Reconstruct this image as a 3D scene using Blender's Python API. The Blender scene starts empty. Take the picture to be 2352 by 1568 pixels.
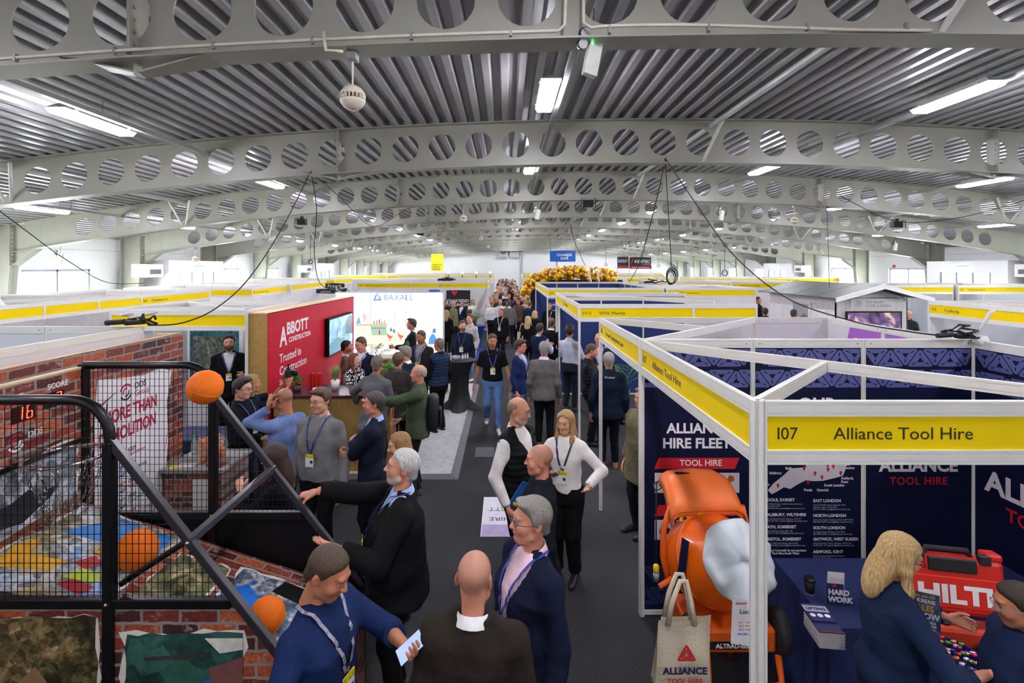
import bpy, bmesh, math, random
import numpy as np
from mathutils import Vector, Matrix

# ------------------------------------------------------------------ camera, world, exposure
SC = bpy.context.scene
COL = SC.collection
F, CX, CY, CZ = 1150.0, 1162.0, 612.0, 3.158      # focal length (px), principal point (px), eye height (m)
cam_d = bpy.data.cameras.new('camera'); cam = bpy.data.objects.new('camera', cam_d); COL.objects.link(cam)
cam.location = (0, 0, CZ); cam.rotation_euler = (math.pi / 2, 0, 0)
cam_d.sensor_width = 36; cam_d.lens = F / 2352 * 36
cam_d.shift_x = (1176 - CX) / 2352; cam_d.shift_y = (CY - 784) / 2352
cam_d.clip_start = .05; cam_d.clip_end = 300
SC.camera = cam
W = bpy.data.worlds.new('world'); SC.world = W; W.use_nodes = True
wn = W.node_tree.nodes; wl = W.node_tree.links
bg = wn['Background']; bg.inputs[1].default_value = 8.0
tc = wn.new('ShaderNodeTexCoord'); sx = wn.new('ShaderNodeSeparateXYZ'); cr = wn.new('ShaderNodeValToRGB')
wl.new(tc.outputs['Generated'], sx.inputs[0]); wl.new(sx.outputs[2], cr.inputs[0]); wl.new(cr.outputs[0], bg.inputs[0])
cr.color_ramp.elements[0].position = .48; cr.color_ramp.elements[0].color = (.74, .8, .74, 1)
cr.color_ramp.elements[1].position = .56; cr.color_ramp.elements[1].color = (.9, .95, 1, 1)
SC.view_settings.view_transform = 'Standard'; SC.view_settings.look = 'None'
SC.view_settings.exposure = 2.25; SC.view_settings.gamma = 1.0; SC.view_settings.use_curve_mapping = False
LAMP_POWER = 26.0
try:
    SC.cycles.use_denoising = True
    SC.cycles.max_bounces = 7; SC.cycles.diffuse_bounces = 4; SC.cycles.glossy_bounces = 2; SC.cycles.transparent_max_bounces = 6; SC.cycles.use_adaptive_sampling = True; SC.cycles.adaptive_threshold = .025
    SC.cycles.caustics_reflective = False; SC.cycles.caustics_refractive = False
    SC.cycles.sample_clamp_indirect = 6.0
except Exception:
    pass
random.seed(7); RNG = random.Random(11)
PI = math.pi

def px(x, y, d):                                   # photo pixel at depth d -> world point
    return Vector(((x - CX) * d / F, d, CZ - (y - CY) * d / F))
def gp(x, y, z=0.0):                               # photo pixel lying at height z -> world point
    return px(x, y, F * (CZ - z) / (y - CY))

# ------------------------------------------------------------------ materials
def lin(h):
    if isinstance(h, str):
        h = h.lstrip('#'); h = [int(h[i:i + 2], 16) / 255 for i in (0, 2, 4)]
    return tuple(c / 12.92 if c <= .04045 else ((c + .055) / 1.055) ** 2.4 for c in h[:3])
MATS = {}
def M(col='#808080', rough=.55, metal=0.0, var=.08, scale=9.0, bump=0.0, bscale=40.0, emit=0.0, coat=0.0, sheen=0.0, alpha=1.0, trans=0.0, spec=.5, stretch=None):
    key = (col, rough, metal, var, scale, bump, bscale, emit, coat, sheen, alpha, trans, spec, stretch)
    if key in MATS: return MATS[key]
    m = bpy.data.materials.new('paint_' + str(col).strip('#')); m.use_nodes = True
    nt = m.node_tree; N = nt.nodes; L = nt.links; b = N['Principled BSDF']
    c = lin(col)
    b.inputs['Roughness'].default_value = rough; b.inputs['Metallic'].default_value = metal
    b.inputs['Specular IOR Level'].default_value = spec
    if coat: b.inputs['Coat Weight'].default_value = coat
    if sheen: b.inputs['Sheen Weight'].default_value = sheen
    if alpha < 1: b.inputs['Alpha'].default_value = alpha
    if trans: b.inputs['Transmission Weight'].default_value = trans; b.inputs['IOR'].default_value = 1.1
    co = N.new('ShaderNodeTexCoord'); src = co.outputs['Object']
    if stretch:
        mp = N.new('ShaderNodeMapping'); mp.inputs['Scale'].default_value = stretch; L.new(src, mp.inputs[0]); src = mp.outputs[0]
    no = N.new('ShaderNodeTexNoise'); no.inputs['Scale'].default_value = scale; no.inputs['Detail'].default_value = 2
    L.new(src, no.inputs[0])
    r = N.new('ShaderNodeValToRGB'); L.new(no.outputs[0], r.inputs[0])
    e = r.color_ramp.elements; e[0].position = .3; e[1].position = .7
    e[0].color = (*[max(0, x * (1 - var)) for x in c], 1); e[1].color = (*[min(1, x * (1 + var)) for x in c], 1)
    L.new(r.outputs[0], b.inputs['Base Color'])
    if emit:
        L.new(r.outputs[0], b.inputs['Emission Color']); b.inputs['Emission Strength'].default_value = emit
    if bump:
        n2 = N.new('ShaderNodeTexNoise'); n2.inputs['Scale'].default_value = bscale; n2.inputs['Detail'].default_value = 3
        L.new(src, n2.inputs[0]); bu = N.new('ShaderNodeBump'); bu.inputs['Strength'].default_value = bump; bu.inputs['Distance'].default_value = .02
        L.new(n2.outputs[0], bu.inputs['Height']); L.new(bu.outputs[0], b.inputs['Normal'])
    MATS[key] = m
    return m
def glow(col, strength):
    key = ('glow', col, strength)
    if key in MATS: return MATS[key]
    m = bpy.data.materials.new('light_' + str(col).strip('#')); m.use_nodes = True
    N = m.node_tree.nodes; N.clear(); o = N.new('ShaderNodeOutputMaterial'); e = N.new('ShaderNodeEmission')
    e.inputs[0].default_value = (*lin(col), 1); e.inputs[1].default_value = strength
    m.node_tree.links.new(e.outputs[0], o.inputs[0]); MATS[key] = m
    return m
def nodes_mat(name):
    m = bpy.data.materials.new(name); m.use_nodes = True
    return m, m.node_tree.nodes, m.node_tree.links, m.node_tree.nodes['Principled BSDF']
def mapped(N, L, axes='XZ', scale=(1, 1, 1)):        # object coordinates swizzled so that a flat print lies in its own XY
    co = N.new('ShaderNodeTexCoord'); s = N.new('ShaderNodeSeparateXYZ'); c = N.new('ShaderNodeCombineXYZ')
    L.new(co.outputs['Object'], s.inputs[0]); L.new(s.outputs['XYZ'.index(axes[0])], c.inputs[0]); L.new(s.outputs['XYZ'.index(axes[1])], c.inputs[1])
    mp = N.new('ShaderNodeMapping'); mp.inputs['Scale'].default_value = scale; L.new(c.outputs[0], mp.inputs[0])
    return mp.outputs[0]
def brick_print(axes, bw=.24, bh=.075):
    key = ('brick', axes, bw, bh)
    if key in MATS: return MATS[key]
    m, N, L, b = nodes_mat('brick_print')
    v = mapped(N, L, axes)
    nd = N.new('ShaderNodeTexNoise'); nd.inputs['Scale'].default_value = 14; L.new(v, nd.inputs[0])
    vm = N.new('ShaderNodeVectorMath'); vm.operation = 'MULTIPLY_ADD'; vm.inputs[1].default_value = (.022, .022, 0); L.new(nd.outputs['Color'], vm.inputs[0]); L.new(v, vm.inputs[2])
    br = N.new('ShaderNodeTexBrick'); L.new(vm.outputs[0], br.inputs[0])
    br.inputs['Scale'].default_value = 1; br.inputs['Brick Width'].default_value = bw; br.inputs['Row Height'].default_value = bh
    br.inputs['Mortar Size'].default_value = .009; br.inputs['Mortar Smooth'].default_value = .25
    br.inputs['Color1'].default_value = (0, 0, 0, 1); br.inputs['Color2'].default_value = (1, 1, 1, 1); br.inputs['Mortar'].default_value = (.5, .5, .5, 1)
    rp = N.new('ShaderNodeValToRGB'); L.new(br.outputs['Color'], rp.inputs[0]); el = rp.color_ramp.elements
    el[0].color = (*lin('#3c2423'), 1); el[1].color = (*lin('#c8643c'), 1); el[1].position = .95
    for p, c in ((.22, '#5e2a24'), (.42, '#84382c'), (.6, '#a04430'), (.8, '#b9552f')):
        q = el.new(p); q.color = (*lin(c), 1)
    n2 = N.new('ShaderNodeTexNoise'); n2.inputs['Scale'].default_value = 9; n2.inputs['Detail'].default_value = 9; n2.inputs['Roughness'].default_value = .7; L.new(v, n2.inputs[0])
    r2 = N.new('ShaderNodeValToRGB'); L.new(n2.outputs[0], r2.inputs[0]); r2.color_ramp.elements[0].position = .56; r2.color_ramp.elements[1].position = .68
    m1 = N.new('ShaderNodeMixRGB'); L.new(r2.outputs[0], m1.inputs[0]); L.new(rp.outputs[0], m1.inputs[1]); m1.inputs[2].default_value = (*lin('#c3a9a4'), 1)
    n3 = N.new('ShaderNodeTexNoise'); n3.inputs['Scale'].default_value = 45; n3.inputs['Detail'].default_value = 6; L.new(v, n3.inputs[0])
    m3 = N.new('ShaderNodeMixRGB'); m3.blend_type = 'MULTIPLY'; m3.inputs[0].default_value = .55; L.new(m1.outputs[0], m3.inputs[1])
    r3 = N.new('ShaderNodeValToRGB'); L.new(n3.outputs[0], r3.inputs[0]); r3.color_ramp.elements[0].position = .3; r3.color_ramp.elements[1].position = .6; L.new(r3.outputs[0], m3.inputs[2])
    m2 = N.new('ShaderNodeMixRGB'); L.new(br.outputs['Fac'], m2.inputs[0]); L.new(m3.outputs[0], m2.inputs[1]); m2.inputs[2].default_value = (*lin('#8f8781'), 1)
    L.new(m2.outputs[0], b.inputs['Base Color']); b.inputs['Roughness'].default_value = .45
    MATS[key] = m
    return m
def osb():
    if 'osb' in MATS: return MATS['osb']
    m, N, L, b = nodes_mat('chipboard'); co = N.new('ShaderNodeTexCoord')
    vo = N.new('ShaderNodeTexVoronoi'); vo.inputs['Scale'].default_value = 22; vo.inputs['Randomness'].default_value = 1
    no = N.new('ShaderNodeTexNoise'); no.inputs['Scale'].default_value = 16; no.inputs['Detail'].default_value = 8; no.inputs['Distortion'].default_value = 2.5
    mp = N.new('ShaderNodeMapping'); mp.inputs['Scale'].default_value = (1, 1, .45); mp.inputs['Rotation'].default_value = (0, .5, 0)
    L.new(co.outputs['Object'], mp.inputs[0]); L.new(mp.outputs[0], no.inputs[0]); L.new(no.outputs['Color'], vo.inputs[0])
    r = N.new('ShaderNodeValToRGB'); L.new(vo.outputs['Color'], r.inputs[0]); e = r.color_ramp.elements
    e[0].color = (*lin('#7a5a26'), 1); e[1].color = (*lin('#d9b46c'), 1); q = e.new(.5); q.color = (*lin('#b08a45'), 1)
    L.new(r.outputs[0], b.inputs['Base Color']); b.inputs['Roughness'].default_value = .7; MATS['osb'] = m
    return m
def photo_print(seed, cols, axes='XZ', scale=3.0):
    """flat printed picture: coloured patches from a warped noise"""
    key = ('photo', seed, tuple(cols), axes, scale)
    if key in MATS: return MATS[key]
    m, N, L, b = nodes_mat('photo_print'); v = mapped(N, L, axes)
    no = N.new('ShaderNodeTexNoise'); no.noise_dimensions = '4D'; no.inputs['W'].default_value = seed * 3.7; no.inputs['Scale'].default_value = scale
    no.inputs['Detail'].default_value = 9; no.inputs['Roughness'].default_value = .62; no.inputs['Distortion'].default_value = 1.1; L.new(v, no.inputs[0])
    r = N.new('ShaderNodeValToRGB'); L.new(no.outputs[0], r.inputs[0]); r.color_ramp.interpolation = 'LINEAR'; e = r.color_ramp.elements
    n = len(cols); e[0].position = .3; e[1].position = .7; e[0].color = (*lin(cols[0]), 1); e[1].color = (*lin(cols[-1]), 1)
    for i in range(1, n - 1):
        q = e.new(.3 + .4 * i / (n - 1)); q.color = (*lin(cols[i]), 1)
    n2 = N.new('ShaderNodeTexNoise'); n2.inputs['Scale'].default_value = scale * 7; n2.inputs['Detail'].default_value = 6; n2.inputs['Roughness'].default_value = .7; L.new(v, n2.inputs[0])
    vo = N.new('ShaderNodeTexVoronoi'); vo.inputs['Scale'].default_value = scale * 5; L.new(v, vo.inputs[0]); bw_ = N.new('ShaderNodeRGBToBW'); L.new(vo.outputs['Color'], bw_.inputs[0])
    ad = N.new('ShaderNodeMixRGB'); ad.inputs[0].default_value = .35; L.new(n2.outputs[0], ad.inputs[1]); L.new(bw_.outputs[0], ad.inputs[2])
    r2 = N.new('ShaderNodeValToRGB'); L.new(ad.outputs[0], r2.inputs[0]); r2.color_ramp.elements[0].position = .38; r2.color_ramp.elements[1].position = .6; r2.color_ramp.elements[0].color = (.1, .1, .1, 1)
    mu = N.new('ShaderNodeMixRGB'); mu.blend_type = 'MULTIPLY'; mu.inputs[0].default_value = .8; L.new(r.outputs[0], mu.inputs[1]); L.new(r2.outputs[0], mu.inputs[2])
    L.new(mu.outputs[0], b.inputs['Base Color']); b.inputs['Roughness'].default_value = .4; MATS[key] = m
    return m

# ------------------------------------------------------------------ mesh building
class MB:
    def __init__(s): s.v = []; s.f = []; s.mi = []
    def add(s, vs, fs, mi=0):
        o = len(s.v); s.v += [tuple(p) for p in vs]; s.f += [tuple(i + o for i in f) for f in fs]; s.mi += [mi] * len(fs); return s
    def box(s, lo, hi, mi=0, mat=None):
        x0, y0, z0 = lo; x1, y1, z1 = hi
        vs = [(x0, y0, z0), (x1, y0, z0), (x1, y1, z0), (x0, y1, z0), (x0, y0, z1), (x1, y0, z1), (x1, y1, z1), (x0, y1, z1)]
        if mat is not None: vs = [mat @ Vector(p) for p in vs]
        return s.add(vs, [(0, 3, 2, 1), (4, 5, 6, 7), (0, 1, 5, 4), (1, 2, 6, 5), (2, 3, 7, 6), (3, 0, 4, 7)], mi)
    def bbox(s, lo, hi, b, mi=0, mat=None):            # bevelled box
        x0, y0, z0 = lo; x1, y1, z1 = hi; bm = bmesh.new()
        bmesh.ops.create_cube(bm, size=1)
        for p in bm.verts: p.co = Vector(((x0 + x1) / 2 + p.co.x * (x1 - x0), (y0 + y1) / 2 + p.co.y * (y1 - y0), (z0 + z1) / 2 + p.co.z * (z1 - z0)))
        bmesh.ops.bevel(bm, geom=bm.edges[:], offset=b, segments=2, affect='EDGES', profile=.5)
        vs = [p.co.copy() for p in bm.verts]; fs = [[q.index for q in f.verts] for f in bm.faces]; bm.free()
        if mat is not None: vs = [mat @ p for p in vs]
        return s.add(vs, fs, mi)
    def prism(s, poly, z0, z1, mi=0, mat=None):         # polygon in XY extruded along Z
        n = len(poly); vs = [(x, y, z0) for x, y in poly] + [(x, y, z1) for x, y in poly]
        if mat is not None: vs = [mat @ Vector(p) for p in vs]
        fs = [tuple(range(n))[::-1], tuple(range(n, 2 * n))] + [(i, (i + 1) % n, n + (i + 1) % n, n + i) for i in range(n)]
        return s.add(vs, fs, mi)
    def tube(s, pts, r, n=8, mi=0, closed=False, flat=1.0):
        pts = [Vector(p) for p in pts]; m = len(pts); R = r if isinstance(r, (list, tuple)) else [r] * m
        up = None; vs = []
        for i, p in enumerate(pts):
            if closed: t = pts[(i + 1) % m] - pts[i - 1]
            else: t = pts[min(i + 1, m - 1)] - pts[max(i - 1, 0)]
            if t.length < 1e-9: t = Vector((0, 0, 1))
            t.normalize()
            if up is None: up = Vector((0, 0, 1)) if abs(t.z) < .9 else Vector((0, 1, 0))
            a = t.cross(up)
            if a.length < 1e-6: a = t.orthogonal()
            a.normalize(); bb = a.cross(t); up = bb
            for k in range(n):
                an = 2 * PI * k / n
                vs.append(p + (a * math.cos(an) + bb * math.sin(an) * flat) * R[i])
        fs = []
        for i in range(m if closed else m - 1):
            j = (i + 1) % m
            for k in range(n): fs.append((i * n + k, i * n + (k + 1) % n, j * n + (k + 1) % n, j * n + k))
        if not closed: fs += [tuple(range(n))[::-1], tuple(range((m - 1) * n, m * n))]
        return s.add(vs, fs, mi)
    def lathe(s, prof, n=20, mi=0, mat=None, cap=True):   # profile of (r, z)
        vs = []; fs = []
        for r, z in prof:
            for k in range(n): vs.append((r * math.cos(2 * PI * k / n), r * math.sin(2 * PI * k / n), z))
        m = len(prof)
        for i in range(m - 1):
            for k in range(n): fs.append((i * n + k, i * n + (k + 1) % n, (i + 1) * n + (k + 1) % n, (i + 1) * n + k))
        if cap: fs += [tuple(range(n))[::-1], tuple(range((m - 1) * n, m * n))]
        if mat is not None: vs = [mat @ Vector(p) for p in vs]
        return s.add(vs, fs, mi)
    def ball(s, c, r, n=16, mi=0, mat=None):
        rr = (r, r, r) if not isinstance(r, (tuple, list)) else r
        prof = [(math.sin(PI * i / (n // 2)), -math.cos(PI * i / (n // 2))) for i in range(n // 2 + 1)]
        T = Matrix.Translation(Vector(c)) @ Matrix.Diagonal((*rr, 1))
        if mat is not None: T = mat @ T
        return s.lathe([(max(a, 1e-4), b) for a, b in prof], n, mi, T, cap=False)
    def mesh(s, name='mesh', smooth=False):
        me = bpy.data.meshes.new(name); me.from_pydata(s.v, [], s.f)
        me.polygons.foreach_set('material_index', s.mi)
        if smooth: me.polygons.foreach_set('use_smooth', [True] * len(s.f))
        me.update(); return me
    def build(s, name, mats, parent=None, smooth=False, loc=None, rot=None, **kw):
        return link(name, s.mesh(name, smooth), mats, parent, loc, rot, **kw)
def autosmooth(me, ang=.6):
    me.polygons.foreach_set('use_smooth', [True] * len(me.polygons)); me.set_sharp_from_angle(angle=ang); return me
def link(name, data, mats=None, parent=None, loc=None, rot=None, label=None, cat=None, group=None, kind=None):
    o = bpy.data.objects.new(name, data); COL.objects.link(o)
    if mats is not None and data is not None:
        if not isinstance(mats, (list, tuple)): mats = [mats]
        if len(data.materials) == 0:
            for m in mats: data.materials.append(m)
        elif list(data.materials) != list(mats):
            for i, m in enumerate(mats): o.material_slots[i].link = 'OBJECT'; o.material_slots[i].material = m
    if parent is not None: o.parent = parent
    if loc is not None: o.location = loc
    if rot is not None: o.rotation_euler = rot
    tag(o, label, cat, group, kind)
    return o
def tag(o, label=None, cat=None, group=None, kind=None):
    for k, v in (('label', label), ('category', cat), ('group', group), ('kind', kind)):
        if v: o[k] = v
    return o
def thing(name, label, cat, loc=(0, 0, 0), rz=0.0, group=None, kind=None):
    o = bpy.data.objects.new(name, None); COL.objects.link(o); o.location = loc; o.rotation_euler = (0, 0, rz); o.empty_display_size = .1
    return tag(o, label, cat, group, kind)
def copy_tree(o, parent=None):
    c = o.copy(); COL.objects.link(c); c.parent = parent
    for ch in list(o.children): copy_tree(ch, c)
    return c
def text(s, size, mat, parent=None, loc=(0, 0, 0), rz=0.0, mat4=None, align='LEFT', bold=0.0, ext=.0008, shear=0.0, sxy=(1, 1), sp=1.0, name='lettering', line=1.0):
    cu = bpy.data.curves.new(name, 'FONT'); cu.body = s; cu.size = size; cu.align_x = align; cu.extrude = ext; cu.offset = bold * size; cu.shear = shear
    cu.space_character = sp; cu.space_line = line; cu.resolution_u = 3
    o = bpy.data.objects.new(name, cu); COL.objects.link(o); cu.materials.append(mat)
    if parent is not None: o.parent = parent
    if mat4 is not None: o.matrix_local = mat4 @ Matrix.Diagonal((sxy[0], sxy[1], 1, 1))
    else:
        o.location = loc; o.rotation_euler = (PI / 2, 0, rz); o.scale = (sxy[0], sxy[1], 1)
    return o
def plane_mat(o, u, v):                                  # matrix whose XY plane is spanned by u, v at o
    u = Vector(u).normalized(); v = Vector(v); n = u.cross(v).normalized(); v = n.cross(u)
    m = Matrix.Identity(4)
    for i, c in enumerate((u, v, n, Vector(o))):
        for j in range(3): m[j][i] = c[j]
    return m
# ------------------------------------------------------------------ the hall
XL, XR, YF = -14.9, 21.4, 60.2                       # inner faces of the side walls, far wall
ROOF_X, ROOF_Z, ROOF_K = 3.0, 5.93, .0052
def roof(x): return ROOF_Z - ROOF_K * (x - ROOF_X) ** 2
WHITE = M('#eceeee', .6, var=.02)
STEEL = M('#9b9b8f', .42, var=.04, scale=3)
STEELD = M('#8c8f8e', .45, metal=.2, var=.06)
GALV = M('#a2a2a4', .4, metal=.2, var=.12, scale=2.0, stretch=(4, .35, 4))
# carpet
mc, N, L, b = nodes_mat('charcoal_carpet')
co = N.new('ShaderNodeTexCoord'); n1 = N.new('ShaderNodeTexNoise'); n1.inputs['Scale'].default_value = 120; n1.inputs['Detail'].default_value = 4
n2 = N.new('ShaderNodeTexNoise'); n2.inputs['Scale'].default_value = 1.3; n2.inputs['Detail'].default_value = 5
L.new(co.outputs['Object'], n1.inputs[0]); L.new(co.outputs['Object'], n2.inputs[0])
mx = N.new('ShaderNodeMixRGB'); mx.blend_type = 'OVERLAY'; mx.inputs[0].default_value = .55
r1 = N.new('ShaderNodeValToRGB'); L.new(n1.outputs[0], r1.inputs[0]); r1.color_ramp.elements[0].position = .4; r1.color_ramp.elements[1].position = .64
r1.color_ramp.elements[0].color = (*lin('#17181a'), 1); r1.color_ramp.elements[1].color = (*lin('#3d3e42'), 1)
L.new(r1.outputs[0], mx.inputs[1]); L.new(n2.outputs[0], mx.inputs[2]); L.new(mx.outputs[0], b.inputs['Base Color']); b.inputs['Roughness'].default_value = .95
bu = N.new('ShaderNodeBump'); bu.inputs['Strength'].default_value = .4; bu.inputs['Distance'].default_value = .01; L.new(n1.outputs[0], bu.inputs['Height']); L.new(bu.outputs[0], b.inputs['Normal'])
CARPET = mc
MB().box((XL - .3, -6, -.1), (XR + .3, YF + .3, 0)).build('floor', CARPET, label='charcoal grey exhibition hall carpet', kind='structure')
# corrugated roof deck: ribs run away from the camera
m = MB(); P = .245; y0, y1 = -6.0, YF + .3; x = XL - .6; prof = []
while x < XR + .6:
    for dx, dz in ((0, 0), (.085, 0), (.115, .10), (.215, .10)): prof.append((x + dx, roof(x + dx) + dz - .10))
    x += P
vs = [(a, y0, z) for a, z in prof] + [(a, y1, z) for a, z in prof]; n = len(prof)
m.add(vs, [(i, i + 1, n + i + 1, n + i) for i in range(n - 1)])
o = m.build('ceiling', GALV, label='ribbed galvanised steel roof deck', kind='structure')
cap = MB()
for i in range(24):
    a = XL - .6 + (XR - XL + 1.2) * i / 24; c = XL - .6 + (XR - XL + 1.2) * (i + 1) / 24
    cap.add([(a, y0, roof(a) + .06), (c, y0, roof(c) + .06), (c, y1, roof(c) + .06), (a, y1, roof(a) + .06)], [(0, 1, 2, 3)])
cap.build('roof_cover', STEELD, label='outer roof covering above the steel deck', kind='structure')
# far wall and side walls with window openings
TR_Y = [4.15 + 5.0 * i for i in range(12)]
wall = MB()
for i in range(24):
    a = XL - .6 + (XR - XL + 1.2) * i / 24; c = XL - .6 + (XR - XL + 1.2) * (i + 1) / 24
    wall.add([(a, YF, 0), (c, YF, 0), (c, YF, roof(c)), (a, YF, roof(a)), (a, YF + .2, 0), (c, YF + .2, 0), (c, YF + .2, roof(c)), (a, YF + .2, roof(a))], [(0, 1, 2, 3), (7, 6, 5, 4)])
wall.build('wall_far', WHITE, label='white far wall of the hall', kind='structure')
wb = MB()
for i in range(24):
    a = XL - .6 + (XR - XL + 1.2) * i / 24; c = XL - .6 + (XR - XL + 1.2) * (i + 1) / 24
    wb.add([(a, -5.8, 0), (c, -5.8, 0), (c, -5.8, roof(c)), (a, -5.8, roof(a))], [(0, 1, 2, 3)])
wb.build('wall_back', M('#dcdcd8', .7), label='wall behind the viewpoint', kind='structure')
FRAME = M('#8a93a3', .4, var=.03)
GLASS = M('#f4f8f8', .05, var=0, alpha=.12, spec=.3)
wcount = 0
def side_wall(name, x, sgn, label):
    global wcount
    mb = MB(); top = roof(x) + .05; z0, z1 = 1.1, 3.06; t = .25
    xa, xb = (x - t, x) if sgn > 0 else (x, x + t)
    mb.box((xa, -5.8, 0), (xb, YF, z0)); mb.box((xa, -5.8, z1), (xb, YF, top))
    ys = [-5.8]
    for k, ty in enumerate(TR_Y):
        c = ty + 2.5; ys += [c - 1.25, c + 1.35]
    ys.append(YF)
    for k in range(0, len(ys), 2): mb.box((xa, ys[k], z0), (xb, ys[k + 1], z1))
    w = mb.build(name, WHITE, label=label, kind='structure')
    cl = MB(); cl.box((x - .02 if sgn < 0 else x, -5.8, 3.72), (x if sgn < 0 else x + .02, YF, 3.76)); 
    cl.build('cladding_rail', M('#d9dad8', .5), w)
    for k in range(len(TR_Y)):
        ya, yb = TR_Y[k] + 1.25, TR_Y[k] + 3.85
        wcount += 1
        g = thing('window_%d' % wcount, 'grey framed side window in the %s wall, bay %d' % ('left' if sgn > 0 else 'right', k + 1), None, (x - sgn * .1, ya, z0), kind='structure')
        fr = MB(); h = z1 - z0; l = yb - ya; f = .07
        for a, c in ((0, f), (l * .5 - f / 2, l * .5 + f / 2), (l - f, l)): fr.box((-.04, a, 0), (.04, c, h))
        fr.box((-.04, 0, 0), (.04, l, f)); fr.box((-.04, 0, h - f), (.04, l, h))
        fr.build('window_frame', FRAME, g)
        MB().box((-.004, f, f), (.004, l * .5 - f / 2, h - f)).build('pane', GLASS, g)
        MB().box((-.004, l * .5 + f / 2, f), (.004, l - f, h - f)).build('pane', GLASS, g)
    return w
side_wall('wall_left', XL, 1, 'white left side wall with window openings')
side_wall('wall_right', XR, -1, 'white right side wall with window openings')

# cellular roof beams (round holes) with tapered columns
BD, HP, HR = .77, .66, .245
CL, CR = -13.9, 20.3                                  # column inner faces
def beam_mesh():
    m = MB(); t = .007; x0 = CL + .3; nc = int((CR - .3 - x0) / HP); pitch = (CR - .3 - x0) / nc; NS = 24
    def pt(x, v, y): return (x, y, roof(x) - .115 - BD * (1 - v))
    for i in range(nc):
        a = x0 + i * pitch; c = a + pitch; xc = (a + c) / 2; hole = 2 <= i < nc - 2
        if not hole:
            for y, fl in ((-t, 0), (t, 1)):
                q = [pt(a, 0, y), pt(c, 0, y), pt(c, 1, y), pt(a, 1, y)]; m.add(q, [(0, 1, 2, 3) if not fl else (3, 2, 1, 0)])
            continue
        sq = []; ci = []
        for k in range(NS):
            an = 2 * PI * k / NS - PI * .75; cx_, sy = math.cos(an), math.sin(an); mxx = max(abs(cx_), abs(sy))
            u, v = .5 + .5 * cx_ / mxx, .5 + .5 * sy / mxx
            sq.append((a + u * pitch, v)); ci.append((xc + HR * cx_, .5 + HR * sy / BD))
        for y, fl in ((-t, 0), (t, 1)):
            vs = [pt(x, v, y) for x, v in sq] + [pt(x, v, y) for x, v in ci]
            fs = [(k, (k + 1) % NS, NS + (k + 1) % NS, NS + k) for k in range(NS)]
            m.add(vs, [f if not fl else f[::-1] for f in fs])
        vs = [pt(x, v, -t) for x, v in ci] + [pt(x, v, t) for x, v in ci]
        m.add(vs, [(k, NS + k, NS + (k + 1) % NS, (k + 1) % NS) for k in range(NS)])
    return m.mesh('web')
def flange_mesh(v, w=.13):
    m = MB(); n = 40
    for i in range(n):
        a = CL + (CR - CL) * i / n; c = CL + (CR - CL) * (i + 1) / n
        za, zc = roof(a) - .115 - BD * (1 - v), roof(c) - .115 - BD * (1 - v)
        h = .016 if v else -.016
        m.add([(a, -w, za), (c, -w, zc), (c, w, zc), (a, w, za), (a, -w, za + h), (c, -w, zc + h), (c, w, zc + h), (a, w, za + h)], [(0, 3, 2, 1), (4, 5, 6, 7), (0, 1, 5, 4), (3, 7, 6, 2)])
    return m.mesh('flange')
def column_mesh(sgn, xi):
    m = MB(); zt = roof(xi) - .1; zk = roof(xi) - .115 - BD - .42; xo = xi - sgn * .75
    # web plate
    poly = [(xo, 0), (xi - sgn * .25, 0), (xi, zk), (xi + sgn * .75, roof(xi + sgn * .75) - .115 - BD), (xi + sgn * .75, zt), (xo, zt)]
    R = Matrix(((1, 0, 0, 0), (0, 0, 1, 0), (0, 1, 0, 0), (0, 0, 0, 1)))
    m.prism(poly, -.01, .01, mat=R)
    def plate(p, q, w=.13, t=.016):
        d = Vector((q[0] - p[0], 0, q[1] - p[1])).normalized(); nn = Vector((-d.z, 0, d.x)) * t
        P0, P1 = Vector((p[0], 0, p[1])), Vector((q[0], 0, q[1]))
        m.add([P0 + Vector((0, -w, 0)), P1 + Vector((0, -w, 0)), P1 + Vector((0, w, 0)), P0 + Vector((0, w, 0)), P0 + nn + Vector((0, -w, 0)), P1 + nn + Vector((0, -w, 0)), P1 + nn + Vector((0, w, 0)), P0 + nn + Vector((0, w, 0))],
              [(0, 3, 2, 1), (4, 5, 6, 7), (0, 1, 5, 4), (3, 7, 6, 2), (0, 4, 7, 3), (1, 2, 6, 5)])
    plate((xi - sgn * .25, 0), (xi, zk)); plate((xi, zk), (xi + sgn * .75, roof(xi + sgn * .75) - .115 - BD)); plate((xo, 0), (xo, zt)); plate((xi, zk), (xi, zt))
    for i in range(9): m.box((xi + sgn * .02, -.1, zk + .1 + i * .12), (xi + sgn * .06, -.07, zk + .13 + i * .12)); m.box((xi + sgn * .02, .07, zk + .1 + i * .12), (xi + sgn * .06, .1, zk + .13 + i * .12))
    return m.mesh('column')
web, ft, fb, clm, crm = beam_mesh(), flange_mesh(1), flange_mesh(0), column_mesh(1, CL), column_mesh(-1, CR)
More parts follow.
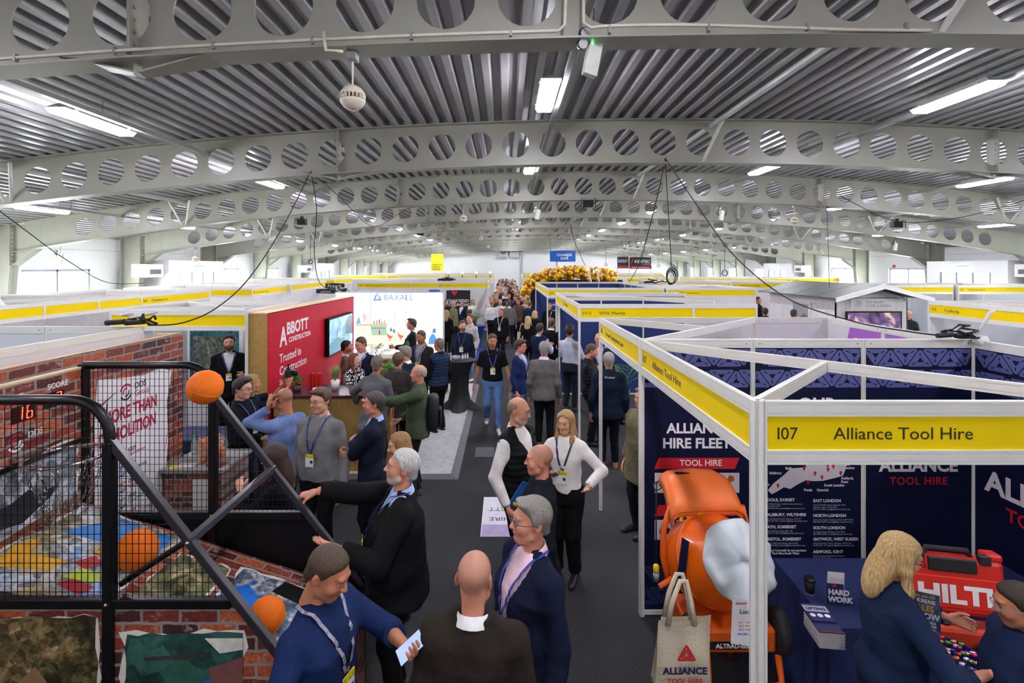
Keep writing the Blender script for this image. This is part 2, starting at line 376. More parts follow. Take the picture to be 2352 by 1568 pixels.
def stiff_mesh(x):
    m = MB(); z1 = roof(x) - .115; z0 = z1 - BD
    m.box((x - .012, -.11, z0), (x + .012, .11, z1))
    for s in (-1, 1):
        for i in range(6): m.ball((x + s * .02, -.06, z0 + .12 + i * .1), .014, 6)
        # splayed restraint plates from the bottom flange to the deck
    for s in (-1, 1):
        m.add([(x, -.02, z0 - .1), (x, .1, z0 - .1), (x + s * .62, .16, z0 + .02), (x + s * .62, -.1, z0 + .02), (x, -.02, z0 - .085), (x, .1, z0 - .085), (x + s * .62, .16, z0 + .035), (x + s * .62, -.1, z0 + .035)],
              [(0, 1, 2, 3), (7, 6, 5, 4), (0, 4, 5, 1), (1, 5, 6, 2), (2, 6, 7, 3), (3, 7, 4, 0)])
    m.box((x - .015, -.03, z0 - .12), (x + .015, .03, z0))
    return m.mesh('stiffener')
stl, str_ = stiff_mesh(-3.05), stiff_mesh(8.9)
BEAM_WORD = ['nearest', 'second', 'third', 'fourth', 'fifth', 'sixth', 'seventh', 'eighth', 'ninth', 'tenth', 'eleventh', 'farthest']
BEAMS = []
for i, ty in enumerate(TR_Y):
    t = thing('roof_beam', 'grey steel roof arch with round holes, %s from the viewer' % BEAM_WORD[i], 'roof beam', (0, ty, 0), group='roof beams', kind='structure')
    for nm, me in (('web', web), ('flange', ft), ('flange', fb), ('column', clm), ('column', crm), ('stiffener', stl), ('stiffener', str_)): link(nm, me, STEEL, t)
    # V struts holding the bottom flange
    for x in (-9.1, 3.72, 14.2):
        z0 = roof(x) - .115 - BD
        for s in (-1, 1):
            if x == 3.72 and s < 0: continue
            dx = -.12 if x == 3.72 else s * .05
            MB().tube([(x + dx, .02, z0 + .03), (x + (.1 if x == 3.72 else s * .38), -.35 * (1 if s > 0 else .2), z0 + .7)], .028, 6).build('brace', M('#d6d6d0', .4), t)
    BEAMS.append(t)
# longitudinal tubes under the deck
for x, lab in ((3.75, 'steel tie tube under the deck right of the middle lamp row'), (-9.1, 'steel tie tube under the left part of the deck'), (14.2, 'steel tie tube under the right part of the deck')):
    MB().tube([(x, -2, roof(x) - .2), (x, YF, roof(x) - .2)], .05, 10).build('tie_tube', M('#c2c3c0', .35, metal=.2), label=lab, kind='structure')

# ------------------------------------------------------------------ lamps: suspended battens in rows, on trunking
LAMP = glow('#f6f3ff', LAMP_POWER)
LH = MB(); LH.add([(-.13, -.62, 0), (.13, -.62, 0), (.13, .62, 0), (-.13, .62, 0), (-.05, -.5, .09), (.05, -.5, .09), (.05, .5, .09), (-.05, .5, .09)], [(0, 3, 2, 1), (4, 5, 6, 7), (0, 1, 5, 4), (1, 2, 6, 5), (2, 3, 7, 6), (3, 0, 4, 7)])
for y in (-.45, .45): LH.box((-.14, y - .03, .01), (.14, y + .03, .03))
LH = LH.mesh('housing')
LD = MB().add([(-.125, -.61, -.002), (.125, -.61, -.002), (.125, .61, -.002), (-.125, .61, -.002), (-.1, -.585, -.055), (.1, -.585, -.055), (.1, .585, -.055), (-.1, .585, -.055)], [(4, 7, 6, 5), (0, 4, 5, 1), (1, 5, 6, 2), (2, 6, 7, 3), (3, 7, 4, 0)]).mesh('diffuser')
LW = MB()
LW.tube([(0, 0, .08), (0, 0, .26)], .004, 5)
LW = LW.mesh('suspension_wire')
ROWS = [(-11.05, 'far left'), (-5.67, 'left'), (.57, 'middle'), (6.19, 'right'), (11.4, 'second right'), (16.7, 'far right')]
_hg = MB().tube([(0, 0, 0), (0, 0, .19)], .006, 5).mesh('hanger')
WORD = ['first', 'second', 'third', 'fourth', 'fifth', 'sixth', 'seventh', 'eighth', 'ninth', 'tenth', 'eleventh']
for x, rn in ROWS:
    z = roof(x) - .38
    m = MB(); m.box((x + .16, 2, z + .02), (x + .23, YF - .1, z + .08)); tk = m.build('lamp_trunking', STEELD, label='grey cable trunking along the %s lamp row' % rn, cat='trunking')
    for k in range(30): link('hanger', _hg, STEELD, tk, (x + .195, 3 + k * 1.9, z + .08))
    for i in range(-2, 11):
        t = thing('ceiling_lamp', ('bright white batten lamp, %s from the viewer in the %s lamp row' % (WORD[i], rn)) if i >= 0 else ('batten lamp behind the viewpoint in the %s lamp row, %s one' % (rn, 'nearer' if i == -1 else 'farther')), 'lamp', (x, 6.9 + 5.05 * i, z), group='ceiling batten lamps')
        link('housing', LH, M('#dcdcda', .4), t); link('diffuser', LD, LAMP, t); [link('suspension_wire', LW, STEELD, t, (0, q, 0)) for q in (-.45, .45)]
# ------------------------------------------------------------------ shell scheme booths
RAILM = M('#dddcd6', .4, var=.03); PANELW = M('#dad7da', .55, var=.02); YEL = M('#f2d200', .6, var=.03, scale=2, spec=.15)
YTXT = M('#2b2a1a', .5, var=.02); GREYP = M('#c9cdd2', .55, var=.03)
BH, RH, FH = 2.5, .075, .31
_c = {}
def rail_mesh(L_, fine, h=RH):
    k = ('rail', round(L_, 3), fine, h)
    if k in _c: return _c[k]
    m = MB(); t = .015
    if fine:                                            # extruded section with grooves in both faces and along the top
        g = .004; ws = [0, .014, .018, h - .018, h - .014, h]
        pf = [(-t, 0), (t, 0), (t, .014), (t - g, .014), (t - g, .019), (t, .019), (t, h - .019), (t - g, h - .019), (t - g, h - .014), (t, h - .014), (t, h), (.004, h), (.004, h - .004), (-.004, h - .004), (-.004, h),
              (-t, h), (-t, h - .014), (-t + g, h - .014), (-t + g, h - .019), (-t, h - .019), (-t, .019), (-t + g, .019), (-t + g, .014), (-t, .014)]
        n = len(pf); vs = [(0, a, b) for a, b in pf] + [(L_, a, b) for a, b in pf]
        m.add(vs, [((i + 1) % n, i, n + i, n + (i + 1) % n) for i in range(n)])
    else: m.box((0, -t, 0), (L_, t, h))
    _c[k] = m.mesh('rail'); return _c[k]
def post_mesh(fine, h=BH):
    k = ('post', fine, h)
    if k in _c: return _c[k]
    m = MB(); r = .021
    if fine:
        a, g, dp = .009, .003, .006; pf = []
        q = [(r, -a), (r, -g), (r - dp, -g), (r - dp, g), (r, g), (r, a)]
        for i in range(4):
            c, s = round(math.cos(i * PI / 2)), round(math.sin(i * PI / 2)); pf += [(x * c - y * s, x * s + y * c) for x, y in q]
        m.prism(pf, 0, h); m.prism([(.012 * math.cos(k * PI / 4), .012 * math.sin(k * PI / 4)) for k in range(8)], h, h + .006)
    else: m.prism([(r * 1.05 * math.cos(PI / 8 + k * PI / 4), r * 1.05 * math.sin(PI / 8 + k * PI / 4)) for k in range(8)], 0, h)
    _c[k] = m.mesh('post'); return _c[k]
def slab_mesh(L_, h, t=.004):
    k = ('slab', round(L_, 3), round(h, 3), t)
    if k not in _c: _c[k] = MB().box((0, -t, 0), (L_, t, h)).mesh('panel')
    return _c[k]
def booth(label, loc=(0, 0), rz=0.0):
    b = thing('exhibition_booth', label, 'booth', (loc[0], loc[1], 0), rz, group='shell scheme booths'); b['_p'] = ''
    return b
_posts = {}
def b_post(b, p, fine=False, h=BH):
    s = _posts.setdefault(b.name, set()); k = (round(p[0], 2), round(p[1], 2))
    if k in s: return
    s.add(k); link('post', post_mesh(fine, h), RAILM, b, (p[0], p[1], 0))
def seg(p, q): return math.hypot(q[0] - p[0], q[1] - p[1]), math.atan2(q[1] - p[1], q[0] - p[0])
def lerp(p, q, t): return (p[0] + (q[0] - p[0]) * t, p[1] + (q[1] - p[1]) * t)
def b_rail(b, p, q, z, fine=False, name='top_rail', h=RH):
    L_, a = seg(p, q); return link(name, rail_mesh(L_, fine, h), RAILM, b, (p[0], p[1], z), (0, 0, a))
def b_wall(b, p, q, n=None, mat=None, fine=False, h=BH, low=True):
    L_, a = seg(p, q); n = n or max(1, round(L_)); mats = mat if isinstance(mat, (list, tuple)) else [mat or PANELW] * n; out = []
    for i in range(n):
        u, v = lerp(p, q, i / n), lerp(p, q, (i + 1) / n); b_post(b, u, fine, h); b_post(b, v, fine, h)
        b_rail(b, u, v, h - RH, fine)
        if low: b_rail(b, u, v, .02, False, 'bottom_rail', .04)
        out.append(link('wall_panel', slab_mesh(L_ / n, h - RH - .06), mats[i], b, (u[0], u[1], .06), (0, 0, a)))
        if fine:
            if 'screw' not in _c: _c['screw'] = MB().lathe([(.006, 0), (.006, .003)], 8, mat=Matrix.Rotation(PI / 2, 4, 'X')).mesh('fixing_screw')
            for xx in (.06, L_ / n - .06): link('fixing_screw', _c['screw'], M('#55555a', .4), b, (u[0] + math.cos(a) * xx + math.sin(a) * .0135, u[1] + math.sin(a) * xx - math.cos(a) * .0135, h - RH / 2), (0, 0, a))
    return out
def b_fascia(b, p, q, parts=(1,), texts=(), fine=False, posts=True, h=BH, tsize=.085):
    """yellow fascia between p and q; parts are relative lengths, texts are (index, number, name)"""
    L_, a = seg(p, q); tot = sum(parts); s = 0; fs = []
    if posts: b_post(b, p, fine, h); b_post(b, q, fine, h)
    for k, w in enumerate(parts):
        u, v = lerp(p, q, s / tot), lerp(p, q, (s + w) / tot); s += w; l = L_ * w / tot
        b_rail(b, u, v, h - RH, fine, 'fascia_rail'); b_rail(b, u, v, h - FH, fine, 'fascia_rail', .07)
        fb_ = link('fascia_board', slab_mesh(l - .03, FH - RH - .07, .006), YEL, b, (u[0] + math.cos(a) * .015, u[1] + math.sin(a) * .015, h - FH + .07), (0, 0, a)); fs.append(fb_)
        if k:
            hm = _c.setdefault(('hang', h), MB().box((-.02, -.02, h - FH - .005), (.02, .02, h)).mesh('fascia_joint'))
            link('fascia_joint', hm, RAILM, b, (u[0], u[1], 0), (0, 0, a))
        for (ti, num, nm) in texts:
            if ti == k:
                zz = (FH - RH - .07) / 2 - tsize * .36
                text(num, tsize, YTXT, fb_, (.05, -.0068, zz)); text(nm, tsize, YTXT, fb_, (.33, -.0068, zz), sxy=(1.08, 1))
    return fs
def b_cross(b, p, q, stop=1.0, fine=False):              # diagonal ceiling rail
    e = lerp(p, q, stop); b_rail(b, p, e, BH - RH, fine, 'cross_rail')

# Alliance booth (near right): open front and aisle side, walls at the back and right
AX0, AX1, AY0, AY1 = 1.23, 4.23, 2.48, 4.53
NAVY = M('#0c1333', .6, var=.05, spec=.2); NAVYT = M('#565c94', .6, var=.04); NAVYT2 = M('#1f2850', .6, var=.04); PRW = M('#ebe7ea', .5, var=.02); PRR = M('#cf1f2c', .5, var=.03)
al = booth('large white and yellow corner booth with navy walls and cement mixer, nearest on the right')
b_fascia(al, (AX0, AY1), (AX0, AY0), (1,), [(0, 'I07', 'Alliance Tool Hire')], True)
b_fascia(al, (AX0 + .03, AY0 - .02), (AX1, AY0 - .02), (2, 1), [(0, 'I07', 'Alliance Tool Hire')], True)
al_back = b_wall(al, (AX0, AY1), (AX1, AY1), 3, NAVY, True)
al_side = b_wall(al, (AX1, AY1), (AX1, AY0), 2, NAVY, True)
b_cross(al, (AX0, AY1), (AX0 + 2.02, AY0), 1, True); b_cross(al, (AX0, AY0), (AX0 + 2.02, AY1), .485, True)
# Orchard booth behind it
orc = booth('white corner booth with yellow fascia and purple inner panel behind the navy booth')
OY1 = 6.5
b_fascia(orc, (AX0, OY1), (AX0, AY1 + .03), (1,), [(0, 'I05', 'Orchard Employment Law')], True, tsize=.08)
ow = b_wall(orc, (AX0 + 2.0, OY1), (4.17, OY1), 1, PANELW, True); ow2 = b_wall(orc, (4.17, OY1), (4.17, AY1 + .03), 2, PANELW, True)
b_rail(orc, (AX0, OY1), (AX0 + 2.0, OY1), BH - RH, True); b_wall(orc, (AX0 + .02, AY1 + .03), (4.15, AY1 + .03), 3, PANELW, True)
b_cross(orc, (AX0, OY1), (AX0 + 2.0, AY1), .5, True); b_cross(orc, (AX0, AY1), (AX0 + 2.0, OY1), 1, True)
# purple printed shape on the inner wall of the Orchard booth
PUR = M('#a45cc0', .5, var=.03)
for pn, poly in ((ow2[0], [(.6, 1.2), (.97, 1.2), (.97, 2.362), (.44, 2.362), (.4, 2.25), (.45, 1.8)]), (ow2[1], [(0.03, 1.2), (.95, 1.2), (.95, 2.34), (.03, 2.362)])):
    MB().prism(poly, .0045, .006, mat=Matrix.Rotation(PI / 2, 4, 'X')).build('purple_print', PUR, pn)

def wall_booth(label, x0, x1, ya, yb, front=None, side=None, back=PANELW, aisle='L', ftxt=(), stxt=(), fparts=(1,), sparts=(1,), cross=True, sidewall=True):
    """booth with its front towards the viewer at ya and back wall at yb; the fascia of the open aisle side is on x0 ('L') or x1 ('R')"""
    b = booth(label)
    if front: b_fascia(b, (x0, ya), (x1, ya), fparts, ftxt)
    if side == 'L': b_fascia(b, (x0, yb), (x0, ya), sparts, stxt)
    elif side == 'R': b_fascia(b, (x1, ya), (x1, yb), sparts, stxt)
    b_wall(b, (x0, yb), (x1, yb), mat=back)
    if sidewall:
        if side != 'R': b_wall(b, (x1, yb), (x1, ya), mat=back)
        if side != 'L': b_wall(b, (x0, ya), (x0, yb), mat=back)
    if cross and x1 - x0 > 1.5:
        b_cross(b, (x0, ya), (min(x0 + 2.4, x1), yb)); b_cross(b, (x0, yb), (min(x0 + 2.4, x1), ya), .5)
    return b
BLUE = M('#16306e', .6, var=.05)
h13 = wall_booth('white corner booth with H13 on its yellow fascia', 1.29, 4.4, 8.8, 12.8, 1, 'L', [PANELW] * 3, ftxt=[(0, 'H13', 'WW Martin')], stxt=[(1, 'H13', 'WW Martin')], fparts=(2, 1.1), sparts=(1.6, 2.4), cross=False, sidewall=False)
b_rail(h13, (1.29, 10.8), (4.4, 10.8), BH - RH); b_cross(h13, (1.29, 12.8), (4.0, 9.6), 1)
b_wall(h13, (1.31, 12.3), (4.4, 12.3), 3, BLUE)
g13 = wall_booth('white corner booth with G13 on its yellow fascia and dark blue walls', 1.29, 4.9, 15.56, 21.6, 1, 'L', BLUE, ftxt=[(0, 'G13', 'Swale')], fparts=(2.2, 1.4), sparts=(2, 2, 2), cross=False)
g19 = wall_booth('white booth with G19 on its yellow fascia', 5.0, 7.75, 15.56, 18.5, 1, None, ftxt=[(0, 'G19', 'ADM Computing')], cross=True)
cel = wall_booth('white booth with yellow I15 fascia at the right edge of the picture', 8.2, 11.2, 6.4, 9.7, 0, None, [GREYP] * 3, cross=True, sidewall=False); b_wall(cel, (11.2, 9.7), (11.2, 6.4), 3, GREYP)
b_fascia(cel, (8.2, 9.7), (8.2, 6.4), (1,), [(0, 'I15', 'Cellecta')])
# rows on the right behind
mid_r = [(13.2, 15.8, 17.7, 20.4, 'Quinn Insulation', 'grey panelled booth with yellow fascia beside the garden cabin'),
         (15.9, 18.6, 17.6, 20.4, 'Unilin Insulation', 'second yellow fascia booth right of the garden cabin'),
         (18.7, 21.2, 16.8, 19.6, 'Clarke Williams Ltd', 'yellow fascia booth by the right wall lobby')]
for x0, x1, ya, yb, nm, lb in mid_r: wall_booth(lb, x0, x1, ya, yb, 1, None, GREYP, ftxt=[(0, 'I%d' % int(x0 + 7), nm)])
NAMES = ['Lewis Marine UK Ltd', 'Bronze Access Storage', 'Sefco Developments', 'Kilo Construction', 'Mayfair Group', 'Nova Piling', 'Crest Survey', 'Weald Roofing', 'Apex Hire', 'Medway Steel', 'Downs Joinery', 'Fairline Civils', 'Greyfriars', 'Hollow Tree', 'Invicta', 'Juniper', 'Kingsgate', 'Lathe & Co', 'Marsh Timber', 'Oast Homes', 'Pilgrim Glass', 'Quarry Lane', 'Rother Plant', 'Stour Doors', 'Thanet Paving']
ni = 0
def row(x0, x1, y, depth, n, side, lab):
    global ni
    w = (x1 - x0) / n
    for i in range(n):
        a = x0 + i * w
        wall_booth('yellow fascia booth showing %s, %s' % (NAMES[ni % 25], lab), a, a + w - .04, y, y + depth, 1, ('L' if i == 0 and side == 'L' else 'R' if i == n - 1 and side == 'R' else None), [PANELW] * max(1, round(w)) if ni % 3 else [GREYP] * max(1, round(w)),
                   ftxt=[(0, 'F%02d' % (3 + ni), NAMES[ni % 25])], cross=ni % 2 == 0, sidewall=True)
        ni += 1
row(6.5, 12.9, 21.5, 3, 2, None, 'behind the garden cabin on the right')
row(7.2, 20, 30, 3, 4, None, 'far right behind the balloon arch')
row(-14.2, -9.0, 26.5, 3, 2, 'R', 'far left by the side wall')
row(-6.6, -.8, 28.5, 3, 2, 'R', 'far left of the aisle')
row(-13, -.9, 38, 3, 3, 'R', 'deep left of the aisle')
row(1.4, 13, 41, 3, 3, 'L', 'deep right of the aisle')
row(-13, -1.2, 49, 3, 2, 'R', 'by the far wall left')
row(1.6, 16, 51, 3, 3, 'L', 'by the far wall right')
# left side of the aisle
g11 = wall_booth('white booths with G11 and G09 yellow fascias left of the far aisle', -6.4, -.8, 21.6, 24.6, 1, 'R', PANELW, ftxt=[(0, 'G09', 'Gilbert & Stamper Ltd'), (2, 'G11', 'DHA')], fparts=(2.4, 1.2, 2.2), sparts=(1.5, 1.5))
# booth with plain yellow fascia and man in black coat
l1 = booth('white booth with blank yellow fascia behind the brick wall')
b_fascia(l1, (-5.97, 7.57), (-3.92, 7.57), (1,), (), True)
l1_back = b_wall(l1, (-5.97, 9.4), (-3.92, 9.4), 2, PANELW); b_wall(l1, (-5.97, 7.57), (-5.97, 9.4), 2); b_wall(l1, (-3.92, 9.4), (-3.92, 7.57), 2)
b_cross(l1, (-3.92, 7.57), (-5.97, 9.4)); b_cross(l1, (-5.97, 7.57), (-3.92, 9.4), .5)
# white wall behind the brick print
l0 = booth('plain white booth walls directly behind the brick printed wall')
b_wall(l0, (-8.2, 5.5), (-4.0, 5.5), 4, M('#ccd3d8', .5, var=.02), True); b_wall(l0, (-4.0, 5.5), (-4.12, 1.5), 2, PANELW, True)
# row with yellow fascia facing the cross aisle on the left
l2 = booth('long booth row with H03 and Civil Engineering yellow fascias at the left')
b_fascia(l2, (-8.5, 6.2), (-8.6, 14.55), (3.05, 1.25, 1.25, 2.8), [(0, 'H01', 'Breheny Civil Engineering'), (3, 'H03', 'Wheelwash Ltd')])
b_wall(l2, (-11.6, 14.5), (-8.6, 14.5), 3); b_wall(l2, (-11.6, 11.5), (-8.6, 11.5), 3); b_wall(l2, (-11.6, 8.6), (-8.6, 8.6), 3); b_wall(l2, (-11.6, 6.2), (-11.6, 14.5), 8); b_cross(l2, (-8.6, 11.4), (-11.6, 8.6)); b_cross(l2, (-8.6, 8.6), (-11.6, 11.4))
l3 = booth('white corner booth with Crossing on its yellow fascia at the left')
b_fascia(l3, (-11.9, 15.6), (-7.9, 15.6), (1.9, 2.1), [(0, 'G01', 'Lower Thames Crossing')]); b_fascia(l3, (-7.9, 15.6), (-8.6, 23.9), (2.4, 3, 3), [(0, 'G03', 'Lower Thames Crossing')])
b_wall(l3, (-11.9, 18.6), (-8.0, 18.6), 4); b_wall(l3, (-11.9, 15.6), (-11.9, 23.9), 4); b_wall(l3, (-11.9, 23.9), (-8.6, 23.9), 3)
# ------------------------------------------------------------------ people: implicit surfaces meshed with surface nets
def smin(a, b, k):
    h = np.maximum(k - np.abs(a - b), 0) / k
    return np.minimum(a, b) - h * h * k * .25
class Field:
    def __init__(s, lo, hi, c):
        s.lo = np.array(lo, np.float32); s.c = c; s.n = np.ceil((np.array(hi) - s.lo) / c).astype(int) + 1
        s.ax = [s.lo[i] + c * np.arange(s.n[i], dtype=np.float32) for i in range(3)]
        s.f = np.full(s.n, .5, np.float32)
    def grid(s, sl=(slice(None),) * 3): return s.ax[0][sl[0]][:, None, None], s.ax[1][sl[1]][None, :, None], s.ax[2][sl[2]][None, None, :]
    def sl(s, lo, hi, pad):
        r = []
        for i in range(3):
            a = max(0, int((lo[i] - pad - s.lo[i]) / s.c)); b = min(s.n[i], int((hi[i] + pad - s.lo[i]) / s.c) + 2); r.append(slice(a, max(a + 1, b)))
        return tuple(r)
    def put(s, sl, d, k, sub=False):
        if sub: s.f[sl] = -smin(-s.f[sl], d, max(k, 1e-4))
        else: s.f[sl] = smin(s.f[sl], d, max(k, 1e-4))
    def cone(s, a, b, ra, rb, k=.02, cut=None, grow=0.0, sub=False):
        a = np.array(a, np.float32); b = np.array(b, np.float32); m = max(ra, rb) + grow
        sl = s.sl(np.minimum(a, b) - m, np.maximum(a, b) + m, k + 2 * s.c); X, Y, Z = s.grid(sl)
        ba = b - a; L2 = float(ba @ ba) + 1e-9
        t0 = ((X - a[0]) * ba[0] + (Y - a[1]) * ba[1] + (Z - a[2]) * ba[2]) / L2; t = np.clip(t0, 0, 1)
        d = np.sqrt((X - a[0] - t * ba[0]) ** 2 + (Y - a[1] - t * ba[1]) ** 2 + (Z - a[2] - t * ba[2]) ** 2) - (ra + (rb - ra) * t) - grow
        if cut is not None: d = np.maximum(d, (t0 - cut) * math.sqrt(L2))
        s.put(sl, d, k, sub); return s
    def ell(s, c, r, k=.02, R=None, sub=False):
        m = max(r); sl = s.sl(np.array(c) - m, np.array(c) + m, k + 2 * s.c); X, Y, Z = s.grid(sl)
        x, y, z = X - c[0], Y - c[1], Z - c[2]
        if R is not None: x, y, z = (R[0][0] * x + R[1][0] * y + R[2][0] * z, R[0][1] * x + R[1][1] * y + R[2][1] * z, R[0][2] * x + R[1][2] * y + R[2][2] * z)
        k0 = np.sqrt((x / r[0]) ** 2 + (y / r[1]) ** 2 + (z / r[2]) ** 2); k1 = np.sqrt((x / r[0] ** 2) ** 2 + (y / r[1] ** 2) ** 2 + (z / r[2] ** 2) ** 2) + 1e-6
        s.put(sl, k0 * (k0 - 1) / k1, k, sub); return s
    def loft(s, rows, z0, z1, k=.02, R=None, piv=None, grow=0.0, cut_fn=None, p=2.3):
        rows = np.array(rows, np.float32); X, Y, Z = s.grid()
        X, Y, Z = np.broadcast_arrays(X, Y, Z)
        if R is not None:
            x, y, z = X - piv[0], Y - piv[1], Z - piv[2]
            X, Y, Z = (R[0][0] * x + R[1][0] * y + R[2][0] * z + piv[0], R[0][1] * x + R[1][1] * y + R[2][1] * z + piv[1], R[0][2] * x + R[1][2] * y + R[2][2] * z + piv[2])
        rx = np.interp(Z, rows[:, 0], rows[:, 1]).astype(np.float32) + grow; ry = np.interp(Z, rows[:, 0], rows[:, 2]).astype(np.float32) + grow; yo = np.interp(Z, rows[:, 0], rows[:, 3]).astype(np.float32)
        q = (np.abs(X / rx) ** p + np.abs((Y - yo) / ry) ** p) ** (1 / p)
        d = (q - 1) * np.minimum(rx, ry) * .9
        d = np.maximum(d, np.maximum(z0 - Z, Z - z1))
        if cut_fn is not None: d = np.maximum(d, cut_fn(X, Y, Z))
        s.f = smin(s.f, d, max(k, 1e-4)); return s
    def clip(s, kind, h):
        if kind != 'gilet': X, Y, Z = s.grid(); s.f = np.maximum(s.f, (np.maximum(np.abs(X) - .066 * h, Y - .03 * h) + 0 * Z).astype(np.float32))
    def mesh(s):
        f = s.f; ins = f < 0; n = f.shape
        c8 = [ins[i:n[0] - 1 + i, j:n[1] - 1 + j, k:n[2] - 1 + k] for i in (0, 1) for j in (0, 1) for k in (0, 1)]
        sm = sum(c.astype(np.int8) for c in c8); act = (sm > 0) & (sm < 8); idx = np.argwhere(act)
        if len(idx) == 0: return np.zeros((0, 3)), np.zeros((0, 4), int)
        I = idx[:, 0], idx[:, 1], idx[:, 2]; vals = {}
        for i in (0, 1):
            for j in (0, 1):
                for k in (0, 1): vals[(i, j, k)] = f[I[0] + i, I[1] + j, I[2] + k]
        acc = np.zeros((len(idx), 3)); cnt = np.zeros(len(idx))
        cs = list(vals)
        for a in cs:
            for ax in range(3):
                if a[ax] == 1: continue
                b = list(a); b[ax] = 1; b = tuple(b); va, vb = vals[a], vals[b]; m = (va < 0) != (vb < 0)
                t = np.where(m, va / np.where(np.abs(va - vb) < 1e-9, 1, va - vb), 0)
                for q in range(3): acc[:, q] += np.where(m, a[q] + (t if q == ax else 0), 0)
                cnt += m
        V = (idx + acc / cnt[:, None]) * s.c + s.lo
        vid = np.full(act.shape, -1, np.int64); vid[I] = np.arange(len(idx)); Q = []
        for ax in range(3):
            o = [q for q in range(3) if q != ax]
            sA = [slice(1, -1)] * 3; sA[ax] = slice(0, n[ax] - 1); sB = list(sA); sB[ax] = slice(1, n[ax])
            A, B = ins[tuple(sA)], ins[tuple(sB)]; e = np.argwhere(A != B)
            if len(e) == 0: continue
            base = e.copy(); base[:, o[0]] += 1; base[:, o[1]] += 1
            fl = A[e[:, 0], e[:, 1], e[:, 2]]
            def g(da, db):
                q = base.copy(); q[:, o[0]] += da; q[:, o[1]] += db; return vid[q[:, 0], q[:, 1], q[:, 2]]
            quad = np.stack([g(-1, -1), g(0, -1), g(0, 0), g(-1, 0)], 1)
            if ax == 1: fl = ~fl
            quad = np.where(fl[:, None], quad, quad[:, ::-1]); Q.append(quad)
        Q = np.concatenate(Q); Q = Q[(Q >= 0).all(1)]
        return V, Q
def relax(V, Q, it=1, w=.5):
    for _ in range(it):
        acc = np.zeros_like(V); cnt = np.zeros(len(V))
        for a in range(4):
            b = (a + 1) % 4
            np.add.at(acc, Q[:, a], V[Q[:, b]]); np.add.at(acc, Q[:, b], V[Q[:, a]]); np.add.at(cnt, Q[:, a], 1); np.add.at(cnt, Q[:, b], 1)
        V = V * (1 - w) + w * acc / np.maximum(cnt, 1)[:, None]
    return V
def np_mesh(name, V, Q, cols=None):
    me = bpy.data.meshes.new(name); nq = len(Q)
    me.vertices.add(len(V)); me.vertices.foreach_set('co', np.ascontiguousarray(V, np.float32).ravel())
    me.loops.add(nq * 4); me.loops.foreach_set('vertex_index', np.ascontiguousarray(Q, np.int32).ravel())
    me.polygons.add(nq); me.polygons.foreach_set('loop_start', np.arange(nq, dtype=np.int32) * 4)
    me.polygons.foreach_set('use_smooth', np.ones(nq, bool))
    me.update(calc_edges=True)
    if cols is not None:
        a = me.color_attributes.new('Col', 'FLOAT_COLOR', 'POINT'); a.data.foreach_set('color', np.concatenate([cols, np.ones((len(cols), 1))], 1).astype(np.float32).ravel())
    return me
def skin_mat():
    if 'skin' in MATS: return MATS['skin']
    m, N, L, b = nodes_mat('skin'); a = N.new('ShaderNodeVertexColor'); a.layer_name = 'Col'
    co = N.new('ShaderNodeTexCoord'); no = N.new('ShaderNodeTexNoise'); no.inputs['Scale'].default_value = 30; L.new(co.outputs['Object'], no.inputs[0])
    mx = N.new('ShaderNodeMixRGB'); mx.blend_type = 'OVERLAY'; mx.inputs[0].default_value = .18; L.new(a.outputs[0], mx.inputs[1]); L.new(no.outputs[0], mx.inputs[2])
    L.new(mx.outputs[0], b.inputs['Base Color']); b.inputs['Roughness'].default_value = .46; b.inputs['Subsurface Weight'].default_value = .0
    MATS['skin'] = m; return m
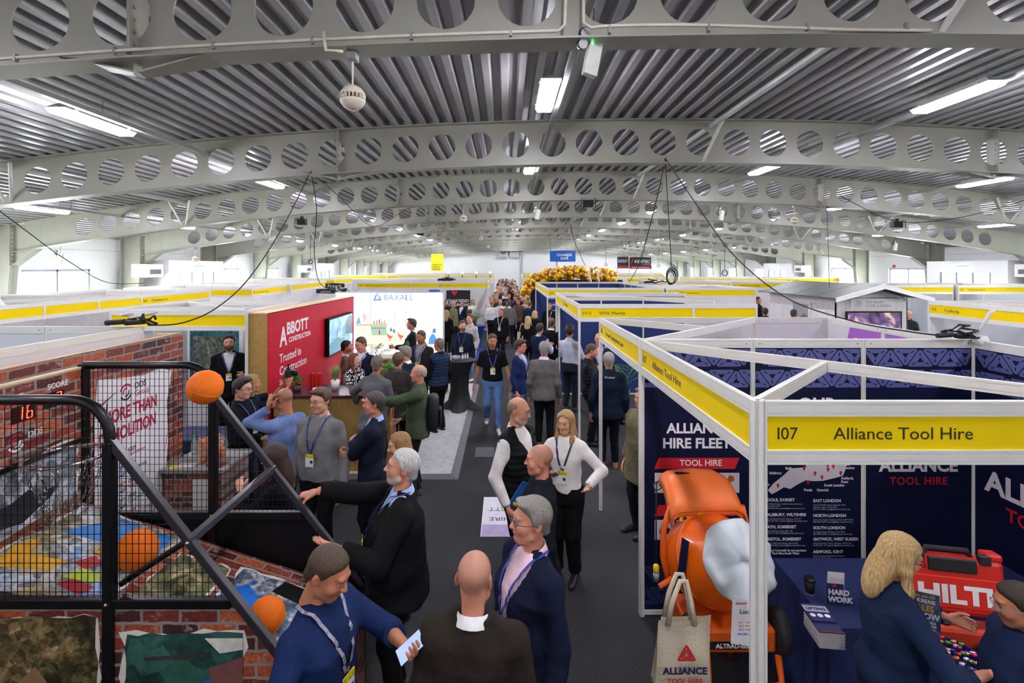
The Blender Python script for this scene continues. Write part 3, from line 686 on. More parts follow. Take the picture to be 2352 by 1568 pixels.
def cloth(col, kind='plain'):
    key = ('cloth', col, kind)
    if key in MATS: return MATS[key]
    m, N, L, b = nodes_mat('cloth_' + col.strip('#')); co = N.new('ShaderNodeTexCoord'); c = lin(col)
    no = N.new('ShaderNodeTexNoise'); no.inputs['Scale'].default_value = 6; no.inputs['Detail'].default_value = 3; L.new(co.outputs['Object'], no.inputs[0])
    rp = N.new('ShaderNodeValToRGB'); L.new(no.outputs[0], rp.inputs[0]); rp.color_ramp.elements[0].position = .3; rp.color_ramp.elements[1].position = .7
    rp.color_ramp.elements[0].color = (*[x * .8 for x in c], 1); rp.color_ramp.elements[1].color = (*[min(1, x * 1.15) for x in c], 1); out = rp.outputs[0]
    n2 = N.new('ShaderNodeTexNoise'); n2.inputs['Scale'].default_value = 14; n2.inputs['Detail'].default_value = 2; L.new(co.outputs['Object'], n2.inputs[0])
    bu = N.new('ShaderNodeBump'); bu.inputs['Strength'].default_value = .35; bu.inputs['Distance'].default_value = .03; L.new(n2.outputs[0], bu.inputs['Height'])
    if kind in ('check', 'tweed', 'denim', 'knit'):
        n3 = N.new('ShaderNodeTexNoise'); n3.inputs['Scale'].default_value = {'tweed': 90, 'denim': 7, 'knit': 120, 'check': 80}[kind]; n3.inputs['Detail'].default_value = 4; L.new(co.outputs['Object'], n3.inputs[0])
        mx = N.new('ShaderNodeMixRGB'); mx.blend_type = 'OVERLAY'; mx.inputs[0].default_value = .75 if kind != 'knit' else .4; L.new(out, mx.inputs[1]); L.new(n3.outputs[0], mx.inputs[2]); out = mx.outputs[0]
    if kind == 'check':
        for ax in (0, 2):
            wv = N.new('ShaderNodeTexWave'); wv.bands_direction = 'XYZ'[ax]; wv.inputs['Scale'].default_value = 9; L.new(co.outputs['Object'], wv.inputs[0])
            mx = N.new('ShaderNodeMixRGB'); mx.blend_type = 'MULTIPLY'; mx.inputs[0].default_value = .35; L.new(out, mx.inputs[1]); L.new(wv.outputs['Color'], mx.inputs[2]); out = mx.outputs[0]
    if kind == 'rings':                                   # white ring print on dark cloth
        vo = N.new('ShaderNodeTexVoronoi'); vo.inputs['Scale'].default_value = 17; vo.inputs['Randomness'].default_value = .35; L.new(co.outputs['Object'], vo.inputs[0])
        r2 = N.new('ShaderNodeValToRGB'); L.new(vo.outputs['Distance'], r2.inputs[0]); e = r2.color_ramp.elements; r2.color_ramp.interpolation = 'CONSTANT'
        e[0].color = (0, 0, 0, 1); e[1].position = .3; e[1].color = (1, 1, 1, 1); q = e.new(.47); q.color = (0, 0, 0, 1)
        mx = N.new('ShaderNodeMixRGB'); L.new(r2.outputs[0], mx.inputs[0]); L.new(out, mx.inputs[1]); mx.inputs[2].default_value = (.8, .79, .76, 1); out = mx.outputs[0]
    if kind == 'puffer':
        wv = N.new('ShaderNodeTexWave'); wv.bands_direction = 'Z'; wv.inputs['Scale'].default_value = 5.2; wv.inputs['Distortion'].default_value = .4; L.new(co.outputs['Object'], wv.inputs[0])
        bu.inputs['Strength'].default_value = .3; bu.inputs['Distance'].default_value = .02; L.new(wv.outputs['Fac'], bu.inputs['Height'])
    L.new(out, b.inputs['Base Color']); L.new(bu.outputs[0], b.inputs['Normal'])
    b.inputs['Roughness'].default_value = .6 if kind == 'puffer' else .85; b.inputs['Specular IOR Level'].default_value = .12
    MATS[key] = m; return m
def hair_mat(col):
    key = ('hair', col)
    if key in MATS: return MATS[key]
    m, N, L, b = nodes_mat('hair_' + col.strip('#')); co = N.new('ShaderNodeTexCoord'); mp = N.new('ShaderNodeMapping'); mp.inputs['Scale'].default_value = (1.3, 1.3, .05); L.new(co.outputs['Object'], mp.inputs[0])
    no = N.new('ShaderNodeTexNoise'); no.inputs['Scale'].default_value = 120; no.inputs['Detail'].default_value = 3; no.inputs['Distortion'].default_value = .2; L.new(mp.outputs[0], no.inputs[0]); c = lin(col)
    rp = N.new('ShaderNodeValToRGB'); L.new(no.outputs[0], rp.inputs[0]); rp.color_ramp.elements[0].position = .32; rp.color_ramp.elements[1].position = .68
    rp.color_ramp.elements[0].color = (*[x * .6 for x in c], 1); rp.color_ramp.elements[1].color = (*[min(1, x * 1.3) for x in c], 1); L.new(rp.outputs[0], b.inputs['Base Color'])
    bu = N.new('ShaderNodeBump'); bu.inputs['Strength'].default_value = .7; bu.inputs['Distance'].default_value = .012; L.new(no.outputs[0], bu.inputs['Height']); L.new(bu.outputs[0], b.inputs['Normal'])
    b.inputs['Roughness'].default_value = .5; MATS[key] = m; return m
SKIN = {'pale': '#dba486', 'pink': '#d28e72', 'tan': '#bd7c5a', 'brown': '#7d4f3a'}
V3 = lambda *a: np.array(a, float)
def nrm(v): v = np.array(v, float); return v / (np.linalg.norm(v) + 1e-9)
def rot_x(a): c, s = math.cos(a), math.sin(a); return np.array([[1, 0, 0], [0, c, -s], [0, s, c]])
def rot_z(a): c, s = math.cos(a), math.sin(a); return np.array([[c, -s, 0], [s, c, 0], [0, 0, 1]])
def rot_y(a): c, s = math.cos(a), math.sin(a); return np.array([[c, 0, s], [0, 1, 0], [-s, 0, c]])
def ik(S, T, l1, l2, hint):
    d = T - S; D = np.linalg.norm(d); D2 = min(max(D, abs(l1 - l2) + .01), (l1 + l2) * .998); u = d / (D + 1e-9)
    a = (l1 * l1 - l2 * l2 + D2 * D2) / (2 * D2); h = math.sqrt(max(l1 * l1 - a * a, 0)); w = hint - u * (hint @ u); w = nrm(w)
    return S + u * a + w * h, S + u * D2
def smoothstep(a, b, x): t = np.clip((x - a) / (b - a), 0, 1); return t * t * (3 - 2 * t)

def head_parts(s, cell, skin, hair, hcol, beard=None, female=False, face=True, mouth=False):
    """skull and face in the head's own frame (faces -Y), scaled to s; returns skin (V, Q, colours) and hair (V, Q)"""
    c = cell / s
    w = .94 if female else 1.0
    f = Field((-.11, -.145, -.2), (.11, .13, .14), c)
    f.ell((0, .012, .036), (.075 * w, .096, .083), .02); f.ell((0, -.02, -.04), (.057 * w, .07, .074), .05)
    f.cone((0, .024, -.05), (0, .02, -.2), .051 * w, .053 * w, .03)
    if face:
        f.ell((0, -.068, -.094), (.022, .02, .02), .035)                                  # chin
        for x in (-1, 1):
            f.ell((x * .037, -.058, -.03), (.026, .026, .026), .03)                       # cheekbone
            f.cone((x * .052 * w, -.015, -.07), (x * .025, -.06, -.095), .016, .014, .03)       # jaw line
        f.cone((-.03, -.083, .028), (.03, -.083, .028), .0115, .0115, .022)                 # brow
        for x in (-1, 1): f.ell((x * .031, -.1, .003), (.019, .017, .0125), .012, sub=True)   # sockets
        f.cone((0, -.09, .016), (0, -.113, -.028), .0075, .0105, .012)                      # nose
        for x in (-1, 1): f.ell((x * .0115, -.1, -.03), (.008, .010, .0075), .008)
        f.ell((0, -.0905, -.0545), (.021, .0095, .0058), .006); f.ell((0, -.089, -.065), (.0185, .0095, .0062), .006)
        if mouth: f.ell((0, -.097, -.06), (.015, .008, .0035), .004, sub=True)
        for x in (-1, 1):
            f.ell((x * .077 * w, .016, -.004), (.009, .022, .033), .008, R=rot_z(-x * .35)); f.ell((x * .086 * w, .008, -.004), (.007, .011, .018), .006, sub=True)
    V, Q = f.mesh(); V = relax(V, Q, 1, .35)
    base = np.array(lin(skin)); C = np.tile(base, (len(V), 1)); x, y, z = V.T
    def tint(mask, col, amt):
        m = (mask * amt)[:, None]; C[:] = C * (1 - m) + np.array(lin(col)) * m
    tint(np.exp(-((x / .024) ** 2 + ((z + .0595) / .0085) ** 2)) * (y < -.07), '#a3564e', .75 if not female else .9)
    tint(np.exp(-(((np.abs(x) - .04) / .022) ** 2 + ((z + .028) / .022) ** 2)) * (y < -.03), '#cf7f6c', .4)
    tint(np.exp(-((x / .013) ** 2 + ((z + .03) / .013) ** 2)) * (y < -.09), '#c9776a', .4)
    tint(np.exp(-(((np.abs(x) - .031) / .021) ** 2 + ((z - .029) / .0058) ** 2)) * (y < -.06), hcol, .8)
    tint(np.exp(-(((np.abs(x) - .031) / .017) ** 2 + ((z - .004) / .008) ** 2)) * (y < -.06), '#8a5647', .45)
    tint(smoothstep(.06, .085, np.abs(x)) * (np.abs(y - .016) < .04) * (np.abs(z) < .05), '#c06e5e', .4)
    scalp = smoothstep(0, .03, z - np.interp(y, [-.11, -.075, -.03, .0, .035, .12], [.075, .068, .045, .012, -.03, -.07]))
    if hair in ('shaved', 'balding'): tint(scalp, hcol, .42 if hair == 'shaved' else .18)
    elif hair != 'bald': tint(np.clip(smoothstep(-.012, .02, z - np.interp(y, [-.11, -.075, -.03, .0, .02, .05, .12], [.082, .078, .05, .0, -.03, -.06, -.085])), 0, 1) * (np.abs(x) < .078), hcol, .85)
    if beard:
        bm = smoothstep(.015, .045, -z - .01 + .25 * np.clip(-y - .02, 0, 1)) * (y < .0) * (z > -.125)
        bm *= 1 - np.exp(-((x / .02) ** 2 + ((z + .0595) / .009) ** 2)) * .9
        bm *= 1 - np.exp(-(((np.abs(x) - .045) / .03) ** 2 + ((z + .02) / .03) ** 2))
        tint(bm, beard[0], beard[1])
    out = [(V, Q, C)]
    if face:                                               # eyeballs
        eb = MB(); eb.ball((0, 0, 0), .0118, 12); ev = np.array(eb.v); eq = np.array([fc if len(fc) == 4 else fc + (fc[-1],) for fc in eb.f])
        for sx_ in (-1, 1):
            cc = np.tile(np.array(lin('#cfc5bd')), (len(ev), 1)); di = ev / .0118; iris = di[:, 1] < -.74; cc[iris] = lin('#3a2c22')
            lid = (di[:, 2] > .3) | (di[:, 2] < -.32); cc[lid] = base * .85
            out.append((ev + V3(sx_ * .031, -.0785, .004), eq, cc))
    H = None
    if hair not in ('shaved', 'bald'):
        long_ = hair in ('long', 'bob', 'straight')
        lo = (-.15, -.15, -.42 if long_ else -.13); g = Field(lo, (.15, .17, .16), c)
        th = {'crop': .006, 'short': .011, 'quiff': .013, 'side': .014, 'curly': .024, 'long': .013, 'bob': .018, 'straight': .013, 'balding': .0045}.get(hair, .011)
        g.ell((0, .013, .0365), (.0755 * w + th, .0965 + th, .0835 + th), .02)
        if hair == 'quiff': g.ell((0, -.06, .108), (.055, .04, .024), .03); g.ell((.02, -.02, .12), (.04, .05, .018), .02)
        if hair == 'side': g.ell((.028, -.045, .1), (.05, .05, .03), .03); g.ell((-.045, -.05, .085), (.03, .035, .025), .02)
        if hair == 'curly':
            rr = random.Random(3)
            for _ in range(26):
                a, bb = rr.uniform(0, 2 * PI), rr.uniform(.15, 1.3); g.ell((.08 * math.cos(a) * math.sin(bb), .014 + .1 * math.sin(a) * math.sin(bb), .045 + .09 * math.cos(bb)), (.026, .026, .022), .01)
        if hair != 'bald':
            g.cone((0, .055, .0), (0, .07, -.055), .055, .045, .03)                         # nape
        if long_:
            ln = {'long': -.36, 'bob': -.15, 'straight': -.30}[hair]
            g.ell((0, .06, -.07), (.09, .055, .15), .05); g.ell((0, .095, ln * .62), (.095, .042, abs(ln) * .45), .05)
            for x_ in (-1, 1):
                g.cone((x_ * .07, .0, .06), (x_ * .083, .0, -.06), .028, .026, .03); g.cone((x_ * .083, -.005, -.06), (x_ * .085, -.045 if hair != 'bob' else .0, max(-.17, ln * .9)), .03, .027, .03)
                if ln < -.2: g.cone((x_ * .085, -.045, -.17), (x_ * .07, -.105, ln * .95), .028, .014, .03)
        X, Y, Z = g.grid()
        if hair == 'balding': hl = np.interp(Y, [-.12, -.03, .0, .035, .12], [.3, .2, .02, -.025, -.055]); top = Z - .075
        else:
            lift = {'crop': .004, 'quiff': .01, 'curly': .004}.get(hair, 0.0)
            hl = np.interp(Y, [-.125, -.07, -.035, -.012, .012, .04, .12], [.072 + lift, .068 + lift, .04, -.012, -.05, -.075, -.1] if not long_ else [.07, .066, .05, .0, -.5, -.6, -.6]); top = None
        hl = hl + (.03 * np.exp(-(X / .03) ** 2) * (Y < -.04) if long_ else 0 * X)
        cutm = (hl - Z) * .75 + 0 * X
        if not long_: g.f = g.f + (th * 1.25 * (1 - np.clip((Z - hl + 0 * X) / .035, 0, 1)) ** 1.5).astype(np.float32)
        if long_: cutm = np.where(np.abs(X) > .064, np.minimum(cutm, (-.055 - Y) + np.clip(-.1 - Z, 0, 1) * -2), cutm)
        g.f = np.maximum(g.f, cutm.astype(np.float32))
        if top is not None: g.f = np.maximum(g.f, np.broadcast_to(np.where(np.abs(Y - .02) < .2, top, top), g.f.shape).astype(np.float32))
        if long_ or hair == 'quiff':
            g.f = g.f + (.0022 * np.sin(34 * np.arctan2(X, Y - .02) + 1.6 * np.sin(Z * 16) + 0 * Z)).astype(np.float32)
        HV, HQ = g.mesh(); H = (relax(HV, HQ, 1, .3) * s, HQ) if len(HQ) else None
    B = None
    if beard and beard[1] > .75:
        g = Field((-.09, -.14, -.17), (.09, .05, .0), c)
        g.ell((0, -.03, -.055), (.062, .073, .07), .02); g.ell((0, -.075, -.1), (.03, .03, .035), .02)
        X, Y, Z = g.grid(); g.f = np.maximum(g.f, (Z + .045 + .5 * np.clip(.02 - np.abs(X), 0, .02) - .35 * np.clip(np.abs(X) - .03, 0, .05)) + 0 * Y).astype(np.float32); g.f = np.maximum(g.f, (Y + .0 * X + 0 * Z))
        g.ell((0, -.1, -.061), (.018, .03, .008), .006, sub=True)
        BV, BQ = g.mesh(); B = (BV * s, BQ) if len(BQ) else None
    return [(v * s, q, cc) for v, q, cc in out], H, B
def hand_mesh(s, cell, side, curl=.35, spread=.0, thumb=0.3, fingers=None):
    """local frame: x towards the thumb side, y out of the palm, z along the fingers; side -1 mirrors"""
    c = cell / s; f = Field((-.07, -.04, -.05), (.1, .11, .2), c)
    f.cone((0, 0, -.045), (0, 0, .01), .021, .023, .01)
    base = [.029, .0098, -.0095, -.028]; ln = [.071, .079, .073, .057]
    for i, (a, l) in enumerate(zip(base, ln)):
        f.cone((a * .6, 0, .008), (a, 0, .085), .0145, .0115, .014)
        cv = curl if fingers is None else fingers[i]
        an = 0.0; p = np.array([a, 0.0, .088]); sp = spread * (1.5 - i) * .14
        for j, (fr, bend) in enumerate(((.45, .95), (.32, 1.25), (.23, .8))):
            an += cv * bend; q = p + l * fr * np.array([math.sin(sp), math.sin(an), math.cos(an) * math.cos(sp)]); f.cone(p, q, .0092 - j * .0008, .0086 - j * .0008, .0025); p = q
    f.cone((.02, .006, .015), (.04 + .018 * thumb, .016, .05), .0165, .0125, .012)
    f.cone((.04 + .018 * thumb, .016, .05), (.046 + .03 * thumb, .024 + .02 * (1 - thumb), .078), .0115, .0105, .004); f.cone((.046 + .03 * thumb, .024 + .02 * (1 - thumb), .078), (.046 + .04 * thumb, .03 + .03 * (1 - thumb), .1), .0102, .0085, .003)
    V, Q = f.mesh()
    if side < 0: V = V * V3(-1, 1, 1); Q = Q[:, ::-1]
    return V * s, Q
PEOPLE = []
def person(label, at, H=1.78, yaw=0, top=('#222222',), shirt=None, legs='#1b1c20', hair=('short', '#3a2a20'), skin='pale', fat=1.0, arms=(None, None), lean=0, head=(0, 0), beard=None, female=False,
           lanyard=None, glasses=False, walk=0.0, shoes='#1c1a1a', cellmul=1.0, kind='suit', mouth=False, group=None, collar=None, vlow=.66, hem=None, hands=(None, None), twist=0, legkind='plain', loc=None, badge=True, sleeve=(.97, .97), sit=0.0):
    """at = photo pixel of the crown; kind: suit, coat, sweater, tee, shirt, gilet"""
    if loc is None:
        p = gp(at[0], at[1], H * .995 - sit); X0, Y0 = p.x, p.y
    else: X0, Y0 = loc
    d = max(Y0, 1.5); cell = min(.026, max(.0095, .0026 * d)) * cellmul; hc = min(.013, max(.0052, .0016 * d)) * cellmul
    h = H; rt = thing('person', label, 'person', (X0, Y0, -sit), math.radians(yaw), group=group)
    fem = .92 if female else 1.0
    R = rot_z(math.radians(twist)) @ rot_x(math.radians(lean)); piv = V3(0, 0, .53 * h)   # positive lean tips forward (-Y)
    R = rot_z(math.radians(twist)) @ rot_x(math.radians(lean))
    tw = lambda v: R @ (np.array(v, float) - piv) + piv
    fb = fat
    rows = [(.44 * h, .094 * h * fem * (.5 + .5 * fb), .066 * h * (.4 + .6 * fb), 0), (.53 * h, .098 * h * (.4 + .6 * fb), .069 * h * (.3 + .7 * fb), -.004 * h), (.60 * h, .086 * h * fem * fb, .06 * h * fb, -.008 * h * fb), (.67 * h, .093 * h * fem * (.4 + .6 * fb), .065 * h * (.3 + .7 * fb), -.006 * h * fb),
            (.735 * h, .103 * h * fem * (.6 + .4 * fb), (.069 if not female else .074) * h * (.6 + .4 * fb), -.003 * h), (.78 * h, .098 * h * fem, .060 * h, .004 * h), (.815 * h, .066 * h * fem, .045 * h, .01 * h), (.838 * h, .038 * h, .035 * h, .012 * h), (.88 * h, .031 * h, .033 * h, .012 * h)]
    sw = .1 * h * fem * (.85 + .15 * fb)
    lo = V3(-.52 * h, -.55 * h, -.01); hi = V3(.52 * h, .42 * h, .95 * h)
    # joints
    SH = [tw((s * sw, .008 * h, .783 * h)) for s in (1, -1)]              # person's left is +X
    l1, l2 = .172 * h, .15 * h; EL, WR = [], []
    for i, s in enumerate((1, -1)):
        a = arms[i]
        if a is None: T = SH[i] + V3(s * .035 * h * (.6 + .6 * fb), -.03 * h, -.31 * h); hint = V3(s * .35, 1, 0)
        else: T = tw(V3(*a[0]) * h) if a[0][2] > .45 else V3(*a[0]) * h; hint = V3(*(a[1] if len(a) > 1 and a[1] is not None else (s * .6, .6, -.7)))
        e, w_ = ik(SH[i], T, l1, l2, hint); EL.append(e); WR.append(w_)
    HIP = [V3(s * .05 * h * (.7 + .3 * fb), 0, .51 * h) for s in (1, -1)]; KN, AN = [], []
    for i, s in enumerate((1, -1)):
        st = walk * (1 if i == 0 else -1)
        T = V3(s * .055 * h, -st * .16 * h, .048 * h + (.05 * h if (walk and st < 0) else 0)); k_, a_ = ik(HIP[i], T, .235 * h, .235 * h, V3(0, -1, 0)); KN.append(k_); AN.append(a_)
    lo2 = np.minimum(lo, np.min(np.array(EL + WR), 0) - .1); hi2 = np.maximum(hi, np.max(np.array(EL + WR), 0) + .1)
    xs = np.array([p for p in EL + WR + SH]); lox = min(xs[:, 0].min(), -.2 * h * fb * .8) - .1; hix = max(xs[:, 0].max(), .2 * h * fb * .8) + .1
    hd0 = tw((0, .012 * h, .845 * h)); loy = min(xs[:, 1].min(), hd0[1], -.17 * h) - .12; hiy = max(xs[:, 1].max(), hd0[1], .13 * h) + .1
    ar = .0305 * h * fem * (.75 + .25 * fb)
    # --- body: one mesh of trunk, arms, legs, head and hands
    pieces = []
    skc = SKIN.get(skin, skin); base = np.array(lin(skc))
    f = Field((lox, loy, 0), (hix, hiy, max(.93 * h, xs[:, 2].max() + .05)), max(cell * 1.25, .014))
    f.loft(rows, .5 * h, .87 * h, .03, R, piv, grow=-.014)
    for i in (0, 1):
        f.cone(SH[i], EL[i], ar * .95, ar * .72, .03); f.cone(EL[i], WR[i], ar * .74, ar * .45, .015)
        f.cone(HIP[i], KN[i], .04 * h, .03 * h, .02); f.cone(KN[i], AN[i], .031 * h, .02 * h, .015)
    V, Q = f.mesh(); pieces.append((V, Q, np.tile(base, (len(V), 1))))
    hs = .132 * h / .235 * (1.02 if not female else .98)
    HR_ = R @ rot_z(math.radians(head[0])) @ rot_x(math.radians(head[1] - lean * .55))
    hc0 = tw((0, .008 * h, .87 * h)) + HR_ @ V3(0, -.004 * h, .062 * h)
    hp, hairm, beardm = head_parts(hs, hc, skc, hair[0], hair[1], beard, female, face=True, mouth=mouth)
    for v, q, c in hp: pieces.append((v @ HR_.T + hc0, q, c))
    hcell = min(.011, max(.0042, .0013 * d)) * cellmul
    HF = []
    for i, s in enumerate((1, -1)):
        u = nrm(WR[i] - EL[i]); a = arms[i]; hd = hands[i] or {}
        if 'dir' in hd: u = nrm(hd['dir'])
        n = V3(*hd['palm']) if 'palm' in hd else V3(-s, .15, 0)
        n = nrm(n - u * (n @ u)); t = np.cross(u, n) * (-1 if s > 0 else 1)
        hv, hq = hand_mesh(h / 1.8 * (.93 if female else 1.0), hcell, 1 if s < 0 else -1, hd.get('curl', .38), hd.get('spread', 0), hd.get('thumb', .35), hd.get('fingers'))
        # local axes: x thumb side, y palm normal, z fingers; the mirrored hand keeps its thumb on -x
        B_ = np.stack([t if s < 0 else -t, n, u], 1)
        hw = WR[i] + u * .02 * h; V = hv @ B_.T + hw; HF.append((hw, B_))
        C = np.tile(base, (len(V), 1)); tipz = hv[:, 2]; C = C * (1 - .12 * smoothstep(.1, .16, tipz)[:, None]); pieces.append((V, hq, C))
    nv = 0; VV, QQ, CC = [], [], []
    for v, q, c in pieces: VV.append(v); QQ.append(q + nv); CC.append(c); nv += len(v)
    body = link('body', np_mesh('body', np.concatenate(VV), np.concatenate(QQ), np.concatenate(CC)), skin_mat(), rt)
    if hairm is not None: link('hair', np_mesh('hair', hairm[0] @ HR_.T + hc0, hairm[1]), hair_mat(hair[1]), rt)
    if beardm is not None: link('beard', np_mesh('beard', beardm[0] @ HR_.T + hc0, beardm[1]), hair_mat(beard[0]), rt)
    # --- upper garment
    tkind = top[1] if len(top) > 1 else 'plain'
    jk = kind in ('suit', 'coat', 'gilet'); loose = {'suit': .014, 'coat': .022, 'gilet': .024, 'sweater': .014, 'tee': .010, 'shirt': .012, 'blouse': .016}[kind]
    hemz = (hem if hem else {'suit': .455, 'coat': .44, 'gilet': .50, 'sweater': .505, 'tee': .515, 'shirt': .53, 'blouse': .53}[kind]) * h
    ex = [(.40 * h, (.108 + .01 * (kind == 'coat')) * h * (.45 + .55 * fb), .08 * h * (.4 + .6 * fb), .002 * h)] + rows[0 if not jk else 1:]
    def garment(grow, sleeves, short, zlo, zhi, cutter=None, c_=None, fold=.005):
        g = Field((lox, loy, zlo - .04), (hix, hiy, max(.92 * h, xs[:, 2].max() + .08)), c_ or cell)
        g.loft(ex, zlo, zhi, .02, R, piv, grow=grow, cut_fn=cutter)
        for i, s in enumerate((1, -1)):
            g.cone(tw((s * .03 * h, .012 * h, .826 * h)), SH[i] + V3(0, 0, .004 * h), .016 * h + grow, ar * .8 + grow, .03)
            if sleeves:
                if short: g.cone(SH[i], EL[i], ar + grow, ar * 1.0 + grow * 1.6, .03, cut=.72)
                else: g.cone(SH[i], EL[i], ar + grow, ar * .8 + grow, .035); g.cone(EL[i], WR[i], ar * .82 + grow * 1.05, ar * .55 + grow * 1.1, .02, cut=sleeve[i])
            else: g.cone(tw((s * sw * .6, .008 * h, .80 * h)), SH[i], ar + grow, ar * .9 + grow, .03, cut=1.05)
        X, Y, Z = g.grid()
        ph = RNG.uniform(0, 6)
        g.f = g.f + (fold * np.sin(17 * Z + 11 * X + ph) * np.sin(21 * X - 9 * Y + 5 * Z + ph) + fold * .7 * np.sin(31 * Z - 16 * Y + ph * 2)).astype(np.float32)
        g.f[:, :, :1] = .5; g.f[:, :, -1:] = .5
        return g
    def vneck(w0, zb, zt=.85 * h):
        def fn(X, Y, Z):
            half = w0 * np.clip((Z - zb) / (zt - zb), 0, 1.3); inside = np.minimum(np.minimum(half - np.abs(X), -Y - .0), (Z - zb))   # >0 inside the opening
            return inside
        return fn
    cutter = None
    if kind in ('suit', 'gilet') or (kind == 'coat' and shirt): cutter = vneck(.062 * h, vlow * h)
    g = garment(loose, kind != 'gilet', kind == 'tee', hemz, .843 * h if not jk else .85 * h, cutter)
    V, Q = g.mesh(); V = relax(V, Q, 1, .3)
    nm = {'suit': 'jacket', 'coat': 'coat', 'gilet': 'gilet', 'sweater': 'sweater', 'tee': 'polo_shirt', 'shirt': 'shirt', 'blouse': 'blouse'}[kind]
    tp = link(nm, np_mesh(nm, V, Q), cloth(top[0], tkind), rt)
    under = None
    if jk and (shirt or kind == 'gilet'):
        sh = garment(loose - .013, kind == 'gilet', False, .5 * h, .842 * h, None, cell * 1.1, .001); sh.clip(kind, h); V2, Q2 = sh.mesh(); under = link('shirt', np_mesh('shirt', V2, Q2), cloth(shirt or '#dcdcdc'), rt)
    cc_ = collar or (shirt if kind == 'suit' or (kind == 'gilet') else None) or (top[0] if kind in ('coat', 'suit', 'tee') else None)
    if cc_:                                               # folded collar round the neck
        m = MB(); pts = []
        for k in range(13):
            a = -2.25 + 4.5 * k / 12; q = tw((.0425 * h * math.sin(a), .014 * h + .041 * h * math.cos(a), .845 * h + .012 * h * math.cos(a) - .012 * h)); pts.append(q)
        for k in range(12):
            p0, p1 = pts[k], pts[k + 1]; ctr = tw((0, .012 * h, .85 * h)); o0, o1 = nrm((p0 - ctr) * V3(1, 1, 0)), nrm((p1 - ctr) * V3(1, 1, 0))
            up = V3(0, 0, .02 * h); dn = V3(0, 0, -.008 * h)
            m.add([p0 + up, p1 + up, p1 + o1 * .009 * h + dn, p0 + o0 * .009 * h + dn, p0 + up - o0 * .006, p1 + up - o1 * .006, p1 - o1 * .004 - up, p0 - o0 * .004 - up], [(0, 1, 2, 3), (1, 0, 4, 5), (5, 4, 7, 6)])
        m.build('collar', cloth(cc_), rt, True)
    # --- trousers
    lw = {'plain': 1.0, 'slim': .9, 'wide': 1.2, 'denim': .98}.get(legkind, 1.0)
    if legs:
        g = Field((-.22 * h * max(1, fb * .8), -.3 * h, .02), (.22 * h * max(1, fb * .8), .3 * h, .62 * h), max(cell, .012))
        g.loft([(.44 * h, .094 * h * (.5 + .5 * fb), .068 * h * (.4 + .6 * fb), 0)] + rows[1:4], .46 * h, (.575 if kind in ('shirt', 'blouse') else min(.56, hemz / h + .02)) * h, .02, grow=.016 if kind in ('shirt', 'blouse') else .002)
        for i in (0, 1):
            g.cone(HIP[i], KN[i], .054 * h * lw * (.6 + .4 * fb), .040 * h * lw, .035); g.cone(KN[i], AN[i], .040 * h * lw, .032 * h * lw, .02, cut=1.0)
        X, Y, Z = g.grid(); g.f = g.f + (.004 * np.sin(26 * Z + 9 * X) * np.sin(17 * X + 12 * Y - 7 * Z)).astype(np.float32)
        V, Q = g.mesh(); link('trousers', np_mesh('trousers', relax(V, Q, 1, .3), Q), cloth(legs, 'denim' if legkind == 'denim' else 'plain'), rt)
        for i, s in enumerate((1, -1)):
            a = AN[i]; g = Field((a[0] - .08, a[1] - .24, -.005), (a[0] + .08, a[1] + .12, a[2] + .09), max(.009, cell * .7))
            bz = a[2] - .048 * h
            g.cone((a[0], a[1] + .02, bz + .04), (a[0] + s * .012, a[1] - .115 * h / 1.0 * .9, bz + .03), .038, .033, .02); g.cone((a[0], a[1] + .01, bz + .05), (a[0], a[1], bz + .1), .04, .036, .02)
            g.cone((a[0], a[1] + .025, bz + .018), (a[0] + s * .012, a[1] - .11 * h, bz + .018), .041, .036, .01)
            X, Y, Z = g.grid(); g.f = np.maximum(g.f, (bz - Z) + 0 * X + 0 * Y).astype(np.float32)
            V, Q = g.mesh()
            if len(Q): link('shoe', np_mesh('shoe', V, Q), M(shoes, .45), rt)
    # --- lanyard and badge lie on the front of the garment
    fld = None
    if lanyard:
        fld = garment(loose, False, False, hemz, .85 * h, None, max(cell, .012), .003)
        def front(x_, z_):
            ix = int(round((x_ - fld.lo[0]) / fld.c)); iz = int(round((z_ - fld.lo[2]) / fld.c))
            ix = min(max(ix, 0), fld.n[0] - 1); iz = min(max(iz, 0), fld.n[2] - 1); colm = fld.f[ix, :, iz]; w_ = np.argwhere(colm < 0)
            if len(w_) == 0: return None
            return fld.ax[1][w_[0, 0]] - fld.c * .6
        m = MB(); zb = .665 * h
        ctr = tw((0, 0, zb))
        for s in (1, -1):
            path = []
            for k in range(15):
                t = k / 14; src = tw((s * .052 * h * (1 - t) ** .8, 0, .84 * h * (1 - t) + zb * t)); y_ = front(src[0], src[2])
                if y_ is None: continue
                path.append(V3(src[0], y_ - .006, src[2]))
            path = [tw((s * .045 * h, .045 * h, .848 * h)), tw((s * .058 * h, .01 * h, .846 * h))] + path
            wv = V3(.010, 0, 0)
            vs = []; 
            for k, p_ in enumerate(path): vs += [p_ - wv, p_ + wv]
            m.add(vs, [(2 * k, 2 * k + 1, 2 * k + 3, 2 * k + 2) for k in range(len(path) - 1)])
        end = path[-1]
        m.build('lanyard', M(lanyard if isinstance(lanyard, str) else '#27356e', .6, var=.5, scale=60), rt)
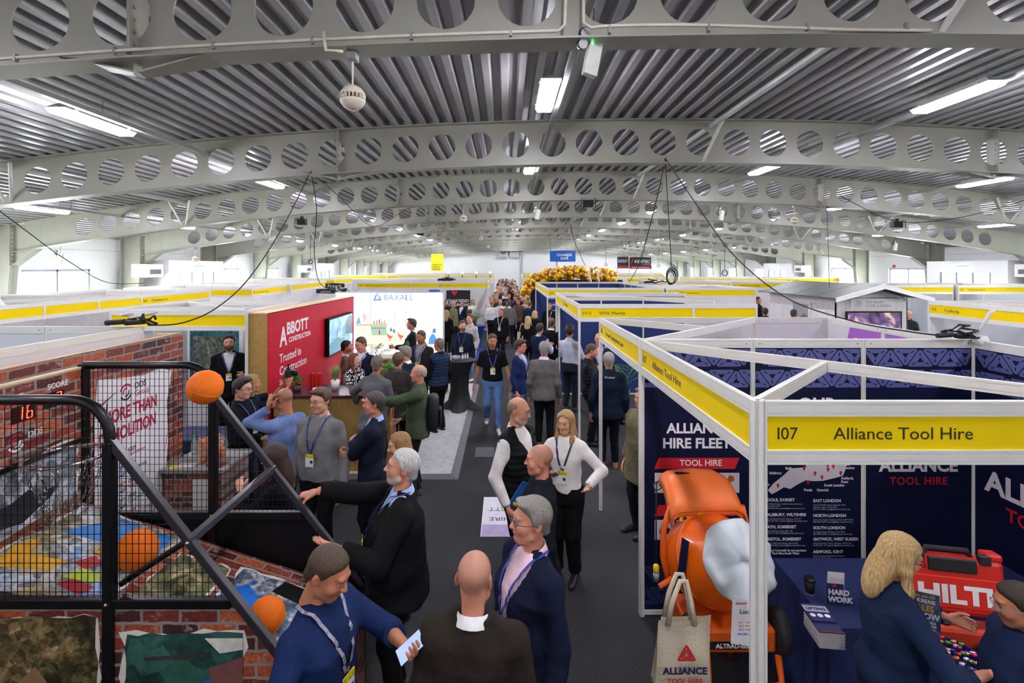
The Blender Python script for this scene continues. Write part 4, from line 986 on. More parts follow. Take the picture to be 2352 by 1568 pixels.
        if badge:
            y_ = front(end[0], end[2] - .07) or end[1]; yy = min(end[1], y_) - .012
            bd = MB().box((-.045, -.002, -.13), (.045, .002, -.035)).build('badge', M('#eceef0', .4, var=.02), rt, loc=(end[0], yy, end[2]))
            MB().box((-.045, -.004, -.035), (.045, .002, .0)).build('badge_header', M('#d6c81e', .4, var=.5, scale=45), bd); MB().box((.008, -.0035, -.09), (.036, -.002, -.062)).build('badge_print', M('#3a3a3a', .5, var=.6, scale=160), bd)
            MB().tube([(0, 0, 0), (0, -.002, .03)], .004, 6).build('clip', M('#b8b8b8', .3, metal=.8), bd)
    if glasses:
        m = MB(); gc = glasses if isinstance(glasses, str) else '#26221f'
        for x_ in (-1, 1): m.tube([(x_ * .031 + .021 * math.cos(a), -.103 - .0 * abs(math.cos(a)), .002 + .016 * math.sin(a)) for a in np.linspace(0, 2 * PI, 16, endpoint=False)], .0022, 6, closed=True); m.tube([(x_ * .052, -.102, .006), (x_ * .075, -.06, .006), (x_ * .08, .012, .004)], .002, 6)
        m.tube([(-.01, -.104, .004), (0, -.108, .007), (.01, -.104, .004)], .002, 6)
        v = (np.array(m.v) * hs) @ HR_.T + hc0; m.v = [tuple(q) for q in v]; m.build('glasses', M(gc, .35), rt)
    rt['_j'] = ''
    PEOPLE.append(rt)
    return dict(root=rt, wrist=WR, elbow=EL, head=hc0, hand=HF, R=R, h=h, torso=tp, tw=tw, HR=HR_, shoulder=SH, HS=hs)
def to_world(P, v):                                     # point in a person's own frame -> world
    a = P['root'].rotation_euler.z; l = P['root'].location; c, s = math.cos(a), math.sin(a)
    return Vector((l.x + c * v[0] - s * v[1], l.y + s * v[0] + c * v[1], l.z + v[2]))
def in_hand(P, i, off=(0, .03, .075)):                  # world point in the palm of hand i (0 left, 1 right)
    w, B_ = P['hand'][i]; return to_world(P, w + B_ @ (V3(*off) * P['h'] / 1.8))
# ------------------------------------------------------------------ the people in the photograph
A = {}
PK = dict(skin='pink')
# foreground
A['phone'] = person('man in navy pullover looking down at the phone in his hand', (738, 1252), 1.79, 72, ('#1a2a52', 'knit'), None, '#1a1b22', ('crop', '#4a3828'), 'tan', 1.06, kind='sweater', head=(4, 26), lanyard='#8a8794',
    sleeve=(.3, .97), arms=(((.05, -.235, .735), (1, .4, -.8)), ((-.13, -.1, .56), (-1, .5, 0))), hands=({'palm': (-.5, 0, 1), 'curl': .55, 'thumb': .2}, None), beard=('#5a4636', .35), vlow=.7)
A['thrower'] = person('large man in black fleece with white hair throwing with raised arm', (915, 1036), 1.83, -78, ('#131315',), '#9db6dc', '#101012', ('short', '#c9c7c2'), 'pink', 1.8, kind='coat', vlow=.76, head=(0, -10), beard=('#cfc9c0', .6), collar='#9db6dc', hem=.46, lanyard='#2b3a78',
    arms=(((.13, -.20, .70), (1, .5, -.8)), ((-.06, -.40, .85), (-.6, .2, -1))), hands=({'palm': (-.2, .3, 1), 'curl': .12, 'spread': 1, 'thumb': .9, 'dir': (-.25, -1, .35)}, {'palm': (0, .1, -1), 'curl': .75, 'thumb': .1, 'dir': (0, -1, -.15)}))
A['baldback'] = person('bald man seen from behind in dark brown jacket', (1090, 1272), 1.8, 172, ('#2c2620',), '#dadada', '#161616', ('shaved', '#6a5a4c'), 'pink', 1.25, kind='coat', head=(-4, 4), collar='#e2e2e2', hem=.45)
A['pink'] = person('grey haired man with glasses in navy blazer and pink shirt', (1214, 1150), 1.82, -62, ('#171d33',), '#e6c6cf', '#15161c', ('side', '#8d8880'), 'pink', 1.34, kind='suit', vlow=.6, head=(-12, -4), lanyard='#2b3a86', glasses='#4a4a52', arms=(None, None))
A['baldnavy'] = person('bald man in dark navy coat facing left behind the pink shirted man', (1237, 1024), 1.75, -88, ('#161922',), None, '#15161a', ('shaved', '#7a6552'), 'pink', 1.15, kind='coat', head=(-4, 0), hem=.42)
A['vest'] = person('grey bearded man in black padded gilet and white shirt holding a steel bottle', (1190, 915), 1.86, 52, ('#16171a', 'puffer'), '#e9e7e2', '#17181c', ('balding', '#8d7860'), 'pink', 1.12, kind='gilet', head=(14, 8), beard=('#b9afa5', .7), glasses='#7a7a80', vlow=.64,
    arms=(((.1, -.08, .55),), ((-.17, -.06, .50), (-.6, 1, 0))), hands=(None, {'curl': .95, 'palm': (1, -.2, 0)}))
A['blouse'] = person('woman with long blonde hair in white blouse and black trousers', (1300, 944), 1.69, -22, ('#e9e5df',), None, '#121215', ('long', '#b08c58'), 'pale', 1.0, kind='blouse', female=True, head=(-10, 6), lanyard='#1c2548', legkind='wide', mouth=True,
    arms=(((.16, -.13, .615), (1, .6, -.3)), ((-.07, -.19, .69), (-1, .3, -.6))), hands=({'palm': (-.3, -.3, 1), 'curl': .2, 'spread': 1, 'thumb': .8, 'dir': (.1, -1, .1)}, {'palm': (.2, 0, 1), 'curl': .5}))
A['grey'] = person('man in grey crew neck sweater with glasses and lanyard', (735, 894), 1.87, -12, ('#7b7c7c', 'knit'), None, '#16171b', ('side', '#5c4430'), 'pale', 1.24, kind='sweater', collar='#ececec', glasses='#3a2a24', lanyard='#24346e', beard=('#9a7450', .3), head=(-12, 2), arms=(None, None))
A['caller'] = person('shaven headed man in light blue sweater on a phone call', (655, 893), 1.79, -118, ('#7288b8', 'knit'), None, '#23252c', ('shaved', '#6a5546'), 'tan', 1.08, kind='sweater', head=(6, 12), lanyard='#1f2b54',
    arms=(((.085, -.05, .885), (.5, -.8, -1)), None), hands=({'palm': (-1, .2, .1), 'curl': .5, 'dir': (-.1, .2, 1)}, None))
A['folded'] = person('dark haired man in navy suit and blue shirt with folded arms', (857, 902), 1.8, -84, ('#1c2233',), '#9bb9ec', '#1a1c24', ('short', '#4c4642'), 'pink', 1.08, kind='suit', vlow=.68, head=(4, 0),
    arms=(((-.07, -.15, .665), (1, -.2, -.8)), ((.06, -.17, .685), (-1, -.2, -.8))), hands=({'curl': .5, 'dir': (-1, -.1, 0), 'palm': (0, 1, 0)}, {'curl': .5, 'dir': (1, .1, 0), 'palm': (0, 1, 0)}))
A['blond'] = person('woman with light brown hair behind the large man in black', (918, 995), 1.65, -58, ('#25262c',), None, '#1c1c22', ('long', '#a07c4c'), 'pale', 1.0, kind='coat', female=True, head=(-10, 8))
A['brunette'] = person('woman with long dark brown hair in black coat behind the cage', (632, 1022), 1.66, -70, ('#131317',), None, '#131317', ('straight', '#3a261a'), 'pale', 1.0, kind='coat', female=True, head=(-14, 10), arms=(((.0, -.16, .78), (1, 0, -.8)), ((.0, -.16, .62),)))
A['cup'] = person('young man with glasses in black jacket holding a drink by the chipboard column', (556, 870), 1.8, 82, ('#15161b',), None, '#2c3038', ('quiff', '#231a14'), 'pale', 1.05, kind='coat', glasses='#2c2c2e', lanyard='#2c3e86', head=(6, 6), hem=.5,
    arms=(((.04, -.2, .64),), ((-.08, -.2, .63),)), hands=({'curl': .7, 'palm': (-1, 0, 0)}, {'curl': .7, 'palm': (1, 0, 0)}))
A['photo'] = person('photographer in navy t-shirt holding a camera up high', (580, 862), 1.74, 118, ('#161a2e',), None, '#1c1c22', ('bob', '#a08252'), 'tan', 1.0, kind='tee', female=True, arms=(((.03, -.22, .90), (1, -.4, -.8)), ((-.05, -.24, .89), (-.6, -.6, -1))), hands=({'curl': .7, 'dir': (0, -.3, 1), 'palm': (-1, 0, 0)}, {'curl': .7, 'dir': (0, -.3, 1), 'palm': (1, 0, 0)}))
A['door'] = person('laughing bearded man in black coat inside the blank yellow booth', None, 1.93, 28, ('#141417',), '#d8d8dc', '#1a1a1e', ('quiff', '#4a3222'), 'pale', 1.06, kind='coat', beard=('#5a3e2a', .8), loc=(-4.95, 8.95), lanyard='#44507e', vlow=.66, arms=(((.12, -.2, .66),), None), mouth=True)
# people at the red stand
A['rings'] = person('brown haired woman in black blouse with white ring print', (815, 812), 1.66, 62, ('#15172a', 'rings'), None, '#15151a', ('straight', '#74412a'), 'pale', 1.08, kind='blouse', female=True, head=(6, 0), **{})
A['greysuit'] = person('man in mid grey suit leaning on the chipboard counter, seen from behind', (858, 819), 1.86, 158, ('#66676a',), None, '#2a2b30', ('crop', '#6e6256'), 'tan', 1.1, kind='suit', lean=8, head=(20, 0), arms=(((.27, -.14, .585), (1, .4, .2)), ((-.02, -.2, .62),)), hem=.43)
A['check'] = person('man in dark checked jacket with back turned at the stand', (915, 810), 1.79, 176, ('#4a4644', 'check'), None, '#18181c', ('short', '#5c4634'), 'pink', 1.18, kind='suit', hem=.43)
A['green'] = person('bald man in olive green jacket with rucksack gesturing with open hand', (960, 839), 1.78, -84, ('#46533e',), None, '#20242e', ('balding', '#b8aca0'), 'pink', 1.16, kind='coat', head=(-4, 0), hem=.45,
    arms=(((.1, -.31, .745), (1, .6, -.8)), ((-.06, -.14, .56),)), hands=({'palm': (0, 0, 1), 'curl': .12, 'spread': .8, 'thumb': .9, 'dir': (0, -1, .1)}, None), shoes='#4a4438', legkind='slim')
A['smile'] = person('dark haired man in navy suit and white shirt facing out at the red wall', (831, 774), 1.88, -18, ('#1c2238',), '#d9dbe4', '#1a1d2a', ('crop', '#4e3826'), 'pink', 1.05, kind='suit', head=(-16, 16), lanyard='#3c4a9a', vlow=.6)
A['beige'] = person('man in taupe suit beside the wall screen', (798, 783), 1.73, 104, ('#8a8378',), '#e2e2e2', '#3a3a3c', ('short', '#261c17'), 'tan', 1.05, kind='suit', beard=('#2a2018', .6))
A['navygrey'] = person('grey haired man in navy jacket at the far side of the counter', (931, 796), 1.77, -112, ('#1d2639',), '#dfe2ea', '#1c1e26', ('side', '#8b857d'), 'pink', 1.1, kind='suit', head=(10, 8))
A['dark'] = person('tall man in charcoal blazer and grey shirt with lanyard', (968, 759), 1.87, -24, ('#2e2c2c',), '#9b9b99', '#17181c', ('crop', '#463c34'), 'tan', 1.05, kind='suit', lanyard='#36449a', beard=('#4a4038', .4), vlow=.58, head=(-10, 12))
A['quilt'] = person('grey haired man in navy quilted gilet over black sleeves', (1008, 777), 1.8, -128, ('#22334f', 'puffer'), '#17171b', '#141418', ('crop', '#7d7167'), 'tan', 1.1, kind='gilet', arms=(((.05, -.16, .6),), None))
A['light'] = person('man in black blazer standing before the bright light wall', None, 1.89, -76, ('#17171b',), '#e4e4e8', '#17181c', ('quiff', '#3c2c22'), 'tan', 1.0, kind='suit', loc=(-2.3, 12.14), arms=(((.05, -.2, .65),), ((-.03, -.2, .64),)))
A['navysw'] = person('bearded man in navy sweater with lanyard by the black bar table', (1062, 737), 1.83, -4, ('#1b2233', 'knit'), None, '#5a7396', ('short', '#4c3824'), 'pale', 1.16, kind='sweater', lanyard='#3a4796', beard=('#6a4a30', .85), head=(20, 4), legkind='denim')
A['cream'] = person('fair haired man in cream sweater behind the navy sweater man', (1079, 722), 1.84, -38, ('#c3bdb2', 'knit'), None, '#6684ac', ('quiff', '#7a5632'), 'pale', 1.0, kind='sweater', lanyard='#33406e', legkind='denim', shoes='#e8e8e8', collar='#dfe2ea', badge=False)
A['walker'] = person('man in black polo shirt and blue jeans walking towards the viewer', (1131, 768), 1.85, 4, ('#141519',), None, '#5c7fb0', ('short', '#4a382a'), 'tan', 1.1, kind='tee', lanyard='#3d4aa6', walk=.8, shoes='#dcdcda', legkind='denim', head=(2, 8), beard=('#5a4636', .3),
    arms=(((.19, -.06, .475),), ((-.19, .02, .47),)), hands=({'curl': .9, 'palm': (-1, 0, 0)}, {'curl': .6}))
A['bluesuit'] = person('dark haired man with glasses in bright navy suit in the aisle', (1196, 781), 1.77, 62, ('#22305e',), '#c8cede', '#5a6f90', ('side', '#3c2a1d'), 'pink', 1.0, kind='suit', glasses='#2a2a2c', head=(8, 6), lanyard='#44518e', legkind='denim', hem=.44)
A['gilet2'] = person('dark haired man in navy gilet and light blue shirt, back turned', (1240, 744), 1.79, 142, ('#1d2740',), '#a9b9d8', '#1a1e2c', ('quiff', '#2f2118'), 'pink', 1.05, kind='gilet', head=(10, 6), arms=(((.02, -.2, .68),), ((-.06, -.2, .66),)))
A['tweed'] = person('grey haired man in grey tweed jacket, back turned in the aisle', (1250, 785), 1.85, 170, ('#6a6663', 'tweed'), None, '#141418', ('short', '#928e88'), 'tan', 1.08, kind='suit', shoes='#6a4230', hem=.45, collar='#c9cede')
A['bshirt'] = person('man in pale blue shirt and dark trousers by the H13 post', (1309, 749), 1.86, 148, ('#c3c9da',), None, '#262a34', ('curly', '#2c1f18'), 'tan', 1.0, kind='shirt', head=(12, 6), beard=('#2c1f18', .6), collar='#c3c9da', arms=(((.08, -.2, .66),), ((-.06, -.2, .66),)))
A['gilet3'] = person('man in black padded gilet looking down beside the booth post', (1356, 790), 1.79, 84, ('#17181b', 'puffer'), '#2e2e31', '#15161a', ('crop', '#57483a'), 'pink', 1.12, kind='gilet', head=(4, 18), beard=('#5a4636', .4), arms=(((.05, -.2, .66),), ((-.05, -.2, .64),)))
A['jacket'] = person('grey haired man in navy jacket and tan shoes, back turned under the yellow fascia', (1398, 810), 1.81, 176, ('#1a2436',), None, '#191d28', ('short', '#9b9892'), 'pink', 1.15, kind='coat', shoes='#a87f52', hem=.43)
text('Kloeber', .05, M('#e8e8ea', .5), A['jacket']['root'], align='CENTER', mat4=plane_mat((0, .15, 1.43), (-1, 0, 0), (0, 0, 1)))
A['tie'] = person('man in navy suit and pink shirt facing out under the yellow fascia', (1376, 766), 1.82, -14, ('#1c2336',), '#e2b8c0', '#1b1d26', ('balding', '#8a7460'), 'pink', 1.2, kind='suit', lanyard='#4a78c0')
A['olive'] = person('person in olive tweed coat half hidden by the booth post', None, 1.72, -64, ('#767056', 'tweed'), None, '#202024', ('side', '#6a5a48'), 'pink', 1.15, kind='coat', loc=(1.62, 5.95), hem=.36)
A['curl'] = person('woman with curly brown hair bending over a table under the yellow fascia', None, 1.66, 60, ('#1a2238',), None, '#1a1c24', ('long', '#6a4830'), 'pale', 1.0, kind='coat', female=True, loc=(1.95, 7.1), lean=14)
A['hirew'] = person('blonde woman with glasses in navy sweater at the cement mixer booth', (2040, 1224), 1.67, 78, ('#1b2944', 'knit'), None, '#1b2030', ('straight', '#c0a06a'), 'pink', 1.26, kind='sweater', female=True, head=(0, 16), glasses='#2a2018', lean=4,
    sleeve=(.97, .45), arms=(((.09, -.20, .70), (1, 0, -.8)), ((-.12, -.20, .665), (-1, .5, -.5))), hands=({'curl': .5, 'palm': (-1, 0, .3)}, {'palm': (.3, .2, 1), 'curl': .22, 'spread': 1, 'thumb': .8, 'dir': (-.1, -1, .45)}))
A['edge'] = person('dark haired man in navy jacket at the right edge of the picture', (2345, 1345), 1.55, -112, ('#1d2846',), None, '#1b1d26', ('short', '#35271d'), 'tan', 1.25, kind='coat', head=(0, 12), glasses='#8a8a90', beard=('#5a4434', .35))
A['cabin'] = person('white haired man in dark green polo beside the garden cabin screen', None, 1.8, -70, ('#2c3a36',), None, '#22242a', ('balding', '#cfc9c0'), 'pink', 1.3, kind='tee', loc=(12.45, 15.5))
A['furcoat'] = person('person with curly brown hair at the right edge beside the I15 booth', None, 1.75, 150, ('#2c221c',), None, '#201c1c', ('curly', '#7a5a3c'), 'tan', 1.1, kind='coat', loc=(8.9, 7.5), female=True)
for i, (x, y, H_, yw, c, hr) in enumerate(((1742, 682, 1.95, 40, '#17181c', ('short', '#2a2018')), (1757, 708, 1.8, 170, '#20242e', ('side', '#3a2a1e')), (1824, 711, 1.88, 120, '#2a2e38', ('crop', '#4a3828')), (1847, 722, 1.85, 160, '#30343c', ('short', '#5a5048')))):
    person(['man in black top standing past the corner of the garden cabin', 'brown haired visitor whose head shows over the yellow fascia', 'short haired visitor walking past the garden cabin door', 'visitor whose grey hair just shows over the white wall'][i], (x, y), H_, yw, (c,), None, '#1b1c22', hr, 'tan', kind='coat')
# middle distance along the aisle
mid = [
 ('man in black suit seen from behind by the H13 booth', (1268, 731), 1.83, 152, '#17181d', 'suit', ('short', '#6a5238'), None),
 ('woman with long brown hair in black dress by the H13 booth', (1294, 742), 1.62, 150, '#141417', 'coat', ('long', '#8a6a44'), 'f'),
 ('woman with long blonde hair carrying a cream tote bag', (1213, 726), 1.69, 160, '#141417', 'coat', ('long', '#c9ab74'), 'f'),
 ('woman with blonde bob behind the tote bag carrier', (1229, 714), 1.68, 150, '#16161c', 'coat', ('bob', '#c9aa72'), 'f'),
 ('grey haired man in cream knitted jumper in the aisle', (1206, 684), 1.8, 120, '#c6b9a4', 'sweater', ('short', '#9a948c'), None),
 ('man in navy shirt beside the cream jumper man', (1217, 691), 1.8, 160, '#1c2a44', 'sweater', ('crop', '#6a5138'), None),
 ('staff man in black fleece with lanyard inside the G13 booth', (1262, 696), 1.8, -10, '#15161a', 'coat', ('crop', '#6a4a32'), 'l'),
 ('balding man in white shirt seen from behind in the aisle', (1130, 690), 1.8, 170, '#dedee0', 'shirt', ('shaved', '#7a6450'), None),
 ('young man in black puffer jacket with white lanyard', (1151, 709), 1.76, -20, '#16171c', 'coat', ('short', '#7a5836'), 'l'),
 ('man in grey blazer and black trousers walking away up the aisle', (1170, 690), 1.82, 172, '#6a6867', 'suit', ('crop', '#4a3a2e'), None),
 ('dark haired person in black puffer jacket facing the viewer', (1183, 679), 1.75, -10, '#17181c', 'coat', ('side', '#2a1e18'), 'l'),
 ('grey haired man in olive field jacket at the left stands', (1042, 692), 1.78, 70, '#76744f', 'coat', ('short', '#a7a29a'), 'g'),
 ('man with glasses in navy suit at the left stands', (1061, 691), 1.7, -30, '#1d2334', 'suit', ('short', '#77706a'), 'g'),
 ('woman with long fair hair seen from behind at the left stands', (1026, 712), 1.7, 165, '#15161c', 'coat', ('long', '#b08f62'), 'f'),
 ('woman with auburn hair at the left stands', (1024, 690), 1.7, 60, '#1a1618', 'coat', ('straight', '#74452c'), 'f'),
 ('bald man in dark blue suit in front of the black sign', (1069, 673), 1.8, -100, '#1b2233', 'suit', ('shaved', '#6a5544'), None),
 ('woman with ponytail in front of the black sign', (1040, 676), 1.7, 80, '#22242a', 'coat', ('bob', '#5c4432'), 'f'),
 ('woman in white blouse by the palm plant', (1085, 688), 1.66, -10, '#e2ded8', 'blouse', ('long', '#a07a4c'), 'f'),
 ('man in beige jacket behind the palm plant', (1104, 672), 1.78, 160, '#8b8470', 'coat', ('short', '#8a7a68'), None),
 ('dark haired man in grey coat by the palm plant', (1079, 711), 1.76, 150, '#3c3c40', 'coat', ('side', '#3c2c22'), None),
]
for lb, at_, H_, yw, c, kd, hr, fl in mid:
    fm = fl == 'f'
    person(lb, at_, H_, yw, (c,), '#d8dae0' if kd == 'suit' else None, '#191b21', hr, 'pale' if fm else RNG.choice(['pink', 'tan', 'pale']), 1.0 if fm else RNG.uniform(1.0, 1.18), kind=kd, female=fm, lanyard='#e0e0e4' if fl == 'l' else None, glasses=fl == 'g', cellmul=1.1)
# far crowd: eight figures, copied with other colours
bases = []
def far_person(k, kind, hr, fem): return person('far', None, 1.66 if fem else 1.79, 0, ('#202020',), '#d8d8dc' if kind == 'suit' else None, '#17181d', hr, ['pale', 'pink', 'tan', 'pink'][k % 4], 1.08, kind=kind, female=fem, loc=(0, 30 + k), cellmul=1.15)['root']
defs = [('suit', ('short', '#3a2a20'), False), ('coat', ('quiff', '#4a3424'), False), ('sweater', ('crop', '#5a4632'), False), ('suit', ('shaved', '#6a5544'), False), ('coat', ('long', '#8a6a44'), True), ('sweater', ('side', '#8a857e'), False), ('blouse', ('straight', '#3a261c'), True), ('coat', ('balding', '#7a6a5a'), False)]
for k, (kd, hr, fm) in enumerate(defs): bases.append((far_person(k, kd, hr, fm), kd, fm))
TOPS = [('#17181c', 'black'), ('#1d2638', 'navy'), ('#4a4c50', 'grey'), ('#c9c6bf', 'cream'), ('#24406e', 'blue'), ('#5a4636', 'brown'), ('#dadada', 'white'), ('#394434', 'olive'), ('#701f2a', 'dark red')]
HAIRS = [('#2a1f18', 'dark'), ('#5a4230', 'brown'), ('#b0905c', 'fair'), ('#8f8a84', 'grey')]
GN = {'suit': 'suit', 'coat': 'jacket', 'sweater': 'jumper', 'blouse': 'top'}
spots = []
rr = random.Random(5); y_ = 21.0
while y_ < 58:
    for x_ in ([-.55, .05, .62] if rr.random() < .62 else [-.3, .4]):
        x_ = x_ + rr.uniform(-.13, .13) + (0.0 if y_ < 40 else rr.uniform(-.2, .2))
        if y_ < 26 and .1 < x_ + .2 and rr.random() < .5: continue
        spots.append((x_, y_ + rr.uniform(-.25, .25)))
    y_ += rr.uniform(.85, 1.25)
for x_, yy in ((-2.4, 25.8), (-3.4, 26.2), (-4.6, 26.0), (3.2, 25.2), (4.6, 25.6), (-1.5, 34), (2.3, 35), (3.6, 37), (-2.8, 45), (5.4, 24.6)): spots.append((x_, yy))
taken = [(q.location.x, q.location.y) for q in PEOPLE[:-8]]; keep = []
for q in spots:
    if all(math.hypot(q[0] - c[0], q[1] - c[1]) > .47 for c in taken + keep): keep.append(q)
spots = keep; used = set(); BALD = {bases[3][0].name}
for i, (x_, yy) in enumerate(spots):
    b_, kd, fm = bases[i % 8] if i < 8 else rr.choice(bases)
    o = b_ if i < 8 else copy_tree(b_)
    o.location = (x_, yy, 0); o.rotation_euler = (0, 0, rr.choice([0, .3, -.4, PI, PI - .4, PI + .5, 1.4, -1.3]) + rr.uniform(-.2, .2)); s_ = rr.uniform(.95, 1.05); o.scale = (s_, s_, s_)
    bald = b_.name in BALD; where = 'in the aisle crowd beyond the G13 booth' if yy < 32 else 'deep in the aisle crowd' if yy < 45 else 'at the far end of the aisle'
    for _ in range(40):
        tc_, tn = rr.choice(TOPS[:5] if rr.random() < .6 and _ < 6 else TOPS); hc_, hn = rr.choice(HAIRS)
        lb = '%s in %s %s with %s %s' % ('woman' if fm else 'man', tn, GN[kd], 'shaven head' if bald else hn + ' hair', where)
        if lb not in used: break
    used.add(lb)
    for ch in o.children:
        st = ch.name.split('.')[0]
        if st in ('jacket', 'coat', 'sweater', 'blouse'): ch.material_slots[0].link = 'OBJECT'; ch.material_slots[0].material = cloth(tc_)
        if st == 'hair': ch.material_slots[0].link = 'OBJECT'; ch.material_slots[0].material = hair_mat(hc_)
    o['label'] = lb; o['group'] = 'visitors in the far aisle crowd'
# ------------------------------------------------------------------ left: arcade hoop machine, brick print wall, stand furniture
BLACK = M('#08080a', .35, var=.1, spec=.35); BLACKM = M('#0b0b0d', .55, var=.1, spec=.2); CHROME = M('#c8c8c8', .12, metal=1, var=.02); WOODE = M('#d8bd8a', .6, var=.1, scale=20)
rt_ = random.Random(21)
def torn(w, h, sd, jag=.02, n=9):
    r = random.Random(sd); p = []
    for i in range(n): p.append((w * i / n + r.uniform(-jag, jag) * .5, r.uniform(-jag, jag)))
    for i in range(n): p.append((w + r.uniform(-jag, jag), h * i / n))
    for i in range(n): p.append((w - w * i / n, h + r.uniform(-jag, jag)))
    for i in range(n): p.append((r.uniform(-jag, jag), h - h * i / n))
    return p
def poster(parent, mat4, w, h, sd, cols, axes='XY', scale=3.0, name='printed_photo', paper=True):
    if paper: MB().prism([(x * 1.0 - .012, y - .012) for x, y in torn(w + .02, h + .02, sd, .022)], .0004, .0009, mat=mat4).build('torn_paper_edge', M('#e2ddd2', .6), parent)
    o = MB().prism(torn(w, h, sd + 1, .014), .001, .0016).build(name, photo_print(sd, cols, axes, scale), parent)
    o.matrix_local = mat4
    return o
def blob(parent, mat4, pts, col, z=.0018, name='printed_shape'):
    o = MB().prism(pts, z, z + .0006).build(name, M(col, .45, var=.12, scale=20), parent); o.matrix_local = mat4; return o

YN, YFR, XB, XP, XFN = 2.63, 3.56, -3.0, -2.08, -1.0
mach = thing('basketball_machine', 'black arcade basketball hoop machine with brick print panels in the left foreground', 'arcade game', (0, 0, 0))
for y in (YN, YFR):
    w = .026
    arc = [(XB, y, 2.458), (XP - .2, y, 2.458)] + [(XP - .2 + .2 * math.sin(t), y, 2.258 + .2 * math.cos(t)) for t in np.linspace(.2, PI / 2, 7)] + [(XP, y, 2.2)]
    MB().tube(arc, .027, 10).build('cage_top_tube', BLACK, mach, True)
    MB().bbox((XP - w, y - w, 0), (XP + w, y + w, 2.24), .006).build('cage_post', BLACK, mach)
    MB().bbox((XB - w, y - .03, 0), (XB + w, y + .03, 2.47), .006).build('cage_post', BLACK, mach)
    MB().bbox((XB, y - .022, 1.37), (-1.44, y + .022, 1.42), .005).build('cage_rail', BLACK, mach)
    # sloping brace
    a, b2 = Vector((XP + .0, y, 2.25)), Vector((XFN, y, .88)); d = (b2 - a); ln = d.length; R = Matrix.Translation(a) @ Vector((1, 0, 0)).rotation_difference(d.normalized()).to_matrix().to_4x4()
    MB().bbox((0, -.02, -.02), (ln, .02, .02), .004, mat=R).build('cage_brace', M('#2c2a30', .3, var=.05), mach)
    # wire mesh: rectangle plus the triangle under the brace
    m = MB()
    x = XB + .033
    while x < -1.47:
        zt = 2.44 if x < XP else 2.25 + (x - XP) * (.88 - 2.25) / (XFN - XP)
        if zt > 1.42: m.box((x - .0014, y - .0014, 1.4), (x + .0014, y + .0014, zt))
        x += .0335
    z = 1.45
    while z < 2.44:
        xe = XP + (z - 2.25) * (XFN - XP) / (.88 - 2.25) if z < 2.25 else XP - .02
        m.box((XB, y - .0014, z - .0013), (xe, y + .0014, z + .0013)); z += .0505
    m.build('wire_mesh', BLACKM, mach, kind='stuff')
    MB().ball((XP, y - w, 1.4), .012, 8).build('bolt', CHROME, mach); MB().ball((-1.66, y - .024, 1.72), .01, 8).build('bolt', CHROME, mach); MB().ball((XB, y - .033, 2.38), .011, 8).build('bolt', CHROME, mach)
MB().bbox((-1.68, YN - .02, 1.70), (-1.64, YFR + .02, 1.74), .004).build('cross_bar', M('#3c3a42', .3), mach)
MB().tube([(-2.06, YN + .05, 1.46), (-1.66, YN + .05, 1.72)], .016, 8).build('cross_bar', BLACK, mach)
for x in (-1.66,): pass
# backboard with score displays
bb = MB().box((XB - .03, YN - .1, 1.42), (XB + .004, YFR - .02, 2.44)).build('backboard', brick_print('YZ', .2, .072), mach)
MB().box((XB - .034, YN - .1, 2.44), (XB + .006, YFR - .02, 2.452)).build('board_edge', WOODE, mach)
bm4 = lambda y, z: plane_mat((XB + .0055, y, z), (0, 1, 0), (0, 0, 1))
WHT = M('#e8e6e4', .5, var=.02); LED = glow('#ff2418', 5.0); LEDW = glow('#ff6a50', 7.0); DRED = M('#2a0606', .3)
text('SCORE', .05, WHT, bb, mat4=bm4(3.27, 2.352), bold=.02); text('TIME', .05, WHT, bb, mat4=bm4(3.0, 2.34), bold=.02)
for y, z, s_ in ((3.045, 2.21, '16'), (3.25, 2.24, ' 7')):
    MB().prism([(0, 0), (.15, 0), (.15, .1), (0, .1)], .0, .004, mat=bm4(y - .01, z - .01)).build('display_window', DRED, bb)
    SEG = {'1': 'bc', '6': 'acdefg', '7': 'abc', ' ': ''}
    for k, ch in enumerate(s_):
        for sg in SEG[ch]:
            x0, y0, x1, y1 = {'a': (.006, .078, .036, .082), 'b': (.036, .044, .041, .08), 'c': (.034, .004, .039, .04), 'd': (.004, .0, .034, .005), 'e': (.0, .004, .005, .04), 'f': (.003, .044, .008, .08), 'g': (.005, .039, .035, .044)}[sg]
            MB().prism([(x0 + k * .065, y0), (x1 + k * .065, y0), (x1 + k * .065 + .002, y1), (x0 + k * .065 + .002, y1)], .005, .0062, mat=bm4(y + .012, z)).build('led_segment', LED, bb)
